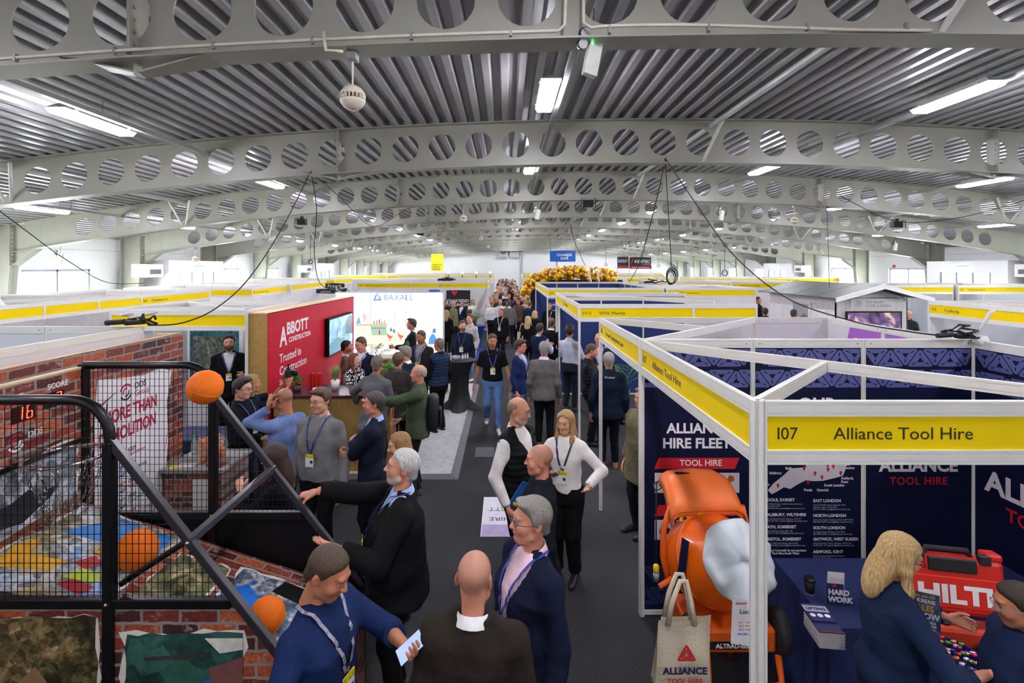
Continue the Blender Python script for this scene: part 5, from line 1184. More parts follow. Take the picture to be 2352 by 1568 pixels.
def dds_logo(parent, mat4, s_, dark, red, second='Group', second_col=None):
    def arc(r0, r1, a0, a1, col):
        n = 10; pts = [(r1 * math.cos(a0 + (a1 - a0) * i / n), r1 * math.sin(a0 + (a1 - a0) * i / n)) for i in range(n + 1)] + [(r0 * math.cos(a1 - (a1 - a0) * i / n), r0 * math.sin(a1 - (a1 - a0) * i / n)) for i in range(n + 1)]
        m = MB(); k = n + 1
        for i in range(n): m.add([mat4 @ Vector((*pts[i], .001)), mat4 @ Vector((*pts[i + 1], .001)), mat4 @ Vector((*pts[2 * k - 2 - i], .001)), mat4 @ Vector((*pts[2 * k - 1 - i], .001))], [(0, 1, 2, 3)])
        m.build('logo_arc', col, parent)
    arc(.38 * s_, .5 * s_, .6, 2.9, red); arc(.38 * s_, .5 * s_, 3.6, 5.9, dark); arc(.18 * s_, .28 * s_, 1.2, 3.6, red); arc(.18 * s_, .28 * s_, 4.3, 6.6, dark)
    text('DDS', .5 * s_, dark, parent, mat4=mat4 @ Matrix.Translation((.68 * s_, .05 * s_, .001)), bold=.02); text(second, .5 * s_, second_col or red, parent, mat4=mat4 @ Matrix.Translation((.68 * s_, -.42 * s_, .001)))
CRIM = M('#b0123c', .5, var=.03); DKN = M('#20283c', .5, var=.03)
dds_logo(bb, bm4(3.06, 2.08), .11, WHT, CRIM)
poster(bb, bm4(2.5, 1.45), 1.0, .5, 31, ['#1c2026', '#57503f', '#8a94a0', '#d8dce0', '#3f7fc0', '#2a6fc4'], 'XY', 3.2)
blob(bb, bm4(2.5, 1.45), [(0, 0), (1.0, 0), (1.0, .12), (.5, .08), (.2, .1), (0, .05)], '#6e4a2c'); blob(bb, bm4(2.5, 1.45), [(.4, .16), (.6, .12), (.8, .2), (.84, .26), (.7, .25), (.64, .31), (.52, .27), (.42, .28)], '#22242a')
blob(bb, bm4(2.5, 1.45), [(.0, .35), (.3, .38), (.32, .48), (0, .5)], '#1f78d8', .0022)
MB().box((XB, YN, 1.93), (XB + .03, YFR - .03, 1.96)).build('hoop_bar', BLACK, mach)
# hoop with chain net
hoop = MB(); HC = Vector((-2.72, 3.1, 1.985))
hoop.tube([HC + Vector((.205 * math.cos(a), .205 * math.sin(a), 0)) for a in np.linspace(0, 2 * PI, 40, endpoint=False)], .011, 10, closed=True)
hp = hoop.build('hoop_ring', CHROME, mach, True)
MB().box((XB, 3.02, 1.95), (HC.x - .19, 3.18, 2.0)).build('hoop_bracket', CHROME, mach)
m = MB()
for k in range(12):
    a = 2 * PI * k / 12
    for j in range(9):
        t0, t1 = j / 9, (j + 1.25) / 9; r0, r1 = .2 - .11 * t0, .2 - .11 * t1
        aa = a + .3 * math.sin(j * .9) * (1 if k % 2 else -1) * .5
        p = HC + Vector((r0 * math.cos(aa), r0 * math.sin(aa), -.02 - .36 * t0)); q = HC + Vector((r1 * math.cos(aa), r1 * math.sin(aa), -.02 - .36 * t1)); o_ = Vector((-math.sin(a), math.cos(a), 0)) * (.006 if j % 2 else .003) + Vector((math.cos(a), math.sin(a), 0)) * (.0 if j % 2 else .006)
        m.tube([p - o_ * 0, p * .8 + q * .2 + o_, p * .2 + q * .8 + o_, q, p * .2 + q * .8 - o_, p * .8 + q * .2 - o_], .0022, 5, closed=True)
m.build('chain_net', M('#a8a8a6', .25, metal=1, var=.05), mach, kind='stuff')
# sloping ball ramp, side panels, front panel
def rz_(x): return 1.5 + (x - XB) * (.86 - 1.5) / (XFN - XB)
sl = math.atan2(.86 - 1.5, XFN - XB)
ramp = MB().box((0, 0, -.03), ((XFN - XB) / math.cos(sl), YFR - YN - .05, 0)).build('ball_ramp', brick_print('XY', .2, .072), mach, loc=(XB, YN + .025, 1.5), rot=(0, -sl, 0))
I4 = Matrix.Identity(4)
def on_ramp(x, y): return Matrix.Translation((x, y, .001))
poster(ramp, on_ramp(.05, .06), .72, .78, 41, ['#2e2a26', '#8a7a4a', '#c9b48a', '#dfe2e4', '#5f9ad4', '#2f74c8'], 'XY', 3.5)
blob(ramp, on_ramp(.05, .06), [(.1, .5), (.7, .55), (.68, .76), (.25, .74)], '#3a83cf'); blob(ramp, on_ramp(.05, .06), [(.4, .42), (.62, .40), (.7, .52), (.52, .6), (.42, .55)], '#e2a52a', .0026)
blob(ramp, on_ramp(.05, .06), [(.05, .1), (.3, .2), (.34, .3), (.12, .26), (.06, .4), (.0, .3)], '#e2a52a', .0026); blob(ramp, on_ramp(.05, .06), [(.36, .3), (.46, .28), (.5, .36), (.42, .4)], '#b82a2c', .003); blob(ramp, on_ramp(.05, .06), [(.4, .18), (.56, .2), (.58, .28), (.44, .28)], '#b8d832', .003); blob(ramp, on_ramp(.05, .06), [(.42, .12), (.58, .1), (.6, .18), (.46, .2)], '#b3262c', .003)
poster(ramp, on_ramp(.86, .1), .35, .6, 47, ['#20241c', '#4a5434', '#8a8a5a', '#c9b48a', '#e6e2d6'], 'XY', 4)
poster(ramp, on_ramp(1.28, .12), .62, .62, 53, ['#16181a', '#3c4a34', '#6a8fb8', '#d6d6d0', '#2a74cc', '#e8e4da'], 'XY', 4)
blob(ramp, on_ramp(1.28, .12), [(.02, .1), (.2, .06), (.24, .4), (.1, .5), (.0, .4)], '#1f6fd0'); blob(ramp, on_ramp(1.28, .12), [(.26, .5), (.5, .46), (.52, .6), (.3, .62)], '#141814', .0026)
dds_logo(ramp, Matrix.Translation((1.96, .45, .0015)) @ Matrix.Rotation(-.3, 4, 'Z'), .1, WHT, CRIM)
R = plane_mat((0, YN - .001, 0), (1, 0, 0), (0, 0, 1))
def xz(poly, y0, y1): return MB().prism([(x, z) for x, z in poly], -y1, -y0, mat=Matrix(((1, 0, 0, 0), (0, 0, -1, 0), (0, 1, 0, 0), (0, 0, 0, 1))))
sp_ = xz([(XB, 0), (XFN, 0), (XFN, .84), (-1.43, 1.4), (XB, 1.4)], YN, YN + .02).build('side_panel', brick_print('XZ', .2, .072), mach)
sm = lambda x, z: plane_mat((x, YN - .0012, z), (1, 0, 0), (0, 0, 1))
poster(sp_, sm(-2.75, .6), .6, .72, 61, ['#1c1a12', '#3c3420', '#5e5a34', '#7a6a44', '#a48a5a', '#d8d2c4'], 'XY', 4.5); blob(sp_, sm(-2.75, .6), [(.05, .0), (.34, .38), (.28, .46), (0, .2)], '#8a6a4a'); blob(sp_, sm(-2.75, .6), [(.3, .3), (.55, .0), (.6, .0), (.34, .36)], '#1f7a66', .0026)
poster(sp_, sm(-2.0, .55), .62, .68, 67, ['#23483c', '#2c5a4c', '#35665a', '#3f7568', '#5a8a80'], 'XY', 2.0)
for pl, c_ in (([(.06, .30), (.2, .36), (.36, .24), (.34, .14), (.28, .12)], '#6a3a40'), ([(.44, .5), (.62, .56), (.62, .1), (.54, .1)], '#7a4a48'), ([(.28, .14), (.42, .44), (.45, .44), (.32, .13)], '#2c5cc0'), ([(.1, .56), (.42, .58), (.42, .56), (.1, .54)], '#3a3434'), ([(.0, .3), (.12, .36), (.2, .34), (.1, .28), (.0, .26)], '#e0dccf'), ([(.5, .58), (.62, .6), (.62, .66), (.42, .66)], '#dcd8cc')): blob(sp_, sm(-2.0, .55), pl, c_, .0024 + rt_.random() * .001)
xz([(XB, 1.4), (-1.44, 1.4), (XFN, .9), (XFN, 0), (XB, 0)], YFR, YFR + .02).build('side_panel', BLACKM, mach)
MB().box((XFN - .02, YN + .02, 0), (XFN, YFR, .84)).build('front_panel', brick_print('YZ', .2, .072), mach)
MB().box((XFN - .03, YN, .82), (XFN + .03, YFR, .9)).build('front_rail', BLACK, mach)
MB().box((XB - .02, YN + .02, 0), (XB, YFR, 1.42)).build('back_panel', BLACKM, mach)
# balls
def basketball(label, c, r, rot=(0, 0, 0)):
    t = thing('basketball', label, 'ball', c, group='orange basketballs'); t.rotation_euler = rot
    bl = MB().ball((0, 0, 0), r, 28).build('ball_skin', M('#ea6f10', .6, var=.06, bump=.2, bscale=240, spec=.25), t, True)
    for k, f in enumerate((lambda a: (math.cos(a), math.sin(a), 0), lambda a: (0, math.cos(a), math.sin(a)), lambda a: (.62 + .12 * math.cos(2 * a), .76 * math.cos(a), .76 * math.sin(a)), lambda a: (-.62 - .12 * math.cos(2 * a), .76 * math.cos(a), .76 * math.sin(a)))):
        pts = [Vector(f(a)).normalized() * (r * 1.001) for a in np.linspace(0, 2 * PI, 40, endpoint=False)]
        MB().tube(pts, .0022, 5, closed=True).build('gold_seam', M('#c98f2a', .4, metal=.3), t, True)
basketball('orange basketball flying through the air beside the cage', px(471, 889, 3.1), .104, (.4, .3, .8))
bx_ = px(315, 1258, 3.12); zc = rz_(bx_.x) + .116 / math.cos(sl); basketball('orange basketball lying on the ramp behind the wire mesh', (bx_.x, bx_.y, zc), .116, (1.2, .5, .2))
bx_ = px(612, 1432, 2.95); basketball('orange basketball at the front edge of the ramp', (bx_.x, bx_.y, rz_(bx_.x) + .104 / math.cos(sl)), .104, (.2, 1.0, .4))

# brick printed stand wall with the white poster
bw = thing('printed_wall', 'brick print exhibition wall with torn white poster behind the hoop machine', 'stand wall', (0, 0, 0))
MB().box((-3.62, 1.6, 0), (-3.60, 5.58, 2.42)).build('brick_print', brick_print('YZ', .22, .078), bw); MB().box((-3.645, 1.6, 0), (-3.62, 5.58, 2.425)).build('board', WOODE, bw)
MB().box((-3.645, 5.5, 2.3), (-3.85, 5.56, 2.42)).build('brace_block', WOODE, bw)
pm = lambda y, z: plane_mat((-3.5985, y, z), (0, 1, 0), (0, 0, 1))
pw = [(0, 0), (.95, 0), (.93, .5), (.97, .9), (.95, 1.3), (1.03, 1.62), (.85, 1.68), (.6, 1.66), (.3, 1.7), (.05, 1.74), (0, 1.2), (.02, .7), (-.03, .3)]
wp = MB().prism(pw, .0005, .002).build('white_poster', M('#e4e0e2', .5, var=.03, scale=3), bw); wp.matrix_local = pm(4.36, .42)
for pl in ([(.0, .2), (.28, .36), (.0, .3)], [(.9, .75), (1.02, 1.2), (.95, .9)], [(.82, .05), (1.0, .25), (.95, .0)], [(.02, 1.45), (.3, 1.6), (.1, 1.52)]): MB().prism([(a * 1.0, b_) for a, b_ in pl], .0022, .003, mat=pm(4.36, .42)).build('torn_flap', M('#8a4a3c', .6), bw)
dds_logo(wp, Matrix.Translation((.38, 1.55, .0025)), .16, DKN, CRIM)
text('MORE THAN', .15, CRIM, wp, mat4=Matrix.Translation((.11, 1.31, .0025)), bold=.03, sxy=(.8, 1.1)); text('DEMOLITION', .15, CRIM, wp, mat4=Matrix.Translation((.06, 1.13, .0025)), bold=.03, sxy=(.8, 1.1))
for k, (nm, c_) in enumerate((('Demolition', '#b0123c'), ('Contracting', '#2c4ac0'), ('Restoration', '#c0622a'), ('Environmental', '#2a9a3c'), ('Building Services', '#d08a3a'))): dds_logo(wp, Matrix.Translation((.34, .97 - k * .15, .0025)), .1, DKN, M(c_, .5), nm)
# brick print counter with sweets bowl
ct = thing('brick_counter', 'small brick print counter with grey top behind the wire cage', 'counter', (0, 0, 0))
MB().box((-3.55, 5.2, 0), (-2.95, 5.75, 1.02)).build('counter_body', brick_print('XZ', .14, .06), ct); MB().bbox((-3.58, 5.17, 1.02), (-2.92, 5.78, 1.06), .008).build('counter_top', M('#9a9a98', .5), ct)
MB().prism([(0, 0), (.25, 0), (.25, .9), (0, .9)], 0, .003, mat=plane_mat((-3.25, 5.196, .05), (1, 0, 0), (0, 0, 1))).build('white_print', WHT, ct)
dds_logo(ct, plane_mat((-3.02, 5.194, .45), (1, 0, 0), (0, 0, 1)), .22, CRIM, WHT)
bowl = thing('sweets_jar', 'round clear jar full of small orange balls on the brick counter', 'jar', (-3.2, 5.45, 1.06))
MB().lathe([(.07, 0), (.13, .05), (.16, .13), (.14, .21), (.09, .26)], 24, cap=False).build('glass_jar', M('#f2f4f4', .05, var=0, alpha=.18), bowl, True)
ob = MB().ball((0, 0, 0), .032, 12).mesh('orange_ball', True)
for k in range(34):
    a = k * 2.4; r_ = .115 * math.sqrt((k % 9) / 9); z_ = .04 + .2 * (k // 9) / 3.4
    link('orange_ball', ob, M('#e07a1c', .45), bowl, (r_ * math.cos(a), r_ * math.sin(a), z_ + rt_.uniform(-.01, .01)))
for k, (x, c_, n_) in enumerate(((-3.42, '#d8d02a', 'yellow leaflet'), (-3.36, '#e8e6e0', 'white leaflet'), (-3.05, '#8a2434', 'maroon leaflet'))):
    MB().bbox((-.09, -.06, 0), (.09, .06, .004), .001).build('leaflet', M(c_, .4, var=.2, scale=30), loc=(x, 5.25 + .02 * k, 1.061 + .0045 * k), rot=(0, 0, .3 - .2 * k), label='%s lying on the brick counter' % n_, cat='leaflet', group='leaflets on the brick counter')
for k, (x, c_) in enumerate(((-3.5, '#2a9a4c'), (-3.44, '#b02a2a'))):
    t = thing('water_bottle', 'small plastic bottle with %s cap on the brick counter' % ('green' if k == 0 else 'red'), 'bottle', (x, 5.62, 1.06)); MB().lathe([(.03, 0), (.032, .1), (.028, .13), (.012, .17), (.012, .19)], 14).build('bottle_body', M('#dfe8ea', .1, alpha=.35), t, True); MB().lathe([(.014, .185), (.014, .205)], 12).build('cap', M(c_, .4), t)
# navy table with chequered cloth behind
nt_ = thing('cloth_table', 'table under dark navy cloth with a chequered band left of the drinker', 'table', (-4.55, 6.75, 0))
MB().bbox((-.7, -.3, 0), (.95, .3, .92), .02).build('tablecloth', M('#16204a', .7, var=.1, bump=.2), nt_)
m = MB(); w_ = MB()
for r_ in range(2):
    for k in range(66):
        if (k + r_) % 2: m.box((-.7 + k * .025, -.303, .7 + r_ * .022), (-.675 + k * .025, -.301, .722 + r_ * .022))
m.build('chequer_print', M('#d8dae0', .5), nt_, kind='stuff')

# ------------------------------------------------------------------ red stand
fl = MB().box((-3.6, 7.55, 0), (-.83, 13.4, .035)).build('floor_platform', M('#b4b5b6', .85, var=.14, scale=14), label='light grey raised stand floor beside the aisle', kind='structure')
MB().add([(-3.6, 7.43, .001), (-.71, 7.43, .001), (-.83, 7.55, .036), (-3.6, 7.55, .036)], [(0, 1, 2, 3)]).add([(-.71, 7.43, .001), (-.71, 13.4, .001), (-.83, 13.4, .036), (-.83, 7.55, .036)], [(0, 1, 2, 3)]).build('edge_ramp', M('#5c5b60', .6), fl)
RED = M('#c40c2c', .6, var=.05, scale=2, spec=.2)
rw = thing('red_stand_wall', 'thick chipboard stand wall with red face and white Trusted in Construction lettering', 'stand wall', (0, 0, 0))
MB().box((-3.91, 7.6, 0), (-3.61, 11.83, 2.44)).build('chipboard_core', osb(), rw); rf = MB().box((-3.61, 7.585, 0), (-3.6, 11.85, 2.45)).build('red_face', RED, rw)
MB().box((-3.92, 7.595, 2.44), (-3.6, 11.83, 2.455)).build('timber_cap', WOODE, rw)
wm = lambda y, z: plane_mat((-3.5992, y, z), (0, 1, 0), (0, 0, 1))
text('A', .42, WHT, rf, mat4=wm(7.98, 1.885), bold=.03, sxy=(.85, 1)); text('BBOTT', .27, WHT, rf, mat4=wm(8.22, 2.045), bold=.035, sxy=(1.05, 1)); text('CONSTRUCTION', .118, WHT, rf, mat4=wm(8.3, 1.9), bold=.02, sxy=(1.0, 1.0))
text('Trusted in', .2, WHT, rf, mat4=wm(7.96, 1.62), bold=.01); text('Construction', .2, WHT, rf, mat4=wm(7.96, 1.42), bold=.01); text('Since 1947', .12, WHT, rf, mat4=wm(7.96, 1.27))
tv = thing('wall_television', 'flat screen television mounted on the red wall', 'television', (-3.6, 9.93, 1.36))
MB().bbox((0.002, 0, 0), (.09, 1.54, .76), .01).build('casing', BLACKM, tv)
scr = MB().prism([(0, 0), (1.48, 0), (1.48, .7), (0, .7)], 0, .002).build('screen', None, tv); scr.matrix_local = plane_mat((.0915, .03, .03), (0, 1, 0), (0, 0, 1))
msc, N, L, b = nodes_mat('tv_picture'); v = mapped(N, L, 'XY'); no = N.new('ShaderNodeTexNoise'); no.inputs['Scale'].default_value = 2.2; no.inputs['Detail'].default_value = 6; no.inputs['Distortion'].default_value = 1.5; L.new(v, no.inputs[0])
rp = N.new('ShaderNodeValToRGB'); L.new(no.outputs[0], rp.inputs[0]); rp.color_ramp.elements[0].position = .3; rp.color_ramp.elements[1].position = .7; rp.color_ramp.elements[0].color = (*lin('#1c4a6e'), 1); rp.color_ramp.elements[1].color = (*lin('#dfe8f0'), 1); q = rp.color_ramp.elements.new(.48); q.color = (*lin('#5b93b8'), 1)
L.new(rp.outputs[0], b.inputs['Emission Color']); b.inputs['Emission Strength'].default_value = .45; b.inputs['Base Color'].default_value = (.02, .02, .02, 1); b.inputs['Roughness'].default_value = .15
scr.data.materials.clear(); scr.data.materials.append(msc)
for pl, c_ in (([(.0, .0), (.9, .0), (.9, .22), (.4, .3), (0, .2)], '#38606e'), ([(.66, .22), (.78, .22), (.78, .44), (.66, .44)], '#7a8a6a'), ([(1.0, .3), (1.48, .25), (1.48, .66), (1.2, .68), (1.0, .55)], '#46505e')  ):
    o = MB().prism(pl, .0022, .0026).build('screen_picture', M(c_, .3, emit=.5), scr)
# chipboard bar counter
cn = thing('bar_counter', 'chipboard bar counter with dark top along the red wall', 'counter', (0, 0, 0))
MB().box((-3.55, 7.65, .035), (-1.78, 7.67, 1.16)).build('front_board', osb(), cn); MB().box((-1.78, 7.65, .035), (-1.76, 8.25, 1.16)).build('end_board', osb(), cn); MB().box((-3.55, 8.22, .035), (-1.78, 8.25, 1.16)).build('back_board', osb(), cn)
MB().bbox((-3.59, 7.6, 1.16), (-1.7, 8.3, 1.2), .006).build('counter_top', M('#4a2434', .3, var=.08), cn)
MB().box((-2.68, 7.648, .05), (-2.672, 7.651, 1.15)).build('board_joint', M('#5a4422', .7), cn)
MB().prism([(0.05, 0), (.55, 0), (.55, 1.0), (.05, 1.0)], 0, .003).build('red_poster', photo_print(71, ['#8a1428', '#c02a40', '#d86a60', '#e8d8c8', '#7a5a48'], 'XY', 5), cn).matrix_local = plane_mat((-1.758, 7.65, .1), (0, 1, 0), (0, 0, 1))
def leaf_strip(m, base, tip, w, sag, n=6, mi=0):
    base, tip = Vector(base), Vector(tip); d = tip - base; side = d.cross(Vector((0, 0, 1)))
    if side.length < 1e-5: side = Vector((1, 0, 0))
    side.normalize(); vs = []
    for i in range(n + 1):
        t = i / n; p = base + d * t + Vector((0, 0, sag * 4 * t * (1 - t) * .5 - sag * t * t)); ww = w * math.sin(PI * min(.98, .08 + .92 * t)) * (1 - .3 * t); vs += [p - side * ww, p + side * ww + Vector((0, 0, .15 * ww))]
    m.add(vs, [(2 * i, 2 * i + 1, 2 * i + 3, 2 * i + 2) for i in range(n)], mi)
def plant(label, loc, kind, s_, potcol='#e8e6e2', pot=(.07, .14), n=40, leafcol='#3f7a2c', name='potted_plant'):
    t = thing(name, label, 'plant', loc); r = random.Random(hash(label) % 999 if False else len(label) * 7)
    MB().lathe([(pot[0] * .7, 0), (pot[0], pot[1]), (pot[0] * .9, pot[1]), (pot[0] * .85, pot[1] - .02)], 18).build('pot', M(potcol, .45), t, True)
    for k in range(n):
        a = r.uniform(0, 2 * PI); el = r.uniform(.25, 1.35); m = MB(); L_ = s_ * r.uniform(.6, 1)
        if kind == 'grass': leaf_strip(m, (0, 0, pot[1] - .02), (L_ * .55 * math.cos(a) * math.cos(el), L_ * .55 * math.sin(a) * math.cos(el), pot[1] + L_ * (.6 + .4 * math.sin(el))), .006, .04)
        elif kind == 'fern' or kind == 'palm':
            tip = Vector((L_ * math.cos(a) * math.cos(el), L_ * math.sin(a) * math.cos(el), pot[1] + L_ * (.35 + .6 * math.sin(el)))); b0 = Vector((0, 0, pot[1] - .02)); sg = .25 * L_
            nn = 9; prev = None
            for i in range(1, nn + 1):
                tt = i / nn; p = b0 + (tip - b0) * tt + Vector((0, 0, sg * 2 * tt * (1 - tt) - sg * tt * tt)); d = (tip - b0).normalized(); sd = d.cross(Vector((0, 0, 1))).normalized(); l2 = L_ * (.32 if kind == 'palm' else .2) * math.sin(PI * (.15 + .8 * tt))
                for sg_ in (-1, 1): leaf_strip(m, p, p + sd * sg_ * l2 + d * l2 * .5 - Vector((0, 0, .1 * l2)), .011 if kind == 'palm' else .014, .02, 2)
                if prev is not None: m.tube([prev, p], .003, 4)
                prev = p
        else:
            tip = Vector((L_ * .7 * math.cos(a) * math.cos(el), L_ * .7 * math.sin(a) * math.cos(el), pot[1] + L_ * .8 * math.sin(el))); m.tube([(0, 0, pot[1]), tip * .8 + Vector((0, 0, pot[1] * .2))], .003, 4); leaf_strip(m, tip * .75 + Vector((0, 0, pot[1] * .25)), tip * 1.15, s_ * .16, .03, 5)
        m.build('frond' if kind in ('fern', 'palm') else 'leaf', M(leafcol if r.random() > .25 else '#5f9a3c', .5, var=.2), t, True)
    return t
plant('leafy green plant on the bar counter below the white lettering', (-3.28, 7.85, 1.2), 'broad', .26, '#5a3a2c', (.08, .1), 26, '#2f7a34')
plant('tuft of green grass in a white pot on the bar counter', (-2.72, 7.98, 1.2), 'grass', .34, '#e8e8e4', (.07, .15), 60, '#6a9a3a')
plant('green fern in a pot at the chipboard counter end', (-2.08, 9.35, .98), 'fern', .42, '#2a2a2a', (.1, .16), 34, '#4f9a34')
plant('tall dark palm in front of the light wall', (-2.95, 11.1, .035), 'palm', .75, '#30302e', (.2, .95), 22, '#2f5a34')
t = thing('leaflet_rack', 'red clear plastic leaflet rack on the bar counter', 'rack', (-3.02, 7.95, 1.2))
for k in range(4): MB().bbox((-.11 + k * .055, -.04, 0), (-.065 + k * .055, .04, .26 + .02 * (k % 2)), .004).build('pocket', M('#d8241c', .2, alpha=.75), t)
t = thing('sweet_bowl', 'white bowl of wrapped sweets on the bar counter', 'bowl', (-2.93, 7.78, 1.2)); MB().lathe([(.03, 0), (.07, .05), (.075, .07), (.066, .06)], 18).build('bowl_shell', WHT, t, True)
for k in range(9): MB().ball((.035 * math.cos(k * 2.2) * (k % 3) / 2, .035 * math.sin(k * 2.2) * (k % 3) / 2, .066), (.014, .01, .009), 8).build('sweet', M(['#b02030', '#d8c8c0', '#802030'][k % 3], .3), t)
MB().bbox((-.15, -.1, 0), (.15, .1, .004), .001).build('brochure', M('#c02438', .4, var=.3, scale=8), loc=(-2.0, 8.0, 1.2), rot=(0, 0, .3), label='red brochure lying open on the bar counter', cat='brochure')
# bright light wall of the next stand
lb = thing('light_wall', 'glowing white light wall with blue triangle logo and cafe picture', 'light box', (0, 0, 0)); YL = 12.45; LX0, LX1 = -4.25, -1.55
MB().box((LX0, YL, .04), (LX1, YL + .18, 2.52)).build('frame', M('#c8ccd4', .4), lb)
pan = MB().box((LX0 + .02, YL - .004, .06), (LX1 - .02, YL, 2.5)).build('lit_fabric', glow('#f2f6ff', .5), lb)
for x in (852, 932): xx = px(x, 700, YL).x; MB().box((xx - .006, YL - .006, .06), (xx + .006, YL - .003, 2.5)).build('fabric_seam', M('#8f9cc4', .5), lb)
ly = YL - .0055
def lpoly(pl, c_, e=.3, k=0): return MB().prism([(px(a, b_, ly).x, px(a, b_, ly).z) for a, b_ in pl], -.0008 - k * .0006, -k * .0006, mat=Matrix(((1, 0, 0, 0), (0, 0, 1, ly), (0, 1, 0, 0), (0, 0, 0, 1)))).build('lit_print', glow(c_, .27), lb)
lpoly([(818, 800), (1000, 802), (1000, 786), (930, 770), (912, 756), (818, 752)], '#f6e9d4'); lpoly([(852, 745), (888, 745), (888, 770), (854, 770)], '#a9c8b4', 1, 1); lpoly([(818, 744), (890, 742), (890, 747), (818, 749)], '#d8c09a', 1, 2); lpoly([(852, 752), (886, 752), (886, 755), (852, 755)], '#7fa894', 1, 2)
for k in range(6): lpoly([(820 + k * 22, 744 - k), (821 + k * 22, 744 - k), (846 + k * 18, 690 + k * 3), (844 + k * 18, 690 + k * 3)], '#eedfd2', 1, 1)
for k in range(5): lpoly([(858 + k * 6, 743), (861 + k * 6, 743), (861 + k * 6, 737 - k % 3 * 2), (858 + k * 6, 737 - k % 3 * 2)], ['#d07080', '#88a8b8', '#c85060', '#9ab890', '#e0a060'][k], 1, 3)
for x, y in ((888, 765), (913, 764)): lpoly([(x, y - 1), (x + 5, y + 4), (x + 12, y + 7), (x + 14, y + 2), (x + 13, y + 11), (x + 8, y + 12), (x + 9, y + 17), (x + 6, y + 17), (x + 6, y + 12), (x + 2, y + 8)], '#e8704c', 1, 3)
for pl, c_ in (([(832, 722), (838, 718), (843, 730), (836, 741)], '#f0c4c4'), ([(820, 734), (825, 726), (829, 743), (818, 744)], '#86b0d4'), ([(870, 758), (872, 756), (874, 767), (870, 768)], '#c85050'), ([(895, 755), (899, 751), (902, 760), (896, 761)], '#5aa080'), ([(903, 757), (906, 754), (908, 764), (903, 764)], '#6a7a9a'), ([(984, 790), (986, 776), (992, 766), (998, 768), (1002, 776), (1001, 790)], '#5a9ae0'), ([(993, 764), (994, 756), (998, 753), (1002, 757), (1000, 765)], '#6a88b8'), ([(1004, 788), (1012, 786), (1012, 794), (1004, 795)], '#a8d0d8')): lpoly(pl, c_, 1, 4)
for x in (844, 906): lpoly([(x, 738), (x + 1.5, 738), (x + 1.5, 722), (x, 722)], '#d8b0b0', 1, 5)
lg = lambda a, b_: Matrix.Translation((px(a, b_, ly).x, ly - .002, px(a, b_, ly).z)) @ Matrix.Rotation(PI / 2, 4, 'X')
BLU = M('#3c5ac8', .5, emit=.5)
text('BAXALL', .2, BLU, lb, mat4=lg(881, 689), sp=1.05); MB().prism([(0, 0), (.2, 0), (.17, .035), (.05, .035), (.1, .13), (.075, .17)], 0, .001).build('logo_triangle', BLU, lb).matrix_local = lg(857, 690)
MB().prism([(.085, .19), (.1, .2), (.21, .02), (.18, .0)], 0, .001).build('logo_triangle', BLU, lb).matrix_local = lg(857, 690)
cb = thing('chipboard_counter', 'long chipboard counter in front of the light wall', 'counter', (0, 0, 0))
MB().box((-3.0, 11.5, .035), (-1.85, 11.95, 1.02)).build('body', osb(), cb); MB().bbox((-3.05, 11.45, 1.02), (-1.8, 12.0, 1.06), .006).build('top', M('#d8c8a8', .5), cb)
t = thing('pot_on_legs', 'white cactus pot on small legs before the light wall', 'plant pot', (-2.3, 11.7, 1.06))
MB().lathe([(.06, .08), (.085, .1), (.09, .2), (.08, .2)], 16).build('pot', WHT, t, True); MB().ball((0, 0, .27), (.05, .05, .09), 12).build('cactus', M('#2c5a34', .6), t, True)
for k in range(3): MB().tube([(.05 * math.cos(k * 2.1), .05 * math.sin(k * 2.1), .09), (.07 * math.cos(k * 2.1), .07 * math.sin(k * 2.1), 0)], .008, 6).build('leg', WOODE, t)
t = thing('sweet_bowl', 'white bowl of dark sweets before the light wall', 'bowl', (-2.05, 11.7, 1.06)); MB().lathe([(.04, 0), (.1, .06), (.105, .09), (.09, .07)], 18).build('bowl_shell', WHT, t, True); MB().ball((0, 0, .075), (.08, .08, .03), 12).build('sweets', M('#5a2c5a', .4, var=.6, scale=60), t, True, kind='stuff')
# bar tables
def bar_table(label, loc, col, h=1.1):
    t = thing('bar_table', label, 'table', loc); n = 32; m = MB(); prof = []
    for z, r0, fl_ in ((0, .40, .30), (.05, .36, .25), (.2, .24, .06), (.45, .2, 0), (.75, .22, 0), (.95, .27, 0), (1.05, .325, 0), (1.085, .335, 0)):
        prof.append([(r0 * (1 + fl_ * (math.cos(4 * 2 * PI * k / n))) * math.cos(2 * PI * k / n), r0 * (1 + fl_ * (math.cos(4 * 2 * PI * k / n))) * math.sin(2 * PI * k / n), z * h / 1.1) for k in range(n)])
    vs = [p for r in prof for p in r]; m.add(vs, [(i * n + k, i * n + (k + 1) % n, (i + 1) * n + (k + 1) % n, (i + 1) * n + k) for i in range(len(prof) - 1) for k in range(n)])
    m.build('stretch_cover', M(col, .6, var=.12), t, True); MB().lathe([(.33, 1.075 * h / 1.1), (.345, 1.085 * h / 1.1), (.345, 1.1 * h / 1.1), (.335, 1.105 * h / 1.1)], 32).build('table_top', M(col, .5, var=.06), t)
    return t
bar_table('black stretch covered bar table at the edge of the stand floor', (-1.03, 11.1, .0), '#131318')
bar_table('blue covered bar table with palm further down the aisle', (-1.05, 17.6, 0), '#1c3f94')
plant('small palm on the blue bar table', (-1.1, 17.6, 1.1), 'palm', .5, '#5a5a58', (.08, .14), 18, '#3f7a3c')
t = thing('sweet_bowl', 'glass bowl of sweets on the black bar table', 'bowl', (-1.1, 11.05, 1.105)); MB().lathe([(.04, 0), (.09, .05), (.1, .08), (.09, .06)], 18).build('bowl_shell', M('#dfe4e6', .1, alpha=.5), t, True)
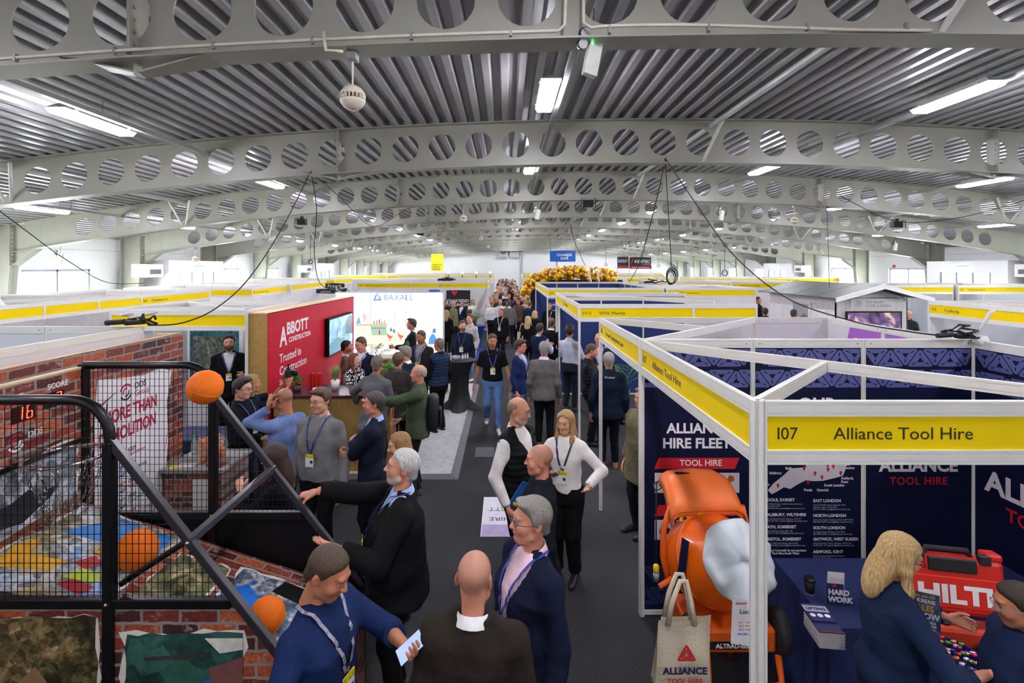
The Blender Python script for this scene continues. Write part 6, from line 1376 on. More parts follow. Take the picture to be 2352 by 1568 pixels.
for k in range(10): MB().ball((.05 * math.cos(k * 2.2), .05 * math.sin(k * 2.2), .07), (.02, .014, .012), 8).build('sweet', M(['#b02030', '#d8d8dc', '#c85a20'][k % 3], .3), t)
for k in range(3):
    t = thing('water_bottle', ['bottle nearest the bowl on the black bar table', 'middle white bottle on the black bar table', 'outermost white bottle on the black bar table'][k], 'bottle', (-.95 + .05 * k, 11.0 + .05 * k, 1.105)); MB().lathe([(.022, 0), (.022, .08), (.01, .11), (.01, .125)], 12).build('bottle_body', WHT, t, True); MB().lathe([(.012, .12), (.012, .135)], 10).build('cap', M('#d0d0d0', .4), t)
for k in range(3):
    MB().tube([(-1.2 - .01 * k, 11.0, 1.105), (-1.2 - .03 * k, 11.0, 1.27)], .006, 6).build('straw', WHT, label=['short white paper stick standing on the black bar table', 'second white paper stick on the black bar table', 'leaning white paper stick on the black bar table'][k], cat='stick', group='white paper sticks')
# floor graphic and lilac board
fs = MB().box((-.3, 5.85, .001), (.1, 6.85, .006)).build('floor_sign', M('#d9d6e0', .5), label='white and lilac sign board lying on the aisle carpet', cat='sign')
text('HIRE', .13, M('#3c3c4c', .5), fs, mat4=Matrix.Translation((.06, 6.3, .0065)) @ Matrix.Rotation(PI, 4, 'Z')); text('LETT', .13, M('#3c3c4c', .5), fs, mat4=Matrix.Translation((.06, 6.55, .0065)) @ Matrix.Rotation(PI, 4, 'Z')); MB().box((-.29, 5.86, .0062), (.09, 6.12, .0068)).build('lilac_band', M('#a89cc8', .5), fs)
MB().box((-.52, 8.3, .001), (-.2, 8.75, .003)).build('carpet_patch', M('#5a595e', .9, var=.1), label='lighter grey square patch on the aisle carpet', cat='carpet patch')
MB().bbox((-.62, 13.1, 0), (-.2, 14.2, .05), .004).build('floor_board', M('#6a62b4', .5), label='lilac board lying on the carpet behind the walking man', cat='board')
# ------------------------------------------------------------------ right: prints, cement mixer, table and goods in the navy booth
def tri_piece(s_, k):                                   # one bar of an impossible triangle
    a = [90, 210, 330]; P = lambda r, t: Vector((r * math.cos(math.radians(t)), r * math.sin(math.radians(t))))
    o0, o1 = P(1.0, a[k]), P(1.0, a[(k + 1) % 3]); m0, m1, m2 = P(.66, a[k]), P(.66, a[(k + 1) % 3]), P(.66, a[(k + 2) % 3]); i0, i1 = P(.26, a[k]), P(.26, a[(k + 1) % 3])
    e = (o1 - o0).normalized(); q = (P(1.0, a[(k + 2) % 3]) - o1).normalized()
    outer = [o0 + e * .16, o1 - e * .16, o1 + q * .16, m1 + (m1 - m0).normalized() * .12, m0 - (m1 - m0).normalized() * .0]
    inner = [m0 + (m1 - m0).normalized() * .14 * 1.0, m1 - (m1 - m0).normalized() * .06, i1, i0 + (i1 - i0) * .0]
    return [[(p.x * s_, p.y * s_) for p in outer], [(p.x * s_, p.y * s_) for p in inner]]
def tri_band(parent, w, z0, rows, s_, mat, rnd):
    m = MB(); st = s_ * .93; h = s_ * 1.3
    for r in range(rows):
        x = s_ * .3 + (r % 2) * st * .5; k = r
        while x < w + s_ * .3:
            up = k % 2 == 0; k += 1
            for b_ in range(3):
                for pl in tri_piece(s_ * .98, b_):
                    pts = [(px_ * 1 + x, (py_ if up else -py_) * .76 + z0 + r * h + (0 if up else s_ * .36)) for px_, py_ in pl]
                    if min(p[0] for p in pts) < .004 or max(p[0] for p in pts) > w - .004: pts = [(min(max(p[0], .004), w - .004), p[1]) for p in pts]
                    if max(p[0] for p in pts) - min(p[0] for p in pts) < .01: continue
                    if not up: pts = pts[::-1]
                    m.add([(a, -.0048, b2) for a, b2 in pts], [tuple(range(len(pts)))])
            x += st
    m.build('triangle_print', mat, parent)
for pn in al_back + al_side: tri_band(pn, 1.0, 2.06, 2, .145, NAVYT, 1); tri_band(pn, 1.0, .1, 2, .145, NAVYT2, 1)
p1, p2, p3 = al_back
def ptext(p, s_, x, z, size, mat=PRW, **k): return text(s_, size, mat, p, (x, -.0052, z - .06), **k)
def pflat(p, poly, mat, name='print', z=-.005): return MB().prism([(x, y - .06) for x, y in poly], 0, .0008, mat=Matrix(((1, 0, 0, 0), (0, 0, -1, z), (0, 1, 0, 0), (0, 0, 0, 1)))).build(name, mat, p)
ptext(p1, 'ALLIANCE', .225, 1.655, .125, bold=.03); ptext(p1, 'HIRE FLEET', .185, 1.52, .125, bold=.03)
for z, t_ in ((1.33, 'TOOL HIRE'), (.905, 'PLANT')):
    pflat(p1, [(.11, z), (.84, z), (.88, z + .1), (.15, z + .1)], PRR, 'red_banner'); ptext(p1, t_, .34, z + .03, .075, bold=.02)
for z in (1.115, .69):
    for k in range(4):
        pflat(p1, [(.115 + k * .195, z), (.295 + k * .195, z), (.295 + k * .195, z + .18), (.115 + k * .195, z + .18)], M('#d4d2d6', .5, var=.03), 'white_square')
        c = (.205 + k * .195, z + .09)
        if k == 3: pflat(p1, [(c[0] - .03, c[1] + .02), (c[0], c[1] + .07), (c[0] + .04, c[1] + .06), (c[0] + .045, c[1] + .02), (c[0], c[1])], M('#c05a28', .5), 'tool_picture', -.0056); pflat(p1, [(c[0] - .03, c[1] - .07), (c[0], c[1]), (c[0] + .03, c[1] - .07), (c[0], c[1] - .02)], M('#a03a2c', .5), 'tool_picture', -.0056)
        else: pflat(p1, [(c[0] - .05, c[1] - .03), (c[0] + .03, c[1] - .04), (c[0] + .06, c[1] + .0), (c[0] + .02, c[1] + .03), (c[0] - .04, c[1] + .02)], M(['#2a2a30', '#4a4c58', '#26262a'][k], .5), 'tool_picture', -.0056)
ptext(p2, 'OUR', .41, 1.86, .16, bold=.03); ptext(p2, 'LOCATIONS', .12, 1.7, .12, bold=.03)
# map of the south coast, pins, place names and addresses
mp_ = [(1763, 1125), (1775, 1110), (1800, 1090), (1815, 1075), (1850, 1072), (1852, 1050), (1900, 1035), (1960, 1045), (1945, 1062), (1940, 1080), (1935, 1092), (1915, 1097), (1890, 1103), (1868, 1104), (1850, 1102), (1830, 1112), (1815, 1122), (1800, 1118), (1785, 1127), (1772, 1134)]
W2 = lambda x, y: ((x - 1162) * AY1 / F - (AX0 + 1.0), CZ - (y - CY) * AY1 / F)
pflat(p2, [W2(a, b_) for a, b_ in mp_][::-1], M('#d2ced4', .5, var=.02), 'map_print')
for a, b_ in ((1786, 1115), (1846, 1075), (1871, 1087), (1855, 1107), (1887, 1096), (1900, 1068), (1901, 1078), (1913, 1071), (1930, 1086)):
    x, z = W2(a, b_); pflat(p2, [(x, z - .025), (x + .014, z + .008), (x + .008, z + .02), (x - .008, z + .02), (x - .014, z + .008)], PRR, 'map_pin', -.0058)
for s_, a, b_ in (('Bath', 1803, 1077), ('Salisbury', 1766, 1088), ('Truro', 1747, 1114), ('Poole', 1846, 1127), ('Gatwick', 1875, 1127), ('South London', 1892, 1116), ('East\nLondon', 1937, 1068), ('Ashford,\nKent', 1931, 1100)):
    x, z = W2(a, b_); ptext(p2, s_, x, z, .032, bold=.02)
addr = [('POOLE, DORSET', '60 Nuffield Road, Nuffield Industrial Estate\nPoole, BH17 0RT\n01202 660 066 | poole@alliancetoolhire.com', 1757, 1150), ('SALISBURY, WILTSHIRE', 'Unit 1B Mitchell Road, Salisbury, SP2 7PY\n01722 327 326 | salisbury@alliancetoolhire.com', 1757, 1184), ('BATH, SOMERSET', '7 Brassmill Lane, Bath, BA1 3JE\n01225 311 660 | bath@alliancetoolhire.com', 1757, 1212), ('BRISTOL, SOMERSET', '1 Maple Mill Road, Bristol, BS16 5AD\n0117 910 9922 | bristol@alliancetoolhire.com', 1757, 1240),
        ('EAST LONDON', 'Units 87 & 88, Suttons Business Park\nRainham, Essex, RM13 8DE\n020 701 6286 | east@alliancetoolhire.com', 1867, 1152), ('NORTH LONDON', 'Unit 1 & 2 Cygnus Business Park, NW10 2XA\n020 8452 5003 | north@alliancetoolhire.com', 1867, 1186), ('SOUTH LONDON', '34 Wates Way, Mitcham, CR4 4HR\n020 8870 0900 | south@alliancetoolhire.com', 1867, 1214), ('GATWICK, WEST SUSSEX', 'Unit 8, Foundry Close, Horsham, RH13 5G\n01403 557 174 | gatwick@alliancetoolhire.com', 1867, 1240), ('ASHFORD, KENT', 'Unit 2, Brunswick Industrial Centre\nAshford, TN23 1ED\n01233 620 836 | ashford@alliancetoolhire.com', 1867, 1269)]
GRT = M('#9a9cae', .5, var=.02)
for hd, tx, a, b_ in addr: x, z = W2(a, b_); ptext(p2, hd, x, z, .036, bold=.025); ptext(p2, tx, x, z - .032, .0195, GRT)
x, z = W2(1757, 1265); ptext(p2, 'Serving Cornwall via our partners\nLake Tool Hire South West', x, z, .027, bold=.02)
ptext(p3, 'ALLIANCE', .5, 1.31, .155, bold=.035, align='CENTER'); ptext(p3, 'TOOL HIRE', .5, 1.19, .095, PRR, align='CENTER', bold=.02, sp=1.1)
s1 = al_side[0]; ptext(s1, 'ALLIANCE', .12, 1.2, .25, bold=.035); ptext(s1, 'TOOL HIRE', .3, 1.02, .15, PRR, bold=.02)

ORG = M('#e8640f', .3, var=.05, coat=.25); ORGD = M('#d85a14', .4, var=.06); RUB = M('#17171a', .7, var=.1)
mx_ = thing('cement_mixer', 'orange cement mixer with cloth over its mouth in the navy booth', 'cement mixer', (1.56, 3.72, 0))
ax = Vector((.27, -.83, .45)).normalized(); Rm = Vector((0, 0, 1)).rotation_difference(ax).to_matrix().to_4x4(); DC = Vector((-.02, -.02, 1.0))
T_ = Matrix.Translation(DC) @ Rm
drum = MB().lathe([(.05, -.30), (.14, -.295), (.22, -.27), (.285, -.20), (.315, -.08), (.317, .0), (.305, .06), (.262, .16), (.225, .26), (.215, .29)], 40, mat=T_).build('drum', ORG, mx_, True)
autosmooth(drum.data, .5)
MB().lathe([(.319, -.01), (.323, -.005), (.323, .012), (.319, .018)], 40, mat=T_).build('drum_seam', ORGD, drum, True)
# cloth over the mouth: gathered rim, sagging folds
m = MB(); n, rg = 48, 12; vs = []
for i in range(rg + 1):
    t = i / rg; r_ = .262 * t
    for k in range(n):
        a = 2 * PI * k / n; zz = .325 + .035 * (1 - t ** 3) - .05 * (1 - t) * math.cos(a * 1 + 2.2) + .02 * math.sin(a * 6 + 4 * t) * t + .014 * math.sin(a * 13 + 1) * t * t + .012 * math.sin(26 * r_ * math.cos(a + .2)) * (1 - t * .5) - (.02 * t ** 6) + .008 * math.sin(14 * r_ * math.cos(a) + 3)
        vs.append((r_ * math.cos(a) * (1 + .02 * math.sin(a * 6)), r_ * math.sin(a) * (1 + .02 * math.sin(a * 6)), zz))
for k in range(n): a = 2 * PI * k / n; vs.append((.25 * math.cos(a), .25 * math.sin(a), .225 + .012 * math.sin(a * 7)))
m.add(vs, [(i * n + k, i * n + (k + 1) % n, (i + 1) * n + (k + 1) % n, (i + 1) * n + k) for i in range(rg + 1) for k in range(n)]); m.v = [tuple(T_ @ Vector(p)) for p in m.v]
m.build('mouth_cloth', M('#c9d2d6', .75, var=.06, bump=.25, bscale=9), mx_, True)
# warning plate, sticker, hood, yoke, frame
MB().prism([(-.035, -.14), (.035, -.14), (.035, .14), (-.035, .14)], 0, .002, mat=plane_mat(DC + Vector((-.285, -.155, .08)), (.42, -.9, .05), (.2, .1, 1))).build('drum_sticker', NAVY, drum)
hm_ = MB(); sec = []
for i in range(9):                                      # arched motor hood sloping down to the drum
    t = i / 8; y = .40 - .34 * t; zz = 1.455 + .03 * math.sin(PI * t) - .16 * t ** 2.2; hw_ = .225 + .04 * t
    sec.append([(-hw_ - .015, y, zz - .07), (-hw_, y, zz - .015), (-hw_ + .05, y, zz + .012), (0, y, zz + .025 * (1 - t * .4)), (hw_ - .05, y, zz + .012), (hw_, y, zz - .015), (hw_ + .015, y, zz - .07)])
Rh = Matrix.Translation((-.03, .0, .0)) @ Matrix.Rotation(.06, 4, 'Z')
vs = [Rh @ Vector(p) for s_ in sec for p in s_]; hm_.add(vs, [(i * 7 + k, i * 7 + k + 1, (i + 1) * 7 + k + 1, (i + 1) * 7 + k) for i in range(8) for k in range(6)]); hm_.add([Rh @ Vector((p[0], p[1], p[2] - .03)) for p in sec[-1]] + [Rh @ Vector(p) for p in sec[-1]], [(k, k + 1, 8 + k, 7 + k) for k in range(6)])
ho = hm_.build('motor_hood', M('#e8702a', .45, var=.05), mx_, True)
so = ho.modifiers.new('thick', 'SOLIDIFY'); so.thickness = .02
MB().prism([(-.06, -.018), (.06, -.018), (.06, .018), (-.06, .018)], 0, .001, mat=Rh @ Matrix.Translation((-.1, .3, 1.505))).build('hood_sticker', NAVY, mx_)
for s_ in (-1, 1): MB().tube([(s_ * .27 - .03, .1, 1.33), (s_ * .32 - .03, .12, 1.15), (s_ * .345 - .03, .06, .98), (s_ * .3, .05, .62)], .024, 8).build('yoke_arm', ORGD, mx_, True)
wp_ = MB().box((-.25, .055, 1.24), (-.08, .065, 1.30)).build('warning_plate', M('#e6c41e', .4), mx_); MB().prism([(0, 0), (.04, 0), (.02, .035)], 0, .001, mat=plane_mat((-.23, .0535, 1.25), (1, 0, 0), (0, 0, 1))).build('warning_triangle', M('#1c1a10', .5), wp_)
MB().bbox((-.3, -.28, .50), (.3, .12, .66), .02).build('motor_box', ORGD, mx_)
MB().box((-.2, -.286, .53), (.24, -.281, .585)).build('maker_plate', M('#1a1a1c', .4), mx_); text('ALTRAD-BELLE', .042, PRW, mx_, (-.12, -.2875, .543), bold=.03)
for s_ in (-1, 1):
    for y, fy in ((-.22, -.42), (.1, .3)): MB().tube([(s_ * .16, y, .56), (s_ * .18, (y + fy) / 2, .3), (s_ * .25, fy, .02)], .022, 8).build('leg', ORGD, mx_, True)
MB().tube([(-.28, -.3, .5), (-.26, -.42, .4), (0, -.46, .36), (.26, -.42, .4), (.3, -.3, .5)], .024, 8).build('foot_bar', ORGD, mx_, True)
MB().tube([(-.42, .0, .78), (-.30, .02, .84)], .02, 8).build('tipping_handle', ORG, mx_)
for x, y in ((-.28, -.30), (.34, -.22)):
    wl_ = MB().lathe([(.05, -.04), (.13, -.045), (.15, -.02), (.15, .02), (.13, .045), (.05, .04)], 24, mat=Matrix.Translation((x, y, .62)) @ Matrix.Rotation(PI / 2, 4, 'Y')).build('wheel', RUB, mx_, True); MB().lathe([(.05, -.03), (.05, .03)], 14, mat=Matrix.Translation((x, y, .62)) @ Matrix.Rotation(PI / 2, 4, 'Y')).build('wheel_hub', ORGD, wl_)
# plug lead hanging from the hood
t = thing('mixer_lead', 'black cable with yellow plug hanging from the mixer hood', 'cable', (0, 0, 0))
MB().tube([px(1512, 1105, 3.8), px(1500, 1112, 3.75), px(1506, 1128, 3.74), px(1520, 1120, 3.74), px(1508, 1108, 3.74), px(1507, 1180, 3.74), px(1507, 1290, 3.74)], .006, 6).build('cable', RUB, t, True)
pz = px(1507, 1305, 3.74); MB().lathe([(.014, .03), (.022, .02), (.022, -.02), (.018, -.03)], 12, mat=Matrix.Translation(pz)).build('plug', M('#e0c020', .4), t, True); MB().lathe([(.022, -.03), (.024, -.05), (.016, -.09)], 12, mat=Matrix.Translation(pz)).build('plug_collar', M('#9a9a9c', .4), t, True)
# tote bag hanging from the wheel
tb = thing('tote_bag', 'cream canvas tote bag with red and navy print hanging on the mixer', 'bag', px(1562, 1490, 3.3))
def bagside(y0, sg, w, h, sh):
    m = MB(); nx, nz = 12, 14; vs = []
    for j in range(nz + 1):
        for i in range(nx + 1):
            u, v_ = i / nx, j / nz; x = (u - .5) * w * (1 - .12 * v_) + sh * v_; vs.append((x, y0 + sg * (.03 * math.sin(PI * u) * math.sin(PI * min(1, v_ + .2)) + .008 * math.sin(7 * u + 4 * v_)), -h / 2 + h * v_ - .02 * math.sin(PI * u) * v_))
    m.add(vs, [(j * (nx + 1) + i, j * (nx + 1) + i + 1, (j + 1) * (nx + 1) + i + 1, (j + 1) * (nx + 1) + i) for j in range(nz) for i in range(nx)]); return m
CAN = M('#c9bda4', .85, var=.08, bump=.3, bscale=60)
for k, (y0, sg, sh, w) in enumerate(((-.05, -1, .0, .36), (-.02, 1, .01, .36), (.0, -1, .04, .37), (.03, 1, .05, .37))): bagside(y0, sg, w, .42, sh).build('canvas_side', CAN, tb, True)
for y in (-.055, .02): MB().tube([(-.1, y, .19), (-.07, y - .01, .36), (-.01, y + .02, .47), (.04, y + .05, .45), (.06, y + .01, .33), (.08, y, .19)], .018, 6, flat=.3).build('handle', CAN, tb, True)
for b_ in range(3):
    for pl in tri_piece(.075, b_): MB().prism(pl, 0, .001, mat=plane_mat((.01, -.092, .03), (1, 0, 0), (0, 0, 1))).build('logo_triangle', M('#c82a2c', .6), tb)
text('ALLIANCE', .062, M('#1a2450', .6), tb, (0, -.094, -.09), align='CENTER', bold=.035); text('TOOL HIRE', .045, M('#c82a2c', .6), tb, (0, -.094, -.15), align='CENTER', bold=.01)
# notice
nt2 = thing('paper_notice', 'white Lucky draw notice sheet behind the booth post', 'notice', px(1716, 1425, 2.75)); 
m = MB(); m.add([(-.09, 0, -.125), (.09, .01, -.13), (.095, .0, .12), (-.085, -.01, .125), (.0, -.012, .124), (.0, -.012, -.128)], [(0, 5, 4, 3), (5, 1, 2, 4)]); m.build('sheet', M('#dcdce0', .6), nt2)
NT = M('#2c2c34', .6)
text('ALLIANCE', .014, M('#b02030', .6), nt2, (-.07, -.016, .1), bold=.02); text('Lucky Dip', .036, NT, nt2, (-.05, -.018, .05)); 
for k in range(3): text('Day %d - The big prize' % (k + 1), .012, M('#c03a3a', .6), nt2, (-.055, -.018, .0 - .02 * k))
text('Blue Star - Hilti drill', .015, M('#2c4ac0', .6), nt2, (-.06, -.018, -.065)); MB().prism([(0, 0), (.05, 0), (.05, .02), (0, .02)], 0, .001, mat=plane_mat((.03, -.013, .09), (1, 0, 0), (0, 0, 1))).build('blue_label', NAVY, nt2)
# table with goods
tbl = thing('cloth_table', 'table under navy blue cloth in the cement mixer booth', 'table', (0, 0, 0))
NC = M('#1f2c5e', .75, var=.1, bump=.2, bscale=12)
m = MB(); n_ = 20
top_ = [(2.16, 3.32), (4.0, 3.32), (4.0, 4.12), (2.2, 4.12)]; bot = [(2.08, 3.26), (4.02, 3.26), (4.02, 4.14), (2.14, 4.15)]
m.add([(x, y, .76) for x, y in top_], [(0, 1, 2, 3)])
for e in range(4):
    a, b2, c, d = top_[e], top_[(e + 1) % 4], bot[(e + 1) % 4], bot[e]; vs = []
    for i in range(n_ + 1):
        t = i / n_; w_ = .018 * math.sin(i * 1.9) * (0 < i < n_); nx_, ny_ = (b2[1] - a[1]), -(b2[0] - a[0]); l_ = math.hypot(nx_, ny_)
        vs += [(a[0] + (b2[0] - a[0]) * t, a[1] + (b2[1] - a[1]) * t, .76), (d[0] + (c[0] - d[0]) * t + nx_ / l_ * w_, d[1] + (c[1] - d[1]) * t + ny_ / l_ * w_, .0)]
    m.add(vs, [(2 * i + 1, 2 * i + 3, 2 * i + 2, 2 * i) for i in range(n_)])
m.build('tablecloth', NC, tbl, True); autosmooth(tbl.children[0].data, .8)
def at_table(x, y, z=.762): return gp(x, y, z)
t = thing('coffee_cup', 'black takeaway coffee cup on the navy table', 'cup', at_table(1860, 1362)); MB().lathe([(.027, 0), (.037, .1)], 20).build('cup_body', RUB, t, True); MB().lathe([(.04, .098), (.04, .108), (.034, .118), (.03, .116)], 20).build('lid', M('#0f0f11', .35), t, True); MB().lathe([(.0275, .0), (.0285, .006)], 20).build('base_ring', M('#b8b4ac', .6), t)
lo = at_table(1892, 1462); st = thing('magazine_stack', 'stack of Lifting brochures on the navy table', 'brochures', lo, -.12)
for k in range(16): MB().box((-.075 + .003 * math.sin(k * 2), -.105, k * .0065), (.075 + .003 * math.sin(k * 2), .105, k * .0065 + .0055)).build('brochure', M('#b9b6b8' if k < 15 else '#28305c', .5, var=.1), st)
MB().box((-.076, -.105, .1045), (.076, -.1, .105)).build('red_edge', PRR, st)
tp = MB().box((-.08, -.02, .106), (.07, .15, .114)).build('top_brochure', M('#262c58', .4, var=.1), st); MB().box((-.08, .07, .1142), (.07, .13, .1146)).build('cover_band', M('#a8a6bc', .4), tp); text('LIFTING', .034, NAVY, tp, mat4=Matrix.Translation((-.065, .088, .1148)), bold=.03)
for k in range(3): MB().lathe([(.017, .1143), (.017, .1148)], 16, mat=Matrix.Translation((-.05 + .045 * k, .035, 0))).build('cover_circle', PRW, tp)
lo = at_table(1915, 1385); st = thing('leaflet_stand', 'upright leaflet holder with navy and white leaflets on the navy table', 'leaflet holder', lo, -.15)
for k, c_ in enumerate(('#dcdadc', '#cfcdd2', '#252c5a')): q = MB().box((-.055 + .012 * (2 - k), .02 - .02 * k, 0), (.055 + .012 * (2 - k), .024 - .02 * k, .21 - .03 * k)).build('leaflet', M(c_, .45, var=.12), st)
text('HARD\nWORK', .05, PRW, st, (-.045, -.0205, .075), bold=.05); MB().prism([(0, 0), (.03, 0), (.015, .026)], 0, .001, mat=plane_mat((-.02, -.0205, .13), (1, 0, 0), (0, 0, 1))).build('logo_triangle', PRR, st)
# red tool case, lid open
hl_ = thing('tool_case', 'open red HILTI tool case with black handle on the navy table', 'tool case', at_table(2200, 1462), -.20)
CR_ = M('#cc2418', .35, var=.05); 
MB().bbox((-.3, -.13, .0), (.3, .0, .13), .025).build('case_base', M('#c83a1c', .4, var=.1), hl_); MB().lathe([(.035, 0), (.04, .012), (.02, .02)], 16, mat=Matrix.Translation((-.12, -.07, .13))).build('latch_knob', RUB, hl_); MB().box((.02, -.1, .131), (.26, -.02, .134)).build('foam_insert', M('#7a2014', .6), hl_)
Rl = Matrix.Translation((0, .02, .12)) @ Matrix.Rotation(-.12, 4, 'X')
lid = MB().bbox((-.3, 0, 0), (.3, .11, .36), .03, mat=Rl).build('case_lid', CR_, hl_)
for s_ in (-1, 1): MB().bbox((s_ * .25 - .045, .0, .35), (s_ * .25 + .045, .1, .40), .015, mat=Rl).build('lid_shoulder', CR_, hl_); MB().bbox((s_ * .19 - .035, -.008, .33), (s_ * .19 + .035, .03, .39), .008, mat=Rl).build('catch', M('#1c1c1e', .4), hl_)
MB().tube([Rl @ Vector(p) for p in ((-.14, .05, .34), (-.12, .05, .395), (.12, .05, .395), (.14, .05, .34))], .018, 8).build('handle', RUB, hl_, True); MB().bbox((-.14, -.012, .27), (.14, .01, .36), .01, mat=Rl).build('handle_plate', M('#19191b', .45), hl_)
MB().bbox((-.28, -.006, .05), (.28, .004, .24), .004, mat=Rl).build('lid_panel', M('#d42a1c', .35), hl_)
text('HILTI', .15, M('#e8e6e6', .4), hl_, mat4=Rl @ plane_mat((-.215, -.008, .085), (1, 0, 0), (0, 0, 1)), bold=.045, sxy=(1.25, 1))
t = thing('cordless_tool', 'red and black hand tool lying beside the open case', 'tool', at_table(2285, 1500), .3); MB().bbox((-.02, -.04, 0), (.16, .04, .07), .015).build('tool_body', CR_, t); MB().bbox((-.12, -.03, .005), (-.02, .03, .06), .012).build('tool_nose', RUB, t)
br = thing('sales_brochure', 'blue Sales Growth brochure held in front of the woman', 'brochure', px(2125, 1405, 2.86), -.35); br.rotation_euler = (-.25, .12, -.2)
MB().bbox((-.075, -.004, -.1), (.075, .004, .1), .002).build('cover', photo_print(83, ['#2a3a5a', '#4a6488', '#6a86a8', '#8aa0b8'], 'XZ', 6), br)
text("WE'LL HELP YOU", .015, M('#e8a040', .5), br, (-.066, -.0048, .075), bold=.02); text('INCREASE', .026, PRW, br, (-.066, -.0048, .048), bold=.02); text('SALES', .042, M('#e8a040', .5), br, (-.066, -.0048, .008), bold=.03); text('GROW', .042, PRW, br, (-.066, -.0048, -.032), bold=.03); text('BUSINESS\nPERFORM\nACTION', .017, PRW, br, (-.02, -.0048, -.055), bold=.02)
tub = thing('sweet_tub', 'purple tub of wrapped sweets on the navy table', 'tub', at_table(2190, 1530)); MB().lathe([(.12, 0), (.14, .09), (.135, .09), (.118, .01)], 8, cap=False).build('tub_wall', M('#3a1c78', .4), tub)
for k in range(40):
    a = k * 2.4; r_ = .115 * math.sqrt((k + 1) / 40); MB().ball((r_ * math.cos(a), r_ * math.sin(a), .075 + .012 * (k % 3)), (.02, .013, .01), 6).build('sweet', M(['#6a2aa0', '#d8a02a', '#c02a4a', '#2a5ac0', '#d8d4dc', '#3a9a4a'][k % 6], .25, metal=.3), tub)
# grey bucket below
MB().lathe([(.1, 0), (.14, .26), (.15, .27), (.13, .26), (.095, .02)], 20).build('bucket', M('#9a9ea4', .5), loc=(1.98, 3.25, 0), label='grey plastic bucket under the mixer by the booth post', cat='bucket')
# objects held by people
def held(name, label, cat, P, i, off, build, rot=(0, 0, 0)):
    t = thing(name, label, cat, in_hand(P, i, off)); t.rotation_euler = rot; build(t); return t
def phone_b(t, lit=False):
    MB().bbox((-.037, -.004, -.075), (.037, .004, .075), .003).build('case', RUB, t); MB().box((-.034, -.0048, -.071), (.034, -.004, .071)).build('screen', M('#7f8cb8' if lit else '#20242e', .1, emit=.35 if lit else 0), t)
held('mobile_phone', 'mobile phone with lit screen held by the man in navy pullover', 'phone', A['phone'], 0, (.0, .035, .085), lambda t: phone_b(t, True), (-.7, .55, -.9))
held('mobile_phone', 'black mobile phone at the ear of the man in light blue', 'phone', A['caller'], 0, (0, .03, .07), phone_b, (.1, .35, 1.9))
held('mobile_phone', 'dark blue phone in the hand of the woman in white blouse', 'phone', A['blouse'], 1, (0, .03, .08), lambda t: phone_b(t), (-1.2, 0, .7))
def bottle_b(t, col='#6a6864', metal=.7, s_=1.0): MB().lathe([(.033 * s_, -.13), (.036 * s_, -.12), (.036 * s_, .05), (.02 * s_, .09), (.02 * s_, .11)], 18).build('bottle_body', M(col, .3, metal=metal), t, True); MB().lathe([(.023 * s_, .105), (.023 * s_, .135)], 14).build('cap', M('#c9a02c', .4), t, True)
held('steel_bottle', 'steel drinking bottle held by the man in black gilet', 'bottle', A['vest'], 1, (0, .035, .07), lambda t: bottle_b(t, '#5a564f'))
t = thing('blue_folder', 'bright blue folder under the arm of the man in black gilet', 'folder', to_world(A['vest'], V3(-.17, -.17, .98)), .9); t.rotation_euler = (.3, .5, .7); MB().bbox((-.11, -.006, -.15), (.11, .006, .15), .002).build('folder_cover', M('#1f63b8', .4), t)
held('water_bottle', 'clear water bottle carried by the man in jeans', 'bottle', A['walker'], 0, (0, .035, .06), lambda t: (MB().lathe([(.03, -.19), (.032, -.05), (.012, .0), (.012, .02)], 14).build('bottle_body', M('#dfe6ec', .08, alpha=.45), t, True), MB().lathe([(.014, .015), (.014, .03)], 10).build('cap', M('#dddddd', .4), t)))
held('drink_cup', 'clear cup of beer held by the young man in black', 'cup', A['cup'], 1, (0, .04, .07), lambda t: (MB().lathe([(.03, -.06), (.04, .06)], 16).build('cup_body', M('#e8e8e4', .1, alpha=.4), t, True), MB().lathe([(.0295, -.058), (.037, .03)], 16).build('beer', M('#c98a1c', .2), t, True)))
def cam_b(t): MB().bbox((-.07, -.04, -.05), (.07, .04, .05), .01).build('camera_body', RUB, t); MB().lathe([(.035, 0), (.038, .08), (.03, .09)], 16, mat=Matrix.Rotation(PI / 2, 4, 'X') @ Matrix.Translation((0, 0, .03))).build('lens', M('#101012', .3), t, True); MB().bbox((-.025, -.02, .05), (.025, .02, .075), .005).build('hot_shoe', RUB, t); MB().tube([(0, 0, .07), (0, 0, .13)], .012, 8).build('microphone', RUB, t)
pa, pb = in_hand(A['photo'], 0), in_hand(A['photo'], 1); t = thing('camera', 'black camera with microphone held up by the photographer', 'camera', (pa + pb) / 2 + Vector((0, 0, .06)), 1.9); cam_b(t)
# rucksack on the man in green
bpk = thing('rucksack', 'black rucksack on the back of the man in green', 'rucksack', to_world(A['green'], V3(0, .2, 1.12)), A['green']['root'].rotation_euler.z)
MB().bbox((-.15, -.07, -.24), (.15, .09, .24), .06).build('pack_body', M('#16171a', .6, var=.1), bpk, True); MB().bbox((-.11, .07, -.2), (.11, .13, .06), .03).build('front_pocket', M('#1c1d21', .6), bpk, True)
for s_ in (-1, 1): MB().tube([(s_ * .09, -.05, .2), (s_ * .11, -.14, .27), (s_ * .13, -.28, .2), (s_ * .15, -.3, .02), (s_ * .14, -.08, -.18)], .018, 6, flat=.4).build('strap', RUB, bpk, True)
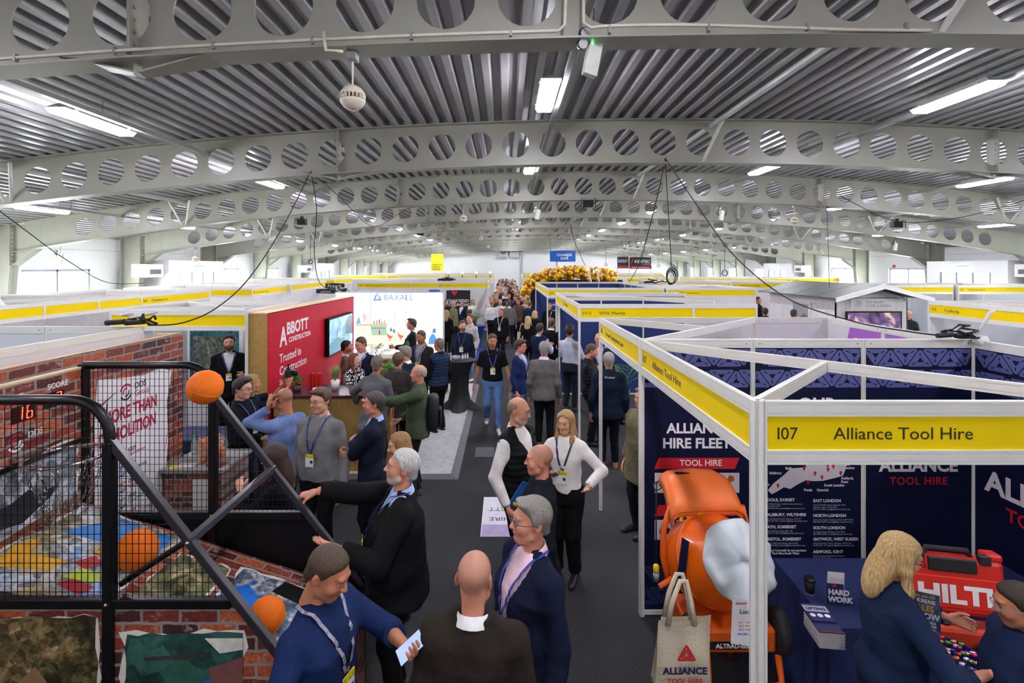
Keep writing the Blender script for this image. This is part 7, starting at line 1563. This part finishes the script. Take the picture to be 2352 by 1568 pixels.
# cream tote on the blonde woman in the aisle
tb2 = thing('tote_bag', 'cream tote bag on the shoulder of the blonde woman in the aisle', 'bag', (.5, 14.9, 1.02)); bagside(-.02, -1, .36, .4, 0).build('canvas_side', CAN, tb2, True); bagside(.02, 1, .36, .4, 0).build('canvas_side', CAN, tb2, True); MB().tube([(-.1, 0, .18), (-.05, .02, .42), (.05, .02, .42), (.1, 0, .18)], .012, 6).build('handle', CAN, tb2, True)
text('O\u2013', .14, M('#1c1c1c', .6), tb2, (0, -.06, -.05), align='CENTER')
# palm and screens in the H13 booth
plant('green palm in the H13 booth', (2.35, 10.1, .0), 'palm', .9, '#2a2a2c', (.16, .7), 16, '#4f8a34'); ptx = text('CITY', .3, PRW, h13, (2.2, 12.28, 1.1), bold=.02)
for k, s_ in enumerate(('HVAC Design', 'Supply & Installation', 'Commercial HVAC Systems', 'Critical Cooling Systems', 'Chilled Water Systems')): text(s_, .15, PRW, g13, (1.75, 21.57, 1.75 - .27 * k), bold=.01)
# ------------------------------------------------------------------ overhead things
def sphere_speaker(label, x, y, z, ztop, s_=1.0):
    t = thing('globe_speaker', label, 'loudspeaker', (x, y, z), group='hanging globe speakers'); c = M('#d9d0bd', .45)
    up = [(.106 * math.cos(a), .106 * math.sin(a)) for a in np.linspace(.22, 1.5, 9)] + [(.012, .108)]
    MB().lathe([(r * s_, q * s_) for r, q in [(.09, .02)] + up], 28).build('upper_shell', c, t, True)
    MB().lathe([(r * s_, -q * s_) for r, q in [(.09, .012)] + up], 28).build('lower_shell', c, t, True)
    MB().lathe([(.075 * s_, -.015 * s_), (.075 * s_, .022 * s_)], 20).build('driver_core', M('#5c4c34', .6), t)
    for k in range(20): a = 2 * PI * k / 20; MB().box((-.006 * s_, -.004, -.014 * s_), (.016 * s_, .004, .024 * s_), mat=Matrix.Rotation(a, 4, 'Z') @ Matrix.Translation((.088 * s_, 0, 0))).build('grille_rib', c, t)
    MB().tube([(0, 0, .1 * s_), (0, 0, ztop - z)], .008 * s_, 8).build('rod', c, t); MB().bbox((-.04, -.05, ztop - z - .07), (.04, .05, ztop - z), .006).build('mounting_box', STEELD, t)
BZ = lambda x: roof(x) - .115 - BD - .02
sphere_speaker('cream globe speaker hanging from the nearest roof arch', -1.27, 4.15, 4.555, BZ(-1.27))
for x, y, lb in ((-1.2, 14.15, 'globe speaker hanging from the third roof arch left of the middle lamps'), (8.15, 14.15, 'globe speaker hanging from the third arch on the right'), (-11.9, 19.15, 'globe speaker near the left wall at the fourth arch'), (-1.2, 24.15, 'globe speaker on the fifth arch left of the middle lamps'), (-1.2, 34.15, 'globe speaker on the seventh arch left of the middle lamps'), (15.2, 24.15, 'globe speaker near the right wall at the fifth arch')): sphere_speaker(lb, x, y, BZ(x) - .42, BZ(x))
def twin_spot(label, x, y, z):
    t = thing('emergency_light', label, 'emergency light', (x, y, z), .3, group='twin spot emergency lights')
    MB().bbox((-.06, -.035, -.17), (.06, .035, .12), .008, mat=Matrix.Rotation(.2, 4, 'Y')).build('battery_box', M('#cfd0c8', .5), t); MB().ball((-.02, -.037, .09), .006, 8).build('status_light', glow('#4cff7a', 6), t)
    for k in (0, 1): MB().lathe([(.02, -.06), (.042, -.02), (.046, .02), (.04, .03)], 16, mat=Matrix.Translation((-.09 - .02 * k, -.02, .17 - .09 * k)) @ Matrix.Rotation(1.9, 4, 'X')).build('spot_head', M('#2a2a2c', .3), t, True); MB().lathe([(.04, .03), (.038, .034)], 16, mat=Matrix.Translation((-.09 - .02 * k, -.02, .17 - .09 * k)) @ Matrix.Rotation(1.9, 4, 'X')).build('lens', M('#c8ccd4', .1), t)
    MB().tube([(0, 0, .1), (.01, 0, .4)], .004, 5).build('wire', RUB, t)
twin_spot('grey twin spot emergency light under the nearest roof arch', .72, 4.15, 4.9)
for x, y, lb in ((.9, 14.15, 'twin spot emergency light under the third arch'), (6.1, 14.15, 'twin spot emergency light under the third arch on the right'), (-12.6, 14.15, 'white emergency light by the left wall'), (14.9, 19.15, 'twin spot emergency light near the right wall')): twin_spot(lb, x, y, BZ(x) - .35)
def flood(label, x, y, z):
    t = thing('flood_light', label, 'floodlight', (x, y, z), group='black cage floodlights')
    MB().bbox((-.15, -.1, -.1), (.15, .1, .1), .015).build('lamp_body', RUB, t)
    for k in range(5): MB().box((-.2, -.13, -.1 + k * .05), (.2, -.12, -.093 + k * .05)).build('guard_bar', RUB, t)
    for s_ in (-1, 1): MB().tube([(s_ * .2, -.12, -.12), (s_ * .2, -.12, .12), (s_ * .17, .0, .14)], .012, 6).build('guard_frame', RUB, t)
    MB().bbox((-.05, -.05, .1), (.05, .05, .2), .01).build('bracket', RUB, t)
for a, b_, d_, lb in ((694, 510, 17.5, 'black floodlight left of the red wall under the roof'), (1350, 467, 14.2, 'black floodlight right of the middle lamps'), (2059, 516, 16.5, 'black floodlight on the right above the garden cabin'), (965, 536, 26, 'small black floodlight left of the middle lamps'), (1598, 534, 28, 'small black floodlight on the right'), (1600, 565, 36, 'farther small black floodlight on the right'), (938, 562, 38, 'farthest small black floodlight on the left')): p = px(a, b_, d_); flood(lb, *p)
# conduit along the nearest arch
zc_ = lambda x: roof(x) - .115 - BD + .03
t = thing('conduit', 'cream cable conduit clipped along the nearest roof arch', 'conduit', (0, 0, 0)); COND = M('#d6d1c0', .45)
MB().tube([(x, 4.15 - .15, zc_(x)) for x in np.linspace(-6, .42, 20)] + [(.47, 4.0, zc_(.4) + .05), (.49, 4.0, zc_(.4) + .6)], .014, 6).build('conduit_pipe', COND, t, True)
MB().tube([(.62, 4.0, zc_(.6) + .6), (.62, 4.0, zc_(.6) + .06), (.68, 4.0, zc_(.6) + .02)] + [(x, 4.0, zc_(x) + .03 * math.sin(x * 1.5)) for x in np.linspace(.8, 3.4, 10)], .014, 6).build('conduit_pipe', COND, t, True)
for x in np.linspace(-5.5, 3.2, 12): MB().box((x - .01, 3.985, zc_(x) - .03), (x + .01, 4.02, zc_(x) + .03)).build('clip', STEELD, t)
MB().tube([(-1.45, 3.98, BZ(-1.4) + .1), (-1.42, 3.95, BZ(-1.4) - .06), (-1.3, 4.0, BZ(-1.4) - .05)], .014, 6).build('cable_loop', COND, t, True)
# hanging cables
def cable(label, pts, r=.008):
    P_ = [px(*p) for p in pts]; Q_ = []
    for i in range(len(P_) - 1):
        p0, p1, p2, p3 = P_[max(i - 1, 0)], P_[i], P_[i + 1], P_[min(i + 2, len(P_) - 1)]
        for k in range(6): t = k / 6; Q_.append(.5 * ((2 * p1) + (p2 - p0) * t + (2 * p0 - 5 * p1 + 4 * p2 - p3) * t * t + (3 * p1 - p0 - 3 * p2 + p3) * t ** 3))
    Q_.append(P_[-1]); return MB().tube(Q_, r, 6).build('hanging_cable', RUB, None, True, label=label, cat='cable')
cable('black cable sweeping from the roof to the white wall by the brick print', [(714, 393, 9.1), (650, 520, 8.2), (575, 635, 7.0), (500, 705, 6.2), (420, 741, 5.75), (340, 747, 5.5)])
cable('black cable hanging from the second arch to the dark signs', [(714, 393, 9.1), (727, 480, 9.6), (722, 580, 10.4), (735, 650, 11.2), (775, 668, 11.8)])
cable('thin black cable running left from the second arch', [(714, 393, 9.1), (780, 452, 11), (860, 520, 14), (930, 480, 17)], .007)
cable('long black cable from the second arch down to the navy booth corner', [(1528, 364, 9.1), (1600, 470, 8.4), (1680, 580, 7.4), (1800, 680, 6.2), (1950, 735, 5.3), (2080, 760, 4.8), (2185, 773, 4.6)])
cable('black cable hanging straight to the coil over the G19 booth', [(1528, 364, 9.1), (1534, 470, 9.6), (1540, 570, 10), (1542, 612, 10.1)])
cable('black cable from the second arch towards the dark banners', [(1528, 364, 9.1), (1510, 450, 10.5), (1470, 600, 14), (1445, 648, 15.8)], .01)
cable('thin black cable dropping from the roof beside the garden cabin', [(1899, 470, 14), (1902, 560, 14), (1905, 660, 14)], .007)
cable('thin cable from the upper left corner to the far left stands', [(-20, 470, 9), (60, 530, 10), (150, 595, 12), (245, 648, 15), (330, 650, 16)], .01)
cable('thin black cable sagging along the right roof arches', [(1930, 450, 13), (2060, 508, 14), (2200, 500, 13), (2352, 460, 11)], .01)
cable('black cable hanging in the far middle of the hall', [(1310, 515, 22), (1322, 560, 23), (1345, 612, 25)], .014)
coil = thing('cable_coil', 'coil of black cable hanging over the G19 booth', 'cable coil', px(1542, 632, 10.1))
for k in range(6): a = .05 * k; MB().tube([((.115 - .008 * k) * math.cos(t) + .01 * math.sin(k * 2), .015 * k - .04, (.16 - .006 * k) * math.sin(t) - .012 * k) for t in np.linspace(0, 2 * PI, 26, endpoint=False)], .007, 6, closed=True).build('cable_loop', RUB, coil, True)
def small_coil(label, x, y, d_, r_):
    t = thing('cable_coil', label, 'cable coil', px(x, y, d_))
    for k in range(3): MB().tube([(r_ * math.cos(q), .02 * k, r_ * math.sin(q)) for q in np.linspace(0, 2 * PI, 18, endpoint=False)], .014, 6, closed=True).build('cable_loop', RUB, t, True)
    MB().tube([(0, 0, r_), (0, .02, r_ + 1.2)], .01, 5).build('drop_cable', RUB, t)
small_coil('small cable coil hanging right of the dark banners', 1665, 627, 24, .13); small_coil('small cable coil hanging by the left windows', 713, 601, 24, .09); small_coil('tiny cable coil near the balloon arch', 1392, 608, 34, .08); small_coil('tiny cable coil right of the dark banners', 1513, 610, 34, .09)
# plugs and lamps lying on booth tops
def plug_heap(label, p, s_, sd, white=True):
    t = thing('plug_cluster', label, 'cables', p, group='cable clusters on booth tops'); r = random.Random(sd)
    for k in range(5): pts = [(r.uniform(-.2, .2) * s_, r.uniform(-.1, .1) * s_, .012 + abs(r.uniform(0, .13)) * s_) for _ in range(5)]; Q_ = [Vector(pts[0])]; [Q_.append((Vector(pts[i]) + Vector(pts[i + 1])) / 2) for i in range(4)]; MB().tube(Q_, .01 * s_, 6).build('cable', M('#d8d8d4', .5) if white and k % 2 else RUB, t, True)
    for k in range(2): MB().tube([(-.25 * s_ + .16 * k * s_, -.03, .04 * s_), (-.1 * s_ + .16 * k * s_, -.02, .05 * s_)], .022 * s_, 8).build('connector', RUB, t)
plug_heap('black and white plug leads on the white wall behind the brick print', (-3.98, 5.42, 2.5), 1.3, 3); plug_heap('coiled black cables on the corner of the navy booth', (4.1, 4.5, 2.5), 1.0, 5, False)
plug_heap('plug leads on the dark signs behind the red wall', (-4.1, 12.54, 2.52), 1.0, 9); plug_heap('white plugs on the far left booth tops', (-2.4, 21.7, 2.5), 2.2, 12); plug_heap('leads on the booth top behind G13', (5.6, 18.5, 2.5), 2.0, 14)
t = thing('clip_spotlight', 'white arm spotlight clipped to the navy booth corner', 'spotlight', (4.23, 4.5, 2.5)); t.scale = (.8, .8, .8)
MB().lathe([(.05, -.02), (.06, 0), (.06, .09), (.05, .1)], 18, mat=Matrix.Rotation(PI / 2, 4, 'X')).build('transformer', WHT, t, True); MB().tube([(0, 0, .04), (.13, -.02, .3), (.16, -.03, .34)], .02, 8).build('arm', WHT, t, True); MB().bbox((.0, -.03, -.02), (.2, .02, .03), .01, mat=Matrix.Rotation(.5, 4, 'Y')).build('arm', WHT, t); MB().tube([(-.2, -.02, .06), (-.1, -.05, .1), (-.02, 0, .05), (-.12, .03, .02)], .014, 6).build('lead', WHT, t, True)
for k, (a, b_) in enumerate(((1358, 612), (1377, 612))):
    t = thing('arm_spotlight', ['left white arm spotlight before the balloon arch', 'right white arm spotlight before the balloon arch'][k], 'spotlight', px(a, 650, 21.7)); MB().tube([(0, 0, 0), (-.1, -.1, .45), (-.17, -.15, .62)], .03, 8).build('arm', WHT, t); MB().lathe([(.05, 0), (.1, .08), (.1, .12)], 14, mat=Matrix.Translation((-.2, -.18, .6)) @ Matrix.Rotation(2.6, 4, 'Y')).build('lamp_head', WHT, t, True)
for k in range(4):
    p = px(1030 + 32 * k, 626, 28.52); t = thing('stand_spotlight', 'glaring stand spotlight, %s along the far left stand' % WORD[k], 'spotlight', p, group='stand spotlights on the far left stand'); MB().lathe([(.05, 0), (.07, .1)], 12, mat=Matrix.Rotation(-PI / 2, 4, 'X')).build('lamp_head', RUB, t); MB().ball((0, -.02, 0), .06, 10).build('bulb', glow('#e8f0ff', 30), t); MB().tube([(0, .0, .0), (0, .0, -.33)], .02, 6).build('arm', RUB, t)
# ------------------------------------------------------------------ far hall
def banner(label, x0, x1, y0, y1, d_, col, drop=True):
    a, b_ = px(x0, y1, d_), px(x1, y0, d_); t = thing('hanging_banner', label, 'banner', (a.x, d_, a.z)); w_, h_ = b_.x - a.x, b_.z - a.z
    m = MB(); n_ = 8; vs = []
    for i in range(n_ + 1):
        x = w_ * i / n_; vs += [(x, .03 * math.sin(i), .03 * abs(i / n_ - .5)), (x, .03 * math.sin(i + .4), h_ - .03 * abs(i / n_ - .5))]
    m.add(vs, [(2 * i, 2 * i + 2, 2 * i + 3, 2 * i + 1) for i in range(n_)]); m.build('cloth', M(col, .6), t, True)
    if drop:
        for x in (0.05, w_ - .05): MB().tube([(x, 0, h_), (x, 0, roof(a.x + x) - .12 - a.z)], .012, 5).build('cord', RUB, t)
    return t, w_, h_
t, w_, h_ = banner('bright blue CHAMBER CAFE banner hanging at the far end', 1263, 1322, 575, 601, 40, '#1262c0'); text('CHAMBER\nCAF\u00c9', .27, PRW, t, (w_ * .56, -.06, h_ * .5), align='CENTER', bold=.03)
t, w_, h_ = banner('yellow Creative Design Print banner hanging at the far left', 990, 1018, 583, 622, 44, '#f0e010'); text('CREATIVE\nDESIGN\nPRINT &', .2, YTXT, t, (.1, -.06, h_ * .32))
t, w_, h_ = banner('black KENTEC training banner with red strip', 1446, 1496, 590, 617, 36, '#2c2628', False); text('KENTEC', .3, PRW, t, (w_ * .58, -.06, h_ * .5), align='CENTER', bold=.02); text('TRAINING', .13, M('#b0b0b4', .5), t, (w_ * .98, -.06, h_ * .32), align='RIGHT'); MB().box((0, -.05, 0), (w_, -.045, h_ * .22)).build('red_strip', M('#b02028', .5), t); text('TRAINING YOU CAN TRUST', .1, PRW, t, (w_ * .5, -.06, .06), align='CENTER'); MB().prism([(0, 0), (.1, .3), (.22, .36), (.14, .1)], 0, .004, mat=plane_mat((.06, -.055, h_ * .42), (1, 0, 0), (0, 0, 1))).build('logo', PRR, t)
for x in (0, w_): MB().tube([(x, .05, -t.location.z), (x, .05, h_ + .1)], .03, 6).build('frame_tube', M('#c8c8cc', .4), t)
t, w_, h_ = banner('smaller side face of the black training banner', 1418, 1444, 589, 616, 36.3, '#3a3234', False); MB().tube([(.02, .05, -t.location.z), (.02, .05, h_)], .03, 6).build('frame_tube', M('#c8c8cc', .4), t); text('KENT', .28, PRW, t, (w_ * .5, -.06, h_ * .5), align='CENTER', bold=.02); MB().box((0, -.05, 0), (w_, -.045, h_ * .22)).build('red_strip', M('#b8304c', .5), t)
t, w_, h_ = banner('dark sign reading Pickard behind the red wall', 747, 791, 650, 663, 22, '#1c1f2c', False); text('Pickard', .2, PRW, t, (w_ * .5, -.06, .06), align='CENTER')
t, w_, h_ = banner('second dark sign below the Pickard sign', 726, 795, 663, 674, 21.8, '#20263c', False); text('collective', .12, PRW, t, (.2, -.06, .05))
t, w_, h_ = banner('black Chartered Accountants sign with red heart in the DHA booth', 1025, 1080, 666, 716, 24.2, '#16171c', False); text('CHARTERED\nACCOUNTANTS', .19, PRW, t, (w_ * .5, -.06, h_ * .45), align='CENTER', bold=.02); MB().prism([(0, 0), (.16, .18), (.1, .26), (0, .2), (-.1, .26), (-.16, .18)], 0, .005, mat=plane_mat((w_ * .35, -.055, h_ * .74), (1, 0, 0), (0, 0, 1))).build('heart', PRR, t)
t, w_, h_ = banner('blue sign in the G11 booth', 985, 1010, 665, 680, 24.2, '#2a5ad0', False)
for k in range(2):
    p = px(1146 + 25 * k, 590, 59.6); t = thing('fan_unit', ['left air fan unit high on the far wall', 'right air fan unit high on the far wall'][k], 'air unit', p); MB().box((0, 0, 0), (1.05, .5, 1.0)).build('unit_box', M('#a8aab0', .5), t); MB().lathe([(.34, 0), (.34, .03)], 24, mat=Matrix.Translation((.52, 0, .62)) @ Matrix.Rotation(PI / 2, 4, 'X')).build('fan_well', M('#4a4640' if k == 0 else '#b8b0a8', .5), t)
    for q in range(5): MB().box((.04, -.045, -.05), (.3, -.035, .05), mat=Matrix.Translation((.52, 0, .62)) @ Matrix.Rotation(q * 1.257, 4, 'Y')).build('fan_blade', M('#8a8278', .5), t)
MB().tube([(1.75, 59.9, 0), (1.75, 59.9, 5.5)], .12, 10).build('wall_pipe', M('#9aa4ae', .4), label='grey vertical pipe on the far wall', kind='structure')
MB().tube([(6.1, 59.9, 0), (6.1, 59.9, 5.5)], .1, 10).build('wall_pipe', M('#9aa4ae', .4), label='second grey vertical pipe on the far wall', kind='structure')
# gold balloon arch over the cafe
arch = thing('balloon_arch', 'gold balloon garland arching over the cafe', 'balloons', (0, 0, 0)); bm_ = MB().ball((0, 0, 0), 1, 14); bm_.lathe([(.05, -1.08), (.12, -1.14), (.02, -1.0)], 6); bmesh_ = bm_.mesh('balloon', True)
GOLD = M('#f6bc1c', .22, metal=.4, var=.1); GOLD2 = M('#d09a58', .2, metal=.5, var=.1); r = random.Random(4)
path = [(1208, 706), (1204, 690), (1206, 672), (1214, 655), (1228, 643), (1246, 634), (1268, 629), (1290, 627), (1312, 627), (1334, 627), (1356, 628), (1376, 630), (1394, 634), (1408, 640)]
cnt = 0
for i in range(len(path) - 1):
    for q in range(21):
        t_ = r.random(); a = path[i][0] + (path[i + 1][0] - path[i][0]) * t_; b_ = path[i][1] + (path[i + 1][1] - path[i][1]) * t_
        p = px(a, b_, 26 + r.uniform(-.35, .35)) + Vector((r.uniform(-.16, .16), 0, r.uniform(-.28, .28)))
        o = link('balloon', bmesh_, GOLD if r.random() > .25 else GOLD2, arch, p, (r.uniform(-.6, .6), r.uniform(-.6, .6), r.uniform(0, 6))); s_ = r.choice([.1, .115, .13, .145]); o.scale = (s_, s_, s_ * 1.12)
cf = thing('cafe_bar', 'black cafe bar under the gold balloons', 'bar', (0, 0, 0)); MB().box((1.3, 26.6, 0), (6.2, 27, 2.45)).build('back_panel', M('#15161a', .6), cf); MB().box((1.3, 26.0, 0), (6.2, 26.3, 1.1)).build('counter', M('#1c1c20', .5), cf)
# garden cabin
cab = thing('garden_cabin', 'grey garden cabin with gable roof and screen under the smart garden sign', 'cabin', (0, 0, 0)); CX0, CX1, CY0, CY1 = 9.15, 11.15, 13.9, 17.4; CW = M('#e8e4e2', .55, var=.04)
for k in range(12): MB().box((CX0 + .0, CY0 + k * .29, 0), (CX0 + .03, CY0 + k * .29 + .285, 2.28)).build('plank', CW, cab)
for k in range(7): MB().box((CX0 + k * .286, CY0, 0), (CX0 + k * .286 + .28, CY0 + .03, 2.3)).build('plank', CW, cab)
MB().box((CX1 - .03, CY0, 0), (CX1, CY1, 2.28)).build('side_wall', CW, cab)
xm = (CX0 + CX1) / 2; MB().prism([(CX0, 2.28), (CX1, 2.28), (xm, 2.56)], -CY0 - .03, -CY0, mat=Matrix(((1, 0, 0, 0), (0, 0, -1, 0), (0, 1, 0, 0), (0, 0, 0, 1)))).build('gable', CW, cab)
RF = M('#4c524e', .5, var=.1)
for s_ in (-1, 1):
    for k in range(4): ya = CY0 - .5 + k * 1.05; MB().add([(xm, ya, 2.64), (xm + s_ * 1.3, ya, 2.28), (xm + s_ * 1.3, ya + 1.02, 2.28), (xm, ya + 1.02, 2.64), (xm, ya, 2.67), (xm + s_ * 1.3, ya, 2.31), (xm + s_ * 1.3, ya + 1.02, 2.31), (xm, ya + 1.02, 2.67)], [(0, 1, 2, 3), (4, 5, 6, 7), (0, 1, 5, 4), (2, 3, 7, 6), (1, 2, 6, 5)]).build('roof_panel', RF, cab)
    MB().add([(xm, CY0 - .52, 2.56), (xm + s_ * 1.32, CY0 - .52, 2.2), (xm + s_ * 1.32, CY0 - .52, 2.32), (xm, CY0 - .52, 2.68), (xm, CY0 - .48, 2.56), (xm + s_ * 1.32, CY0 - .48, 2.2), (xm + s_ * 1.32, CY0 - .48, 2.32), (xm, CY0 - .48, 2.68)], [(0, 1, 2, 3), (4, 5, 6, 7), (0, 1, 5, 4), (3, 2, 6, 7)]).build('barge_board', WHT, cab)
sg = MB().box((9.55, 13.86, 1.98), (10.75, 13.9, 2.26)).build('sign', PRW, cab); text('THE SMART\nHOME GARDEN', .1, M('#8a8a90', .5), sg, (9.95, 13.858, 2.14)); MB().lathe([(.1, 0), (.1, .006)], 20, mat=Matrix.Translation((9.76, 13.857, 2.12)) @ Matrix.Rotation(PI / 2, 4, 'X')).build('sign_disc', M('#c8c8cc', .5), sg)
MB().box((9.42, 13.84, .9), (10.95, 13.9, 1.92)).build('screen_casing', RUB, cab); sc2 = MB().box((9.46, 13.836, .94), (10.91, 13.84, 1.88)).build('screen', None, cab)
mc2, N, L, b = nodes_mat('cabin_screen'); v = mapped(N, L, 'XZ'); no = N.new('ShaderNodeTexNoise'); no.inputs['Scale'].default_value = 2.4; no.inputs['Detail'].default_value = 5; no.inputs['Distortion'].default_value = 1; L.new(v, no.inputs[0]); rp = N.new('ShaderNodeValToRGB'); L.new(no.outputs[0], rp.inputs[0]); e = rp.color_ramp.elements; e[0].position = .35; e[1].position = .68; e[0].color = (*lin('#16163c'), 1); e[1].color = (*lin('#f0c8a8'), 1); q = e.new(.52); q.color = (*lin('#6a4a7a'), 1)
L.new(rp.outputs[0], b.inputs['Emission Color']); b.inputs['Emission Strength'].default_value = .3; b.inputs['Base Color'].default_value = (.01, .01, .01, 1); sc2.data.materials.clear(); sc2.data.materials.append(mc2)
dr = MB().box((9.125, 15.1, .05), (9.15, 15.9, 2.0)).build('door', M('#9aa0a6', .3), cab); MB().box((9.11, 15.0, 0), (9.15, 15.1, 2.08)).build('door_frame', WHT, cab); MB().box((9.11, 15.9, 0), (9.15, 16.0, 2.08)).build('door_frame', WHT, cab)
for y in (14.3, 16.6): MB().box((9.13, y, .9), (9.149, y + .35, 1.9)).build('wall_sign', PRW, cab)
for x in (9.3, 11.0): MB().lathe([(.03, 0), (.05, .12)], 10, mat=Matrix.Translation((x, 13.8, 2.2))).build('wall_lamp', M('#d8d8d8', .4), cab); 
# lobby boxes with exit signs at the side walls
for sgn, x, yc, lb in ((1, XL, 21.65, 'white lobby box with exit sign on the left wall'), (-1, XR, 21.65, 'white lobby box with exit sign on the right wall'), (1, XL, 36.6, 'second white lobby box on the left wall'), (-1, XR, 36.6, 'second white lobby box on the right wall')):
    t = thing('entrance_lobby', lb, 'lobby', (x, yc, 0), kind='structure'); xo = sgn * 1.6
    a, c = sorted((0.02 * sgn, xo)); MB().box((a, -1.9, 0), (c, -1.8, 3.3)).build('lobby_wall', WHITE, t); MB().box((a, 1.8, 0), (c, 1.9, 3.3)).build('lobby_wall', WHITE, t); MB().box((a, -1.9, 3.3), (c, 1.9, 3.4)).build('lobby_roof', WHITE, t)
    f0, f1 = sorted((xo, xo - sgn * .1))
    for ya, yb, z0, z1 in ((-1.8, -1.2, 0, 3.3), (1.2, 1.8, 0, 3.3), (-1.2, 1.2, 2.9, 3.3), (-1.2, 1.2, 0, .1)): MB().box((f0, ya, z0), (f1, yb, z1)).build('lobby_front', WHITE, t)
    for k in range(4): MB().box((f0 + .02, -1.2 + k * .77, .1), (f1 - .02, -1.12 + k * .77, 2.9)).build('mullion', FRAME, t)
    MB().box((xo - sgn * .05 - .01, -1.2, .1), (xo - sgn * .05 + .01, 1.2, 2.9)).build('glazing', GLASS, t)
    MB().box(*[tuple(q) for q in zip(*[sorted((xo + sgn * .002, xo + sgn * .04)), (-.3, .3), (3.03, 3.2)])]).build('exit_sign', M('#c8ecd8', .4, emit=.5), t); MB().box(*[tuple(q) for q in zip(*[sorted((xo + sgn * .04, xo + sgn * .042)), (-.3, .3), (3.16, 3.2)])]).build('exit_band', M('#2aa06c', .4, emit=.4), t)
    hb = MB().bbox((-.3, -.45, 0), (.3, .45, .5), .02).build('air_heater', M('#e8e8e6', .5), t, loc=(xo * .75, 2.5 * (-1), 2.75)); MB().box((-.31 if sgn < 0 else .3, -.3, .12), (-.3 if sgn < 0 else .31, .3, .3)).build('grille', M('#6a6a6e', .6), hb)
MB().box((XL + .005, 26.0, 3.2), (XL + .05, 26.15, 3.35)).build('alarm_sounder', M('#d02a2a', .4), label='red alarm sounder on the left wall', cat='alarm')
MB().box((XR - .05, 27.5, 3.1), (XR - .005, 27.65, 3.25)).build('alarm_sounder', M('#d02a2a', .4), label='red alarm sounder on the right wall', cat='alarm')
# posters in the blank yellow booth and stand goods beside it
for pn, cols, sd in ((l1_back[0], ['#123a4a', '#1c6a7a', '#3a8a94', '#20304a'], 91), (l1_back[1], ['#22344c', '#3c4a40', '#6a7a5a', '#8a8a88', '#1c2c5c'], 93)):
    o = MB().box((.04, -.008, .6), (.96, -.0045, 2.3)).build('poster', photo_print(sd, cols, 'XZ', 3), pn); MB().box((.3, -.010, 1.9), (.8, -.0085, 2.1)).build('poster_caption', M('#1c8a94', .5), pn)
o = MB().box((.1, -.010, 1.1), (.9, -.0086, 1.8)).build('road_photo', photo_print(95, ['#3a4a34', '#5a6a4a', '#7a7c78', '#9aa090', '#c8ccc8'], 'XZ', 4), l1_back[0])
# Cellecta table
t = thing('cloth_table', 'dark blue table in the I15 booth', 'table', (0, 0, 0)); MB().bbox((8.5, 8.3, 0), (10.6, 9.0, .8), .02).build('tablecloth', M('#1a2c66', .7), t)
for k in range(5): MB().bbox((-.08, -.08, 0), (.08, .08, .12 + .04 * (k % 3)), .008).build('sample_block', M(['#e0dcd0', '#8a5a34', '#d8d8dc', '#c8c4b8', '#b0b4bc'][k], .6), loc=(8.7 + .35 * k, 8.6, .8), label='%s sample block on the I15 table' % ['ivory', 'brown', 'white', 'stone coloured', 'grey'][k], cat='sample')
# ------------------------------------------------------------------ lettering becomes plain mesh, one mesh per text
bpy.context.view_layer.update()
dg = bpy.context.evaluated_depsgraph_get()
for o in [o for o in SC.objects if o.type == 'FONT']:
    me = bpy.data.meshes.new_from_object(o.evaluated_get(dg)); n = bpy.data.objects.new('lettering', me); COL.objects.link(n)
    n.parent = o.parent; n.matrix_parent_inverse = o.matrix_parent_inverse.copy(); n.matrix_basis = o.matrix_basis.copy()
    cu = o.data; bpy.data.objects.remove(o); bpy.data.curves.remove(cu)
for o in SC.objects:
    for k in ('_p', '_j'):
        if k in o: del o[k]
